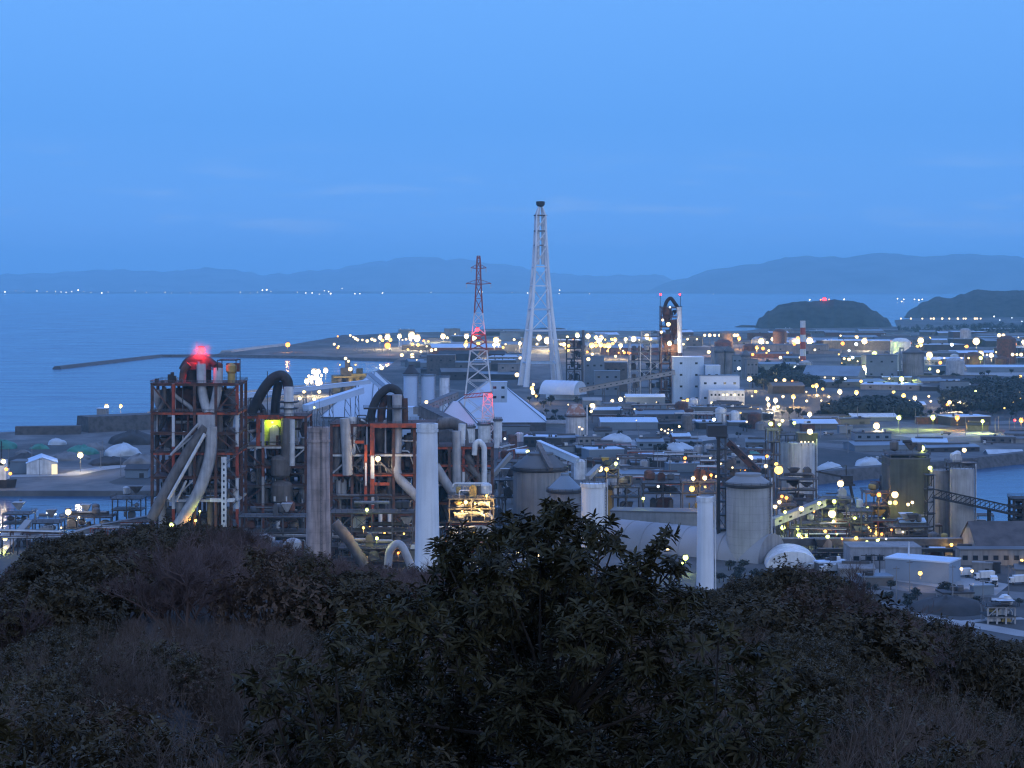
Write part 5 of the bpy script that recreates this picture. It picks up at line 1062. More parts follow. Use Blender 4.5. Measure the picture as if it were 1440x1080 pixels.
for a, b, pb, pt, dp, rf, lb in [(1118, 1178, 603, 592, 30, tent, 'wide bright pale roof lying beyond the pale twin silo'), (1198, 1262, 592, 583, 26, off_white, 'long white sided shed under a thin bright roof line'), (1278, 1302, 576, 566, 18, tent, 'pale box building at the edge of the right wood'), (845, 925, 604, 590, 40, pale_blue, 'long pale blue roof behind the white tank'), (962, 1003, 600, 592, 20, tent, 'bright thin roofed shed below the pale office'),
        (1025, 1066, 599, 594, 14, tent, 'thin bright roof strip beyond the lift tower'), (1305, 1440, 509, 503, 30, tent, 'very long pale roof strip right of the lone silo'), (1305, 1345, 527, 515, 24, roof_blue, 'blue grey shed right of the lone silo foot'), (1360, 1500, 524, 514, 26, pale_blue, 'long pale blue shed at the right edge'), (1300, 1352, 545, 534, 22, roof_blue, 'dull blue roof below the lone silo'),
        (1000, 1046, 553, 545, 16, roof_grey, 'grey hut right of the pale office'), (1068, 1120, 525, 510, 24, roof_blue, 'blue grey shed at the foot of the banded chimney'), (1390, 1440, 640, 634, 12, white_t, 'pale vehicle shelter on the far inlet bank'), (700, 745, 612, 600, 14, roof_dark, 'dark low wing under the pyramid roof eaves'), (760, 800, 600, 592, 12, concrete, 'grey hut left of the rust topped tank'),
        (820, 846, 584, 560, 12, pale_con, 'pale square hut with a bright wall lamp'), (880, 935, 572, 555, 12, pale_blue, 'pale striped hut under the boiler frame')]:
    building(lb, a, b, pb, pt, dp, roof='gable' if r_.random() < .7 else 'flat', wall=roof_grey if rf is tent else roof_blue, roofm=rf, door=False, rh=2.2)
# trucks and cars
def truck(label, group, px, py, rz, box=True, colm=off_white):
    v = gp(px, py); t = thing('truck', label, 'truck', (v.x, v.y, GZ + .15), group, rz); m = MB(); m.bx(-3.6, -2.0, -1.1, 1.1, .7, 2.6); m.build('cab', colm, t, local=True); m = MB(); m.bx(-1.85, 3.8, -1.2, 1.2, .9, 3.3 if box else 1.8); m.build('cargo_box', off_white if box else steel_m, t, local=True)
    m = MB(); m.bx(-3.64, -3.6, -.95, .95, 1.6, 2.4); m.build('windscreen', win_d, t, local=True)
    for x in (-2.7, 2.3):
        for y in (-1.05, 1.05): k = MB(); k.tube([(x, y - .15, .45), (x, y + .15, .45)], .48, 12); k.build('wheel', steel_d, t, local=True)
    return t
tk = truck('white box truck parked in the lower right yard', 'trucks in the lower right yard', 1352, 812, .2)
for px, py, rz in ((1384, 816, .2), (1398, 824, 1.4), (1432, 822, .2), (1150, 802, .4), (1166, 806, .2), (1180, 800, .9)):
    v = gp(px, py); dup(tk, (v.x, v.y, GZ + .15), rz)
tk2 = truck('flat bed truck standing on the open yards before the inlet', 'trucks on the open yards', 1100, 612, .1, False, steel)
for px, py in ((1130, 614), (1165, 612), (1210, 625), (1240, 648), (1262, 645), (1300, 640), (1330, 612), (1390, 625), (930, 612), (940, 611), (950, 611)):
    v = gp(px, py); dup(tk2, (v.x, v.y, GZ + .15), r_.uniform(-.5, .5))
# mid-distance trees
def crown_mesh(name, seed, rx, rz, nl, size, mtl, clumps=9, zc=0.0, squash=.8, hollow=.35):
    q = random.Random(seed); m = MB(); cl = []
    for i in range(clumps):
        u = Vector((q.gauss(0, 1), q.gauss(0, 1), abs(q.gauss(0, 1)) * .9 - .1)).normalized() * q.uniform(hollow, .8); cl.append((u, q.uniform(.28, .5)))
    for i in range(nl):
        c, cr_ = q.choice(cl); u = Vector((q.gauss(0, 1), q.gauss(0, 1), q.gauss(0, 1))).normalized(); p = c + u * cr_ * (q.random() ** .4)
        p = Vector((p.x * rx, p.y * rx, zc + p.z * rz * squash)); nrm = (u + Vector((q.gauss(0, .5), q.gauss(0, .5), q.gauss(.35, .5)))).normalized(); a = nrm.orthogonal().normalized(); a.rotate(Matrix.Rotation(q.uniform(0, 6.28), 3, nrm)); b = nrm.cross(a); s = size * q.uniform(.6, 1.4)
        m.add([p - a * s, p + b * s * .45, p + a * s, p - b * s * .5 + nrm * s * .12], [(0, 3, 2, 1)])
    me = bpy.data.meshes.new(name); me.from_pydata(m.v, [], m.f); me.materials.append(mtl); return me
FT = [crown_mesh('crown', 300 + i, 4.2, 4.4, 420, .62, wood_m, 10, zc=4.6) for i in range(3)]
TR = MB(); TR.tube([(0, 0, -.5), (.1, .05, 2.5), (0, .1, 5)], [.4, .3, .15], 6); TRK = bpy.data.meshes.new('trunk'); TRK.from_pydata(TR.v, [], TR.f); TRK.materials.append(bark)
def tree(label, group, px, py, s):
    v = gp(px, py); t = thing('tree', label, 'tree', (v.x, v.y, GZ), group, r_.uniform(0, 6.28)); t.scale = (s, s, s * r_.uniform(.8, 1.15))
    link('trunk', TRK, t); link('crown', r_.choice(FT), t); return t
for place, a, b, c, d_, n, s0, s1 in [('in the dark clump under the banded chimney', 1085, 1140, 533, 540, 18, 1.2, 2.6), ('in the clump right of the pale office', 1058, 1090, 528, 548, 14, 1, 2.0), ('along the far inlet bank road', 1100, 1430, 584, 590, 34, .6, 1.1), ('in the yards beyond the long grey shed', 870, 1060, 606, 660, 26, .5, 1.0),
        ('around the wide dark drum store', 690, 860, 620, 700, 18, .5, .9), ('along the edge of the lower right yard', 1180, 1440, 826, 860, 26, .35, .7), ('between the tent stores and the tall tower', 700, 830, 556, 600, 26, .6, 1.2), ('on the plain around the lone grey silo', 1080, 1430, 505, 550, 34, .8, 1.7), ('beside the short white chimney foot', 1010, 1080, 800, 822, 12, .4, .7), ('beyond the pale office block', 840, 1060, 575, 598, 22, .5, 1.0)]:
    for i in range(n): tree('dark rounded tree ' + place, 'trees ' + place, r_.uniform(a, b), r_.uniform(c, d_), r_.uniform(s0, s1))
def woods(name, pts, n, h0, h1, seed):
    """a far wood that reads as one mass"""
    q = random.Random(seed); m = MB(); (xa, ya), (xb, yb) = pts
    for i in range(n):
        px, py = q.uniform(xa, xb), q.uniform(ya, yb); v = gp(px, py); h = q.uniform(h0, h1) * (.55 + .45 * math.sin(math.pi * (px - xa) / (xb - xa))); rr = h * .42
        for k in range(46):
            u = Vector((q.gauss(0, 1), q.gauss(0, 1), q.gauss(0, 1))).normalized(); p = Vector((v.x + u.x * rr, v.y + u.y * rr, GZ + h * .62 + u.z * h * .42)); a = u.orthogonal().normalized(); a.rotate(Matrix.Rotation(q.uniform(0, 6.28), 3, u)); b = u.cross(a); s = q.uniform(.8, 1.8) * h / 9
            m.add([p - a * s, p + b * s * .5, p + a * s, p - b * s * .5], [(0, 3, 2, 1)])
    return tag(m.build(name, wood_m), kind='stuff')
woods('woods', ((1158, 578), (1296, 590)), 330, 9, 16, 1)
woods('woods', ((1322, 556), (1560, 582)), 520, 8, 15, 2)
woods('woods', ((1320, 540), (1560, 556)), 300, 7, 12, 3)
woods('woods', ((1062, 536), (1160, 546)), 200, 9, 15, 4)
woods('woods', ((1262, 462), (1600, 470)), 260, 10, 18, 5)

# small tanks, pipe racks and poles scattered through the works
def tanks(place, a, b, c, e, n, r0, r1):
    for i in range(n):
        v = gp(r_.uniform(a, b), r_.uniform(c, e)); r = r_.uniform(r0, r1); h = r * r_.uniform(1.2, 3.2); mm, nm = r_.choice(((duct_l, 'grey'), (off_white, 'white'), (grime, 'sooty'), (rust, 'rusty'), (concrete, 'dull grey')))
        t = thing('small_tank', 'small ' + nm + ' upright tank ' + place, 'tank', (v.x, v.y, GZ), 'small tanks ' + place); m = MB(); m.lathe([(r, GZ - .2), (r, GZ + h), (r * .55, GZ + h + r * .3), (0, GZ + h + r * .36)], (v.x, v.y), 18); m.build('drum', mm, t)
        k = MB(); handrail(k, ring(v.x, v.y, r * .95, 10), GZ + h + .1, closed=True, w=.1, gap=9); k.build('handrail', steel_m, t)
        k = MB(); k.tube(bend([(v.x + r * 1.15, v.y - .3, GZ), (v.x + r * 1.15, v.y - .3, GZ + h + .9), (v.x + r * .3, v.y - .3, GZ + h + 1.0)], .6, 3), .16, 6); k.build('pipe', steel, t)
def racks(place, a, b, c, e, n):
    for i in range(n):
        v = gp(r_.uniform(a, b), r_.uniform(c, e)); w = r_.uniform(14, 44); h = r_.uniform(4, 9); ang = r_.choice((0, 0, .15, -.2, 1.2)); ux, uy = math.cos(ang), math.sin(ang)
        t = thing('pipe_rack', ('long' if w > 28 else 'short') + ' open pipe rack on portal frames ' + place, 'pipe rack', (v.x, v.y, GZ), 'pipe racks ' + place); nn = max(2, int(w / 6)); m = MB(); px_, py_ = -uy, ux
        for k in range(nn + 1):
            x, y = v.x + ux * w * k / nn, v.y + uy * w * k / nn
            for s in (-1.4, 1.4): m.bar((x + px_ * s, y + py_ * s, GZ), (x + px_ * s, y + py_ * s, GZ + h), .3)
            m.bar((x - px_ * 1.6, y - py_ * 1.6, GZ + h), (x + px_ * 1.6, y + py_ * 1.6, GZ + h), .3)
        for s in (-1.4, 1.4): m.bar((v.x + px_ * s, v.y + py_ * s, GZ + h - .1), (v.x + ux * w + px_ * s, v.y + uy * w + py_ * s, GZ + h - .1), .22)
        m.build('portal_frame', r_.choice((steel_m, rust, steel_d, red)), t)
        for q_ in range(4):
            s = -1.2 + .8 * q_; z = GZ + h + .3 + (r_.random() < .3) * .5; k = MB(); k.tube([(v.x + px_ * s, v.y + py_ * s, z), (v.x + ux * w + px_ * s, v.y + uy * w + py_ * s, z)], r_.uniform(.14, .36), 6); k.build('pipe', r_.choice((duct_l, grime, off_white, rust, steel)), t)
for place, a, b, c, e, n, r0, r1 in [('among the clutter beyond the long grey shed', 860, 1070, 640, 700, 22, 1.5, 3.6), ('at the right works under the green lamps', 1092, 1300, 722, 768, 22, 1.0, 2.6), ('at the feet of the dark preheater towers', 336, 700, 720, 792, 26, 1.0, 2.6), ('behind the wide dark drum store', 690, 850, 618, 690, 16, 1.4, 3.4), ('along the left basin works', 0, 205, 752, 782, 14, 1.2, 3.0), ('in the yards below the far pale office', 830, 1070, 578, 606, 14, 2.5, 6), ('on the far plain before the wooded island', 1000, 1440, 478, 530, 18, 5, 14)]: tanks(place, a, b, c, e, n, r0, r1)
for place, a, b, c, e, n in [('among the clutter beyond the long grey shed', 850, 1060, 640, 700, 14), ('at the right works under the green lamps', 1092, 1290, 728, 772, 12), ('at the feet of the dark preheater towers', 336, 680, 730, 795, 14), ('behind the wide dark drum store', 690, 850, 625, 690, 9), ('along the left basin works', -10, 190, 752, 785, 8), ('in the yards below the far pale office', 830, 1060, 575, 606, 9)]: racks(place, a, b, c, e, n)
for place, a, b, c, e, n in [('across the open yards before the inlet', 1090, 1440, 586, 640, 14), ('among the clutter beyond the long grey shed', 860, 1060, 625, 700, 12), ('on the lower right yard', 1180, 1440, 780, 870, 9), ('along the harbour yard quay', 10, 205, 650, 672, 6)]:
    for i in range(n):
        v = gp(r_.uniform(a, b), r_.uniform(c, e)); h = r_.uniform(9, 14); t = thing('utility_pole', 'thin utility pole with a crossbar ' + place, 'utility pole', (v.x, v.y, GZ), 'utility poles ' + place); m = MB(); m.tube([(v.x, v.y, GZ), (v.x, v.y, GZ + h)], [.22, .14], 6); m.build('pole', concrete, t); m = MB(); m.bar((v.x - 1.1, v.y, GZ + h - .8), (v.x + 1.1, v.y, GZ + h - .8), .16); m.build('crossbar', steel_m, t)
# ------------------------------------------------------------------ lamps
FS = 'lights of the far shore'
for place, px0, items in (('left of the long breakwater', 0, [(7, 410.5, 2.2), (22, 409, 1), (33, 410, 1), (52, 409, 1.5), (66, 410, 1), (78, 410, 1.8), (86, 410.5, 1.4), (93, 411, 2), (101, 410, 1.2), (110, 408, 2), (118, 410, 1), (128, 411, 1), (143, 412, 1.8), (152, 410.5, 1), (190, 409, 1), (206, 411, 1), (232, 411, 1.3), (241, 412, 1), (268, 412, 1.3), (280, 412, 1)]),
        ('beyond the headland', 0, [(338, 411, 1.8), (352, 412, 1), (362, 411, 1.4), (369, 408, 2.2), (375, 407.5, 2.2), (381, 410, 1.2), (418, 411, 1), (430, 412, 1.7), (439, 412, 1.8), (449, 414, 1.9), (456, 409, 1.5), (462, 410, 1.5), (465, 413, 2.1), (481, 405.5, 1.2), (499, 413, 1.8), (506, 413, 1.6), (538, 412, 2.2)]),
        ('around the tall pale tower', 0, [(588, 414, 1), (594, 415, 1.6), (606, 411, 1), (674, 410.5, 1.5), (678, 410.5, 1.5), (720, 411, 1), (742, 412, 1.6), (787, 408, 1.8), (786, 413, 1.6), (802, 416, 1.2), (829, 413, 1), (843, 416, 2.2), (848, 416, 2.2), (874, 415, 1), (880, 415, 1.2)]),
        ('left of the round wooded island', 0, [(1003, 414, 1), (1012, 416, 1.2), (1028, 417.5, 2), (1038, 416.5, 2), (1027, 425.5, 1.8), (1052, 418, 1.2), (1057, 426, 2), (1085, 417, 1), (1095, 418, 1.2), (1100, 418, 1)])):
    for px, py, rp in items: lamp(px, py, rp, 'k', 'tiny lamp shining on the far shore ' + place, FS + ' ' + place, d=22000 if py < 419 else 14000, rs=.52, pole=8, name='shore_lamp')
for px, py, rp in ((1262, 420, 2), (1268, 424, 1.6), (1271, 421, 1.8), (1286, 421, 1.6), (1292, 422, 2), (1297, 421, 2), (1265, 431, 1.5), (1240, 428, 1), (1250, 427, 1.2)): lamp(px, py, rp, 'k', 'small lamp in the gap between the two wooded hills', 'lights between the wooded hills', d=12500, rs=.55, pole=8, name='shore_lamp')
for px in (1267, 1281, 1297, 1309, 1313, 1325, 1335, 1347, 1355, 1358, 1371, 1374, 1379): lamp(px, 448, 2.5, 'w', 'white lamp in the even row at the foot of the right wooded hill', 'row of lamps under the right hill', d=6000, pole=10, rs=.55)
for px, py in ((1398, 445), (1406, 450), (1423, 447), (1349, 457), (1361, 458), (1330, 455), (1300, 457), (1288, 456), (1260, 458), (1437, 452), (1390, 456), (1412, 458)): lamp(px, py, 1.4, 'c', 'faint bluish lamp scattered below the row under the right hill', 'faint lamps below the right hill', d=5600, pole=8, rs=.6)
lamp(1159.5, 421, 3, 'r', 'red lamp on top of the round wooded island', d=5050, name='beacon', cat='beacon', watts=0)
for px, py in ((1154, 421.5), (1166, 421), (1138.6, 421.5), (1187, 421)): lamp(px, py, 1.5, 'o' if 1150 < px < 1170 else 'k', 'small lamp on the crest of the round wooded island', 'lamps on the island crest', d=5060, rs=.6)
Q = lambda lb, g, it, **k: lamps(lb, g, it, **k)
Q('white lamp along the lit far quay left of the pylon', 'lamps of the far quay left of the pylon', [(492.6, 471.7, 2), (497, 474, 1.8), (500, 476, 2), (503, 478, 1.8), (509.6, 478, 1.8), (516.4, 479.5, 2.8), (523, 477, 2), (527, 478.5, 2), (534.4, 474.4, 3.6), (545, 474, 3.6), (549, 478, 2.4, 'y'), (538, 478.5, 2.4, 'y'), (561.7, 472.7, 3.4), (571, 477, 2.2), (566, 478, 1.6), (579, 472, 4.6), (577, 476, 3), (586.5, 475.4, 4.8), (580, 484, 2.6, 'y'), (588, 485, 2.2, 'y'), (623, 473, 3.8), (629, 475, 2.2), (640, 470, 1.2), (475, 473, 1.2, 'o')], h=20)
Q('white lamp along the lit far quay between pylon and tall tower', 'lamps of the far quay by the tall tower', [(656, 473, 4.6), (666.7, 475, 4.6), (655, 484.7, 3.2, 'y'), (672.5, 484, 2.8, 'y'), (698, 478.5, 4.2), (695, 484.7, 3), (700.7, 484.7, 2), (723, 477.5, 2.2), (731, 482.8, 3), (758, 475, 4.4), (769.7, 479, 5.4), (755, 484, 2.2), (711, 484, 1.6), (738, 485, 2.4), (745, 484, 2)], h=20)
Q('small white lamp on the quay sheds left of the pylon', 'lamps on the quay sheds', [(615, 488, 2), (612.6, 491.5, 2.2), (606.8, 492.5, 2.2), (592, 494.4, 1.6), (565, 499.3, 2.6), (579.5, 499, 2.4), (580, 502.5, 2.6), (628.7, 500, 2.8), (637, 500, 1.4), (586, 506, 1.3), (731.8, 503.8, 2.2), (600, 487, 1.2), (548, 490, 1.2)], h=12)
lamp(404.7, 484.7, 4.6, 'o', 'lone orange lamp on the low headland, reflected in the bay', h=12, watts=60000)
lamp(545, 486, 4.4, 'o', 'second orange lamp further right along the bay shore', h=14, watts=60000)
lamp(475, 489, 1.8, 'o', 'dim orange lamp between the two big orange lamps', h=8)
lamp(470, 484, 1.8, 'w', 'small white lamp on the headland slope', h=8); lamp(476, 487, 1.6, 'w', 'smaller white lamp below the headland slope lamp', h=6)
lamp(727, 527, 2.8, 'w', 'lone white lamp on dark ground left of the tall tower foot', h=10)
Q('warm lamp stacked beside the right foot of the tall tower', 'lamps stacked by the tall tower foot', [(750, 541, 2.6, 'w'), (748, 546, 3, 'y'), (749.7, 552.4, 2.8, 'w'), (754, 557, 1.6, 'y'), (752, 570, 2.6, 'w')], d=1800)
lamp(536.8, 517.4, 2.8, 'w', 'single white lamp on the bay shore behind the left peaked store', h=10)
Q('white floodlight in the dazzling bunch above the left peaked store', 'dazzling floodlight bunch', [(441, 522.6, 3.4), (447, 523, 3.4), (458, 521, 4), (438, 532, 2.8), (445, 531, 3.4), (431.4, 536, 3.2), (438, 537, 2.4), (448.5, 538.5, 4.8), (434, 529, 1.6), (452, 528, 1.6)], d=1900, pole=14)
Q('small white lamp among the works left of the peaked store', 'lamps by the left peaked store', [(427.5, 551, 2.2), (421.7, 560, 3), (449, 551, 2.6), (442, 561, 2.6), (442, 573, 1.8, 'g'), (357, 571, 2.4)], d=1150, pole=20)
Q('small lamp on the ochre port works', 'lamps on the port works', [(492.6, 519, 2.6), (486, 504, 2), (490, 508, 1.8), (478, 513, 1.2, 'y'), (500, 513, 1.2, 'y')], d=1940)
lamp(599.6, 565.4, 2.6, 'w', 'white lamp on the grey conveyor beside the pale silos', d=1290); lamp(710, 617, 1.8, 'c', 'small cool lamp under the pyramid roof eaves', h=5)
for px, py, lb in ((150, 572, 'left'), (170, 571, 'right')): lamp(px, py, 3, 'y' if px > 160 else 'w', lb + ' harbour lamp on the mole end beyond the higher sea wall', h=10)
lamp(113, 640, 4, 'w', 'bright warm lamp on the quay road right of the white harbour shed', h=10, watts=30000)
lamp(5, 649, 4.5, 'w', 'bright white lamp on the ship bridge at the left edge', d=1025, watts=12000); lamp(9, 660, 2.6, 'o', 'upper orange lamp on the ship at the left edge', d=1024); lamp(14.5, 666, 2.6, 'o', 'lower orange lamp on the ship at the left edge', d=1024)
lamp(67, 722, 3, 'c', 'left bluish white lamp of the twin yard lamps on the basin edge', d=862, pole=6, watts=4000); lamp(96, 720, 4.2, 'w', 'right warm white lamp of the twin yard lamps on the basin edge', d=862, pole=8, watts=8000)
lamp(78, 723, 1.4, 'c', 'tiny blue lamp between the twin yard lamps', d=862); lamp(111, 727, 1.4, 'w', 'tiny lamp right of the twin yard lamps', d=862)
lamp(7, 757, 3.4, 'w', 'warm lamp at the left edge above a yellow one', d=790, watts=3000); lamp(8, 770, 2.6, 'g', 'yellow green lamp at the left edge below a warm one', d=785, watts=2500); lamp(86, 742, 1.8, 'w', 'small lamp on a thin pole beside the flat conveyor', d=830); lamp(41, 754, 1.6, 'w', 'small lamp at the hoppers by the leaning conveyor', d=828)
lamp(241.5, 738, 3.2, 'g', 'pale green yellow lamp at the brush edge under the big tower', d=775, watts=4000)
for px, py, c, lb in ((281, 719, 'g', 'green yellow lamp low inside the big left tower'), (267, 731, 'o', 'left amber lamp at the foot of the big tower'), (275, 732, 'y', 'right yellow lamp at the foot of the big tower')): lamp(px, py, 1.8, c, lb, d=796, watts=1500)
lamp(283, 493, 5.2, 'r', 'strong red beacon glowing on top of the big left tower', d=806, watts=34000, name='beacon', cat='beacon')
lamp(531.5, 645, 4.4, 'w', 'bright white floodlight on the red gantry of the third tower', d=809, watts=9000)
lamp(516, 717, 2.2, 'g', 'green yellow lamp on the low mill equipment', d=765, watts=2500); lamp(530, 757, 2.8, 'g', 'yellow green lamp low in front of the mill equipment', d=742, watts=3000); lamp(511, 742, 1.8, 'y', 'yellow lamp over a lit round deck by the brown chimney', d=742, watts=5000); lamp(482, 792, 1.2, 'w', 'tiny lamp in the brush by the brown chimney foot', d=735)
Q('yellow lamp in the glowing pipework right of the white chimney', 'lamps in the glowing pipework', [(655, 706, 2.8, 'w'), (668, 708, 1.3, 'y'), (684, 697, 1.4, 'y'), (650, 719, 1.2, 'y'), (674, 716, 1.5, 'y'), (681, 724, 1.2, 'y'), (640, 721, 1.1, 'y'), (688, 709, 1.2, 'y')], d=798, watts=7000)
lamp(640, 760, 1.5, 'w', 'tiny lamp in the brush behind the broadleaf tree top', d=760); lamp(728, 778, 1.8, 'w', 'tiny lamp glinting through the broadleaf tree', d=770); lamp(756, 781, 2, 'w', 'second tiny lamp glinting through the broadleaf tree', d=770)
lamp(742, 635, 2.6, 'g', 'lamp over the wide dark drum store roof', d=880); 
for px, py, rp, c, lb in ((843.8, 659.4, 3.6, 'w', 'left'), (853, 660, 3.4, 'y', 'middle'), (866, 652, 3.2, 'g', 'greenish right')): lamp(px, py, rp, c, lb + ' lamp of the three above the white tank', d=900, watts=3500)
lamp(925.6, 684, 2, 'c', 'small cool lamp beyond the long grey shed', d=880); lamp(904.6, 701, 2.5, 'g', 'yellow green lamp over the long grey shed', d=850, watts=1500)
for px, py, rp, c, lb in ((974.8, 672.8, 3.6, 'w', 'left warm lamp of the pair behind the short white chimney'), (991, 672, 3.6, 'w', 'right warm lamp of the pair behind the short white chimney'), (973, 687.5, 4, 'y', 'yellow lamp just above the short white chimney'), (1000, 668, 2.2, 'o', 'amber lamp right of the pair behind the short white chimney')): lamp(px, py, rp, c, lb, d=875, watts=3500)
lamp(874, 772.5, 3, 'y', 'yellow lamp low between leaves of the broadleaf tree', d=740, watts=2500); lamp(939, 773, 2, 'w', 'white lamp low right of the broadleaf tree', d=740); lamp(964, 784, 3.4, 'g', 'big greenish lamp in the brush left of the short white chimney', d=730, watts=5000); lamp(960, 792, 2, 'g', 'smaller greenish lamp under the big greenish one', d=728, watts=2500)
# far plant lamps
Q('lamp on the far dark kiln tower', 'lamps on the far kiln tower', [(942, 432, 1.6, 'c'), (932, 450, 2.4), (940, 456, 2.8), (930, 467, 2.6), (941.5, 483, 3.2)], d=1772)
Q('lamp on the lit far quay between the tall tower and the dark kiln tower', 'lamps of the far quay right of the tall tower', [(797.8, 474, 2), (812, 471.7, 3.6), (793, 484.4, 2.8), (788.7, 484, 2.6), (827, 472.6, 4.4), (838.5, 474.7, 3), (845.4, 475, 4.4), (842.6, 479, 3.6), (865, 477.5, 3.2, 'y'), (860, 477, 2.4, 'y'), (879.7, 477, 3.2), (891, 477, 3.8), (899, 478, 1.2), (832, 485.6, 3.8, 'y'), (838, 486, 2.6, 'y'), (844.7, 485, 3, 'y'), (850, 486, 2.6, 'y'), (855.8, 485.8, 3.8, 'y'), (861.8, 483, 2.8, 'y'), (872.8, 485.8, 3), (909.7, 472.5, 4), (914, 477, 3.2)], h=20)
Q('reddish lamp on the ground before the boiler frame', 'reddish lamps before the boiler frame', [(878, 496, 2, 'o'), (885, 496, 2.6, 'o'), (870, 496, 1.4, 'o'), (826, 495, 2, 'o')], h=8)
Q('small white lamp among the blocks left of the boiler frame', 'lamps on the blue grey blocks', [(833, 498, 2.4), (827.4, 505, 2.6), (865.6, 501, 2), (900, 565.6, 1.6, 'c'), (887, 565, 1.2, 'c')], d=1770)
Q('white lamp under the long conveyor gallery', 'lamps under the long conveyor gallery', [(861, 564, 2.8), (872.7, 561.6, 3)], d=1700); lamp(833, 570.7, 3.6, 'w', 'bright wall lamp on the pale square hut', d=gd(584) - 2, watts=20000)
Q('warm lamp at the foot of the tall pale block', 'lamps at the pale block foot', [(954.4, 566.7, 2.4), (961, 565, 2.6, 'y'), (967, 563, 2.6, 'y'), (975.6, 562, 2.8, 'y'), (986.7, 571, 2)], d=1705)
Q('yellow lamp along the lit edge right of the dark kiln tower', 'lamps in the bright line right of the kiln tower', [(991, 471.5, 2), (998, 471.5, 2.2), (1005, 471.5, 2.2), (1012, 471.5, 2.2), (1020, 472, 3, 'y'), (1028, 471.5, 2.2), (1033, 471.5, 2.2), (1037, 471.5, 2.6), (1019, 475, 3, 'o'), (1039.5, 476, 3, 'o'), (1011, 483.8, 3, 'o'), (1015, 483.5, 2.4, 'y'), (1023, 483, 2.6, 'o'), (967, 477, 1.6), (980, 477, 1.6), (961, 484, 1.4)], h=18)
Q('small lamp on the grey blocks beside the pale office', 'lamps by the pale office', [(996.7, 495, 2.2), (1039, 518, 2.2, 'c'), (1054, 532.7, 3.6), (1004, 590, 2.4, 'c'), (1054, 532, 1.5)], h=12)
Q('tiny white lamp in the low line on the bare ground below the pale office', 'low line of tiny lamps', [(930, 604, 1.3), (935, 606, 1.3), (940, 604, 1.3), (945, 605, 1.3), (939, 609, 1.4), (946, 609, 1.2), (952, 610, 1.2)], h=4)
Q('lamp glittering on the far plain left of the banded chimney', 'lamps left of the banded chimney', [(1070.5, 480, 4.6), (1064, 489, 3, 'o'), (1073, 490, 2.4, 'o'), (1081, 493, 2.2), (1086.7, 477, 2.8), (1100, 474.4, 2.8, 'y'), (1122, 476, 3, 'o'), (1117, 484, 2, 'o'), (1097.5, 502.8, 2.8), (1054, 532.5, 2.6)], h=16)
Q('lamp glittering on the far plain between the banded chimney and the lone silo', 'lamps right of the banded chimney', [(1138.6, 479, 4.8), (1146, 492, 1.6), (1185, 483, 2.6, 'o'), (1205, 474, 2.2), (1204, 484, 2.2, 'c'), (1215.6, 479.7, 4.4), (1229.7, 497.8, 3.2, 'g'), (1254, 480.5, 2.8, 'o'), (1279.5, 482.5, 2.6, 'o'), (1294.7, 479, 4.6), (1295, 485, 3, 'y'), (1199, 502.8, 2.2, 'c'), (1194, 493, 1.8, 'c'), (1182, 472, 1.4)], h=16)
Q('lamp glittering on the far plain right of the lone silo', 'lamps right of the lone silo', [(1372.8, 480, 4.6), (1405, 471.4, 2.8), (1411, 471.4, 2.8), (1404, 479, 2, 'o'), (1404, 485, 2, 'o'), (1427, 484, 2.4, 'o'), (1439, 481, 3.2), (1338.6, 484.7, 2.2, 'c'), (1307, 499.4, 4), (1306, 504, 2.6, 'y'), (1379, 498.6, 4.8), (1379, 503.5, 3, 'g'), (1388, 499, 1.6), (1394, 499.4, 3.2), (1424, 498.6, 2.4), (1430, 498.6, 2.4), (1436, 498.6, 2.2), (1319, 522, 2.6), (1328, 503.5, 1.3), (1352, 503.5, 1.3), (1362, 503.5, 1.4)], h=16)
Q('white lamp in the arc on the ledges left of the lone silo', 'lamp arc by the lone silo', [(1215, 517, 4), (1229, 520, 4.2), (1239, 523.6, 2.6), (1247.5, 523.6, 4.4), (1259, 518, 3.2), (1257, 523, 2.2)], d=2190)
Q('lamp scattered between the dark tree clump and the right wood', 'lamps around the dark tree clump', [(1267.8, 533, 3, 'g'), (1118.6, 516.7, 2.8, 'c'), (1158.6, 518.6, 3.6, 'g'), (1086.7, 527, 3.2), (1091, 534.7, 2.2), (1103, 534.7, 2.4), (1109, 525.5, 2.2), (1118.6, 539.4, 2.6), (1114, 536, 1.8, 'o'), (1143, 543, 2.6, 'y'), (1148, 542.5, 3, 'y'), (1157, 547, 1.8, 'y'), (1188.6, 532.5, 2.2, 'c'), (1181, 551, 3.2), (1204.4, 552, 4, 'y'), (1149, 556, 2.6), (1165.6, 558, 2.2), (1115.6, 558, 3, 'y'), (1134, 551, 1.4), (1160, 531, 1.6), (1172, 532, 1.6)], h=9)
Q('white lamp in the cluster of five below the pale office annex', 'cluster of five lamps', [(1079.4, 561, 3.4), (1090.6, 563, 3.2), (1080.8, 569, 3.2), (1088.6, 574, 3), (1094, 572, 2.8)], h=9)
Q('lamp at the edge of the right dark wood', 'lamps at the right wood', [(1256.7, 559.7, 2.6), (1270.6, 556.4, 3.2, 'y'), (1286.4, 559.7, 3.2), (1278, 564.7, 2.8), (1335, 566, 3), (1332, 569, 2, 'o'), (1349, 566, 3), (1430, 553, 2.6), (1434, 553, 2.4), (1257, 551, 1.8, 'g')], h=8)
Q('street lamp along the far inlet bank road', 'street lamps of the inlet bank road', [(1138.6, 582.5, 3.4), (1264, 587.5, 3, 'g'), (1312, 587, 3.2, 'g'), (1346, 587.5, 3, 'o'), (1381.7, 592.5, 3, 'g'), (1436, 591, 3, 'o'), (1427, 591, 1.6, 'r'), (1232.5, 599, 4.2)], h=9)
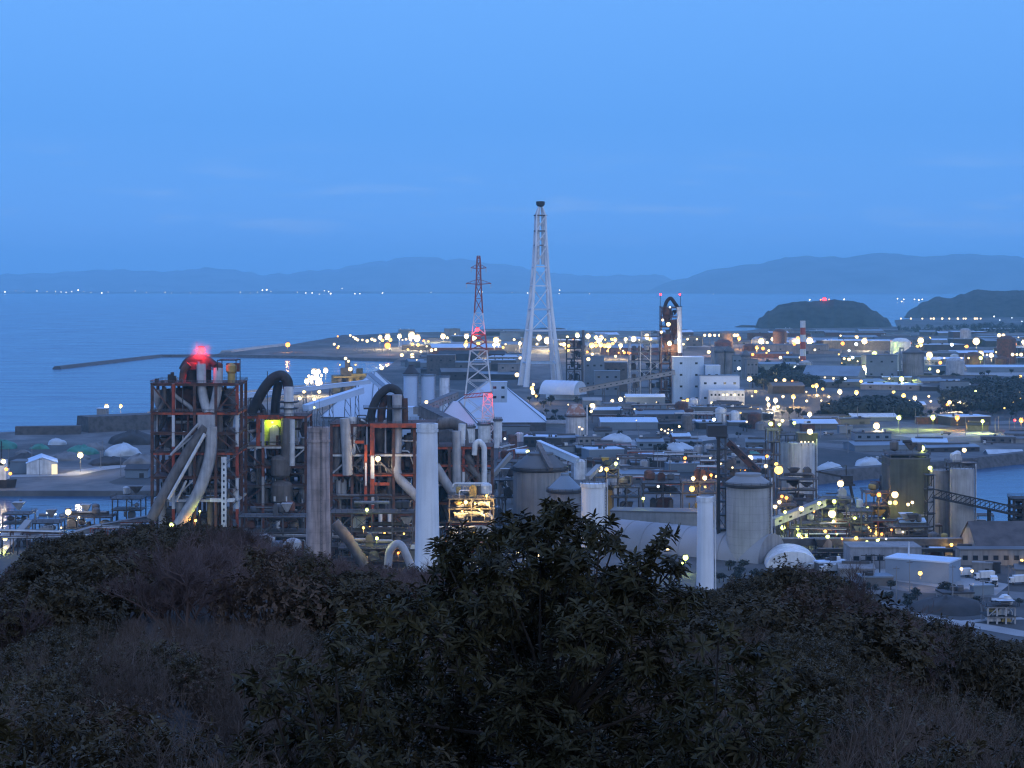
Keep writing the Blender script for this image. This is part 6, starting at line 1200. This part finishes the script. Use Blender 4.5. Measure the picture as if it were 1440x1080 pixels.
# right works lamps
for px, py, rp, c, d, w, lb in [(1084, 596, 3.6, 'g', 983, 4000, 'bright green lamp on the brown lift tower top'), (1100.4, 591.5, 2.8, 'w', 983, 1500, 'white lamp on a mast right of the lift tower top'), (1096, 597, 2, 'g', 983, 1500, 'small green lamp between the lift tower top lamps'), (1117, 594.8, 2.8, 'g', 1005, 1500, 'pale green lamp above the left half of the twin silo'), (1139, 607, 3.6, 'w', 984, 2500, 'bright white lamp above the right half of the twin silo'),
        (1055, 644, 3.8, 'w', 930, 2500, 'bright white lamp behind the big plain grey silo cap'), (1078.7, 641.6, 2.8, 'o', 975, 1500, 'upper amber lamp on the lift tower'), (1077, 655.3, 3.2, 'w', 975, 1500, 'lower white lamp on the lift tower'), (1091.7, 652.6, 2.6, 'y', 965, 3000, 'small lamp above the big yellow globe lamp'), (1095, 661, 7.5, 'y', 965, 9000, 'big yellow globe of light against the twin silo'), (1030, 657.5, 1.8, 'w', 800, 0, 'tiny lamp left of the big grey silo cap'),
        (1182, 680, 4.4, 'w', 930, 6000, 'white floodlight beside the squat portal crane'), (1152, 707.6, 3, 'g', 812, 1500, 'lamp at the top of the pale slanting conveyor'), (1127, 715.4, 3.4, 'w', 806, 1500, 'lamp halfway up the pale slanting conveyor'), (1104, 720, 2.8, 'g', 800, 2500, 'green lamp low on the pale slanting conveyor'), (1090, 712.5, 3.2, 'w', 820, 1200, 'white lamp at the edge of the big grey silo'), (1096, 706, 2.8, 'w', 825, 1500, 'white lamp beneath the amber pair'), (1099.5, 698, 3, 'o', 826, 2000, 'left amber lamp on the pump rack'), (1106, 700, 3, 'o', 826, 2000, 'right amber lamp on the pump rack'),
        (1173, 705, 2.8, 'g', 824, 5000, 'green lamp over the green lit hopper tower'), (1170, 722.6, 5, 'w', 822, 5000, 'huge white floodlight on the green lit hopper tower'), (1172, 733, 1.8, 'g', 822, 6000, 'green lamp under the hopper tower floodlight'), (1202, 728.6, 2.8, 'g', 810, 2000, 'green lamp on the pale vessel stack'), (1121.7, 742.5, 3.2, 'g', 806, 3500, 'green lamp on the low pipe deck'), (1123, 752.5, 2.8, 'g', 805, 2500, 'lower green lamp of the low pipe deck'), (1101, 742, 3.6, 'g', 808, 6000, 'wide green glow lamp at the left end of the pipe deck'),
        (1164, 754.6, 2.8, 'g', 778, 1500, 'green lamp on the long dark gallery'), (1204, 756.7, 3.4, 'y', 779, 1500, 'warm lamp on the long dark gallery'), (1246, 757.8, 1.8, 'c', 782, 0, 'tiny cyan lamp on the long dark gallery'), (1232, 741, 2.8, 'y', 842, 3000, 'top lamp of the yellow bunch left of the awning'), (1225, 746, 2.6, 'y', 842, 2000, 'left lamp of the yellow bunch left of the awning'), (1233, 750, 3, 'y', 842, 3000, 'lower lamp of the yellow bunch left of the awning'), (1223, 751, 2.8, 'y', 842, 2000, 'lowest left lamp of the yellow bunch left of the awning'), (1240, 751, 2, 'o', 842, 1500, 'amber lamp right in the yellow bunch left of the awning'),
        (1269.6, 748, 1.8, 'w', 800, 800, 'tiny white lamp below the awning'), (1253.6, 745, 1.8, 'o', 800, 800, 'tiny amber lamp left below the awning'), (1236, 695.6, 3.8, 'o', 848, 6000, 'left amber lamp crowning the amber process tower'), (1258.5, 695.6, 4.6, 'w', 842, 2500, 'right warm lamp crowning the amber process tower'), (1251.5, 707, 2.4, 'g', 842, 2000, 'left lamp of the pair under the warm crown lamp'), (1259, 707, 2.8, 'y', 842, 2000, 'right lamp of the pair under the warm crown lamp'), (1277, 709.4, 3, 'w', 838, 900, 'left lamp of the pair on the olive house wall'), (1283, 706.5, 3, 'w', 838, 900, 'right lamp of the pair on the olive house wall'),
        (1296, 630.6, 4, 'g', 860, 1500, 'round green lamp high over the olive plant house'), (1356, 633, 3.4, 'w', 850, 1000, 'warm lamp on a mast over the twin grey silos'), (1308, 658, 3, 'g', 843, 900, 'bright green lamp at the roof corner of the olive house'), (1294, 806, 3.6, 'y', 697, 2500, 'warm wall lamp on the pale blue flat shed'), (1352, 800, 2.4, 'w', 690, 1200, 'left small white lamp right of the flat shed'), (1367, 803, 2.2, 'w', 690, 1200, 'right small white lamp right of the flat shed'), (1338, 766, 2.6, 'y', 786, 3500, 'amber lamp in the open bay under the gallery'), (1347, 768, 1.6, 'w', 786, 1000, 'small lamp right in the open bay'), (1437, 788, 3, 'y', 745, 3000, 'warm lamp at the right edge by the workshop row')]:
    lamp(px, py, rp, c, lb, d=d, watts=w)
for px in (1127, 1132, 1137, 1143): lamp(px, 621.5, 1.2, 'w', 'tiny lamp in the row under the twin silo roof house', 'row of tiny roof lamps', d=983)

r8 = random.Random(8)
def scatter_lamps(place, a, b, c, e, n, r0, r1, cols, h, w=0):
    for i in range(n): lamp(r8.uniform(a, b), r8.uniform(c, e), r8.uniform(r0, r1), r8.choice(cols), 'small street lamp ' + place, 'small street lamps ' + place, h=h, watts=w, name='street_lamp')
scatter_lamps('on the far plain around the banded chimney', 1045, 1440, 472, 512, 34, 1.0, 2.4, 'wwyyo', 10)
scatter_lamps('between the lone grey silo and the right wood', 1060, 1440, 512, 575, 22, 1.0, 2.2, 'wwyg', 8)
scatter_lamps('along the far quays beyond the tall tower', 560, 985, 476, 494, 30, 1.0, 2.4, 'wyyo', 12)
scatter_lamps('in the yards below the far pale office', 790, 1070, 556, 612, 18, 1.0, 2.0, 'wwy', 7)
scatter_lamps('among the clutter beyond the long grey shed', 860, 1060, 630, 700, 10, 1.2, 2.2, 'wyyo', 7, 900)
scatter_lamps('at the right works under the green lamps', 1095, 1300, 706, 764, 20, 1.0, 2.2, 'yyggo', 8, 1500)
scatter_lamps('low among the feet of the dark towers', 340, 690, 700, 780, 12, 0.9, 1.7, 'yygo', 6, 1500)
# ------------------------------------------------------------------ hillside vegetation
def leaf(mb, p, dr, nrm, L_, w):
    s = dr.cross(nrm).normalized(); d = nrm * (-L_ * .10)
    a, b = p + dr * L_ * .32, p + dr * L_ * .68; t = p + dr * L_ + d * 1.6
    mb.add([p, a - s * w + nrm * w * .35, b - s * w * .82 + nrm * w * .3 + d * .5, t, b + s * w * .82 + nrm * w * .3 + d * .5, a + s * w + nrm * w * .35], [(0, 3, 2, 1), (0, 5, 4, 3)])
def rosette(mb, p, ax, n, L_, w, q):
    a = ax.orthogonal().normalized(); a.rotate(Matrix.Rotation(q.uniform(0, 6.28), 3, ax)); b = ax.cross(a)
    for i in range(n):
        th = i * 2.4 + q.uniform(-.3, .3); el = q.uniform(.1, 1.15) * (.45 + .55 * i / n); r = a * math.cos(th) + b * math.sin(th)
        d = (r * math.cos(el) + ax * math.sin(el) + Vector((0, 0, -.12))).normalized(); nn = (ax - d * ax.dot(d)).normalized()
        leaf(mb, p - ax * (L_ * .5 * (1 - i / n)), d, nn, L_ * q.uniform(.7, 1.15), w * q.uniform(.8, 1.2))
def finish(name, mb, m):
    me = bpy.data.meshes.new(name); me.from_pydata([tuple(v) for v in mb.v], [], mb.f); me.materials.append(m); return me
def stick(mb, p, q, r0, r1, n=4): mb.tube([p, q], [r0, r1], n, False)
# the broadleaf tree in the middle, close to the viewer: clumps placed in real space around one trunk
def broadleaf(label, clumps, d, base, seed, dens, L_=.105, spread=.75):
    q = random.Random(seed); cs = []
    for px, py, rp in clumps:
        dd = d + q.uniform(-spread, spread); cs.append((at(px, py, dd), rp * dd / F))
    b = Vector((base[0], base[1], hz(base[0], base[1]) - .25)); t = thing('broadleaf_tree', label, 'tree', b); lm = MB(); tm = MB()
    ctr = sum((c for c, r in cs), Vector()) / len(cs); fork = b.lerp(Vector((ctr.x, ctr.y, ctr.z)), .5)
    tm.tube([b, b.lerp(fork, .5) + Vector((.08, .05, 0)), fork], [.085, .07, .055], 8)
    for c, r in cs:
        mid = fork.lerp(c, .5) + Vector((q.uniform(-.15, .15), q.uniform(-.15, .15), q.uniform(-.1, .1))); tm.tube([fork, mid, c], [.026, .015, .007], 5, False)
        for i in range(int(dens * r * r * 100)):
            u = Vector((q.gauss(0, 1), q.gauss(0, 1), q.gauss(.15, 1))).normalized(); rr = r * q.random() ** .45 * q.uniform(.85, 1.18); p = c + Vector((u.x, u.y, u.z * .9)) * rr
            ax = (u * .8 + Vector((0, 0, .8)) + Vector((q.gauss(0, .35), q.gauss(0, .35), 0))).normalized(); rosette(lm, p, ax, q.randint(6, 10), L_ * q.uniform(.85, 1.2), L_ * q.uniform(.12, .19), q)
            if q.random() < .6: stick(tm, c.lerp(p, .25), p, .006, .003, 3)
    link('trunk', finish('trunk', tm, bark), t).location = -b; link('crown', finish('crown', lm, leaf_m), t).location = -b
    return t
broadleaf('big dark broadleaf tree in the middle of the near slope, top overlapping the plant', [(790, 722, 34), (770, 742, 42), (815, 745, 40), (735, 750, 34), (712, 740, 24), (690, 765, 34), (845, 752, 26), (862, 770, 26), (650, 770, 36), (622, 776, 26), (640, 800, 44), (700, 795, 50), (760, 785, 56), (812, 790, 44), (925, 770, 22), (938, 750, 16), (905, 800, 34),
          (875, 815, 36), (945, 800, 26), (835, 830, 50), (770, 840, 66), (690, 850, 62), (625, 845, 50), (900, 850, 52), (955, 848, 38), (580, 870, 44), (820, 890, 70), (730, 910, 78), (640, 915, 70), (920, 915, 64), (560, 930, 60), (850, 975, 76), (740, 990, 84), (640, 1000, 80), (960, 975, 60), (540, 1010, 60), (780, 1065, 80), (660, 1075, 80), (900, 1060, 76)], 18.0, (.33, 18.0), 5, 4.6)
broadleaf('lower dark broadleaf bush spreading left of the big middle tree', [(500, 880, 30), (545, 860, 24), (470, 910, 36), (520, 930, 44), (420, 940, 34), (455, 975, 50), (380, 985, 40), (510, 1000, 54), (350, 960, 24), (420, 1030, 56), (480, 1070, 60), (360, 1050, 44), (540, 1075, 50)], 16.0, (-1.55, 16.2), 6, 3.6)
broadleaf('dark broadleaf bush spreading right of the big middle tree', [(1010, 905, 40), (1060, 930, 44), (985, 950, 44), (1035, 985, 54), (1100, 985, 44), (960, 1020, 54), (1030, 1050, 60), (1110, 1050, 56), (1150, 1020, 36), (970, 1085, 60)], 15.0, (1.8, 15.2), 7, 3.2)
broadleaf('leafy branch tip of a bush at the lower left edge', [(-10, 1010, 26), (10, 1045, 30), (-20, 1060, 40), (25, 1080, 26), (0, 985, 14)], 12.0, (-3.4, 12.0), 8, 3.5)
# bare twigs
def bare_mesh(name, seed, R_, H_, levels, n0, r0, mtl, kids=(4, 6), up=.55):
    q = random.Random(seed); m = MB()
    def grow(p, d, L_, r, k):
        e = p + d * L_; m.tube([p, p.lerp(e, .5) + Vector((q.gauss(0, .05), q.gauss(0, .05), q.gauss(0, .03))) * L_, e], [r, r * .8, r * .55], 3, False)
        if k == 0: return
        for i in range(q.randint(*kids)):
            f = q.uniform(.35, 1.0); u = Vector((q.gauss(0, 1), q.gauss(0, 1), q.gauss(0, 1) * .7 + up)).normalized(); grow(p.lerp(e, f), (d * .75 + u * .8).normalized(), L_ * q.uniform(.45, .75), r * .58, k - 1)
    for i in range(n0):
        a = 2 * math.pi * i / n0 + q.uniform(-.4, .4); t = q.uniform(.15, .75); grow(Vector((math.cos(a) * R_ * .08, math.sin(a) * R_ * .08, -.3)), Vector((math.cos(a) * t, math.sin(a) * t, 1)).normalized(), H_ * q.uniform(.42, .6), r0, levels)
    return finish(name, m, mtl)
def ever_mesh(name, seed, R_, H_, n, L_, w, mtl, clumps=12):
    q = random.Random(seed); m = MB(); cl = []
    for i in range(clumps):
        u = Vector((q.gauss(0, 1), q.gauss(0, 1), abs(q.gauss(.2, 1)))).normalized() * q.uniform(.35, .8); cl.append((u, q.uniform(.25, .48)))
    for i in range(n):
        c, cr_ = q.choice(cl); u = Vector((q.gauss(0, 1), q.gauss(0, 1), q.gauss(.1, 1))).normalized(); p = c + u * cr_ * q.random() ** .4; p = Vector((p.x * R_, p.y * R_, max(.05, (p.z * .72 + .25) * H_)))
        rosette(m, p, (u + Vector((q.gauss(0, .3), q.gauss(0, .3), .7))).normalized(), q.randint(4, 7), L_ * q.uniform(.7, 1.25), w, q)
    for i in range(clumps): stick(m, Vector((0, 0, -.3)), Vector((cl[i][0].x * R_, cl[i][0].y * R_, (cl[i][0].z * .72 + .25) * H_)), .03 * R_, .01 * R_)
    return finish(name, m, mtl)
NB = [bare_mesh('near_twigs', 400 + i, 1.0, 1.9, 4, 5, .016, twig_n, (3, 5)) for i in range(4)]
NE = [ever_mesh('near_leaves', 420 + i, .95, 1.3, 420, .075, .014, leaf_n, 12) for i in range(3)]
FB = [bare_mesh('far_twigs', 440 + i, 3.0, 5.2, 4, 6, .085, twig_m, (4, 6)) for i in range(4)]
ND = [ever_mesh('withered_leaves', 480 + i, .9, 1.5, 300, .06, .013, dead_m, 14) for i in range(2)]
FD = [ever_mesh('withered_leaves', 490 + i, 2.8, 4.4, 520, .24, .06, dead_m, 18) for i in range(2)]
FE = [ever_mesh('far_leaves', 460 + i, 2.9, 3.9, 820, .26, .065, leaf_f, 18) for i in range(4)]
q = random.Random(99)
def in_view(x, y, marg): return abs(x) < .267 * y + marg
def plant(me, name, label, cat, group, x, y, s, h):
    px = CX + F * x / y; ys, dr = sil(px); z = hz(x, y)
    if y > 30:                                                   # keep every crown under the skyline of the brush
        lim = (CZ - (ys - q.uniform(-13, 15) - HY) / F * y) - z
        s = min(s, max(.3, lim / h))
    o = link(name, me, None, Vector((x, y, z - .1 * s))); o.rotation_euler = (q.uniform(-.08, .08), q.uniform(-.08, .08), q.uniform(0, 6.28)); o.scale = (s * q.uniform(.9, 1.15), s * q.uniform(.9, 1.15), s * q.uniform(.85, 1.1))
    return tag(o, label, cat, group)
def evergreen_at(px, y):                                            # dark evergreen patches, elsewhere bare wood
    v = mnoise.noise(Vector((px * .006, y * .018, 4.2))) + .6 * mnoise.noise(Vector((px * .016, y * .05, 9)))
    if 30 < px < 330 and y > 75: v += .42
    if 1040 < px < 1330 and y > 60: v += .18
    if 960 < px < 1090 and y > 120: v += .4
    if 300 < px < 560 and y > 100: v -= .4
    if px < 360 and y < 60: v -= .12
    return v > -.02
cells = {}
def free(x, y, r):
    k = (int(x / r), int(y / r), round(r, 2))
    if k in cells: return False
    cells[k] = 1; return True
far = []; tries = 0
while tries < 14000:
    tries += 1; y = math.sqrt(q.uniform(46 ** 2, 262 ** 2)); x = q.uniform(-.31, .31) * y + q.uniform(-5, 5); px = CX + F * x / y; ys, dr = sil(px)
    if y > dr + 9 or not free(x, y, 4.0): continue
    far.append((x, y, px))
far.sort(key=lambda f: f[1])
ev = [f for f in far if evergreen_at(f[2], f[1])]; ba = [f for f in far if not evergreen_at(f[2], f[1])]
rest = []
for i, (x, y, px) in enumerate(ev):
    if i >= 300: rest.append((x, y)); continue
    plant(FE[i % 4], 'evergreen_bush', 'dark evergreen bush in the brush ' + ('of the left hillside' if px < 560 else 'of the right hillside' if px > 960 else 'of the middle hillside'), 'bush', 'evergreen bushes of the hillside', x, y, q.uniform(1.0, 1.6), 4.2)
for i, (x, y, px) in enumerate(ba):
    if i >= 330: break
    if i % 5 in (1, 3):
        plant(FD[i % 2], 'withered_bush', 'bush with withered brown leaves in the brush ' + ('of the left hillside' if px < 560 else 'of the right hillside' if px > 960 else 'of the middle hillside'), 'bush', 'withered bushes of the hillside', x, y, q.uniform(.8, 1.3), 4.6); continue
    plant(FB[i % 4], 'bare_tree', 'leafless brown grey tree in the brush ' + ('of the left hillside' if px < 560 else 'of the right hillside' if px > 960 else 'of the middle hillside'), 'tree', 'bare trees of the hillside', x, y, q.uniform(.85, 1.25), 5.6)
near = []; tries = 0
while tries < 6000:
    tries += 1; y = math.sqrt(q.uniform(7.5 ** 2, 50 ** 2)); x = q.uniform(-.31, .31) * y; px = CX + F * x / y
    if not free(x, y, 1.15): continue
    if 560 < px < 960 and 14 < y < 21: continue
    near.append((x, y, px))
ne = nb = 0
for x, y, px in near:
    s = q.uniform(.7, 1.15); lim = .62 if y < 13 else .8 if y < 20 else 1.2
    z = hz(x, y); top = CZ - z - (1060 if y < 12 else 930 if y < 20 else 880) * 0; 
    maxh = (CZ - z) - (.215 if y < 14 else .19 if y < 24 else .17) * y      # tops stay below the line where the photo opens up
    if maxh < .25: maxh = .25
    if evergreen_at(px, y) or (px > 1000 and q.random() < .5):
        s = min(s, maxh / 1.5); ne += 1
        if ne <= 300: o = plant(NE[ne % 3], 'evergreen_shrub', 'small leafy evergreen shrub close to the viewer ' + ('at lower left' if px < 480 else 'at lower right' if px > 960 else 'at lower middle'), 'shrub', 'evergreen shrubs near the viewer', x, y, s, 1.5)
    else:
        s = min(s, maxh / 2.0); nb += 1
        if nb % 3 == 1: plant(ND[nb % 2], 'withered_shrub', 'small shrub with withered brown leaves close to the viewer ' + ('at lower left' if px < 480 else 'at lower right' if px > 960 else 'at lower middle'), 'shrub', 'withered shrubs near the viewer', x, y, s, 1.6)
        elif nb <= 300: o = plant(NB[nb % 4], 'bare_shrub', 'thin leafless shrub close to the viewer ' + ('at lower left' if px < 480 else 'at lower right' if px > 960 else 'at lower middle'), 'shrub', 'bare shrubs near the viewer', x, y, s, 2.0)
# the farther evergreen scrub past the counted bushes reads as one mass
import numpy as np
FL = ever_mesh('scrub_leaves', 470, 2.9, 3.9, 420, .36, .09, leaf_f, 16); nv_ = len(FL.vertices); co = np.empty(nv_ * 3); FL.vertices.foreach_get('co', co); co = co.reshape(-1, 3); fc = [tuple(p.vertices) for p in FL.polygons]; V_ = []; Fs = []
for x, y in rest:
    ys, dr = sil(CX + F * x / y); z = hz(x, y); s = min(q.uniform(1.0, 1.6), max(.3, ((CZ - (ys - q.uniform(-13, 15) - HY) / F * y) - z) / 4.2)); a = q.uniform(0, 6.28); ca, sa = math.cos(a), math.sin(a)
    r3 = co @ np.array([[ca, sa, 0], [-sa, ca, 0], [0, 0, 1]]) * s + np.array([x, y, z - .1]); b0 = len(V_) * nv_; V_.append(r3); Fs += [tuple(i + b0 for i in f) for f in fc]
if V_:
    me = bpy.data.meshes.new('evergreen_scrub'); me.from_pydata(np.concatenate(V_).tolist(), [], Fs); me.materials.append(leaf_f); tag(link('evergreen_scrub', me), kind='stuff')
# undergrowth: dry stems and litter nobody could count
m = MB(); q = random.Random(5)
for i in range(13000):
    y = math.sqrt(q.uniform(6 ** 2, 240 ** 2)) if i % 3 else q.uniform(6, 70); x = q.uniform(-.30, .30) * y; px = CX + F * x / y
    if y > sil(px)[1] + 6: continue
    z = hz(x, y); k = 1 + y / 60; h = q.uniform(.2, .75) * (.8 + y / 110); a = q.uniform(0, 6.28); w = .006 * k + .004; l = Vector((q.gauss(0, .35), q.gauss(0, .35), 1)).normalized() * h
    m.add([(x - w * math.cos(a), y - w * math.sin(a), z - .05), (x + w * math.cos(a), y + w * math.sin(a), z - .05), (x + l.x, y + l.y, z + l.z)], [(0, 1, 2)])
tag(m.build('undergrowth', twig_n), kind='stuff')
print('VEG', len(ev), len(ba), ne, nb, sum(len(x.polygons) for x in NB + NE + FB + FE))
# ------------------------------------------------------------------ haze: one closed box of even thin air
hm_ = bpy.data.materials.new('haze air'); hm_.use_nodes = True
n_ = hm_.node_tree.nodes; n_.remove(n_['Principled BSDF'])
pv = n_.new('ShaderNodeVolumePrincipled'); pv.inputs['Color'].default_value = (0.42, 0.84, 1.0, 1); pv.inputs['Density'].default_value = 4.6e-5; pv.inputs['Anisotropy'].default_value = 0.0
hm_.node_tree.links.new(pv.outputs[0], n_['Material Output'].inputs['Volume'])
hz_ = MB(); hz_.bx(-14500, 14500, -400, 43000, -6, 780)
tag(hz_.build('haze', hm_), kind='stuff')
# thin mist added round the left tower's red beacon for a glowing halo
ms_ = bpy.data.materials.new('beacon halo mist'); ms_.use_nodes = True; n_ = ms_.node_tree.nodes; l_ = ms_.node_tree.links.new; n_.remove(n_['Principled BSDF'])
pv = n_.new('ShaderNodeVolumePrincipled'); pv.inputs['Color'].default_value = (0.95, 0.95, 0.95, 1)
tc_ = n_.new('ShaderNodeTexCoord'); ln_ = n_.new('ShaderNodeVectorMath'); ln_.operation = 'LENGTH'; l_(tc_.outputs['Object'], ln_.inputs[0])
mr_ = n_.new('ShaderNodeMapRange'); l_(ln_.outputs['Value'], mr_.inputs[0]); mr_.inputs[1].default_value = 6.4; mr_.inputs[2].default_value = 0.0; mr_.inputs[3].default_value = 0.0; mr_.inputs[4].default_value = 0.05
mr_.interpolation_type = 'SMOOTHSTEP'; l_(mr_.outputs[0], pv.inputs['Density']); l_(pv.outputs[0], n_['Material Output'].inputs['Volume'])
sm_ = ico('beacon_halo', 3)
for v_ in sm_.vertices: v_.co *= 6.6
sm_.materials.append(ms_); p_ = at(283, 494, 806); o_ = link('beacon_halo', sm_, None, p_); tag(o_, kind='stuff')
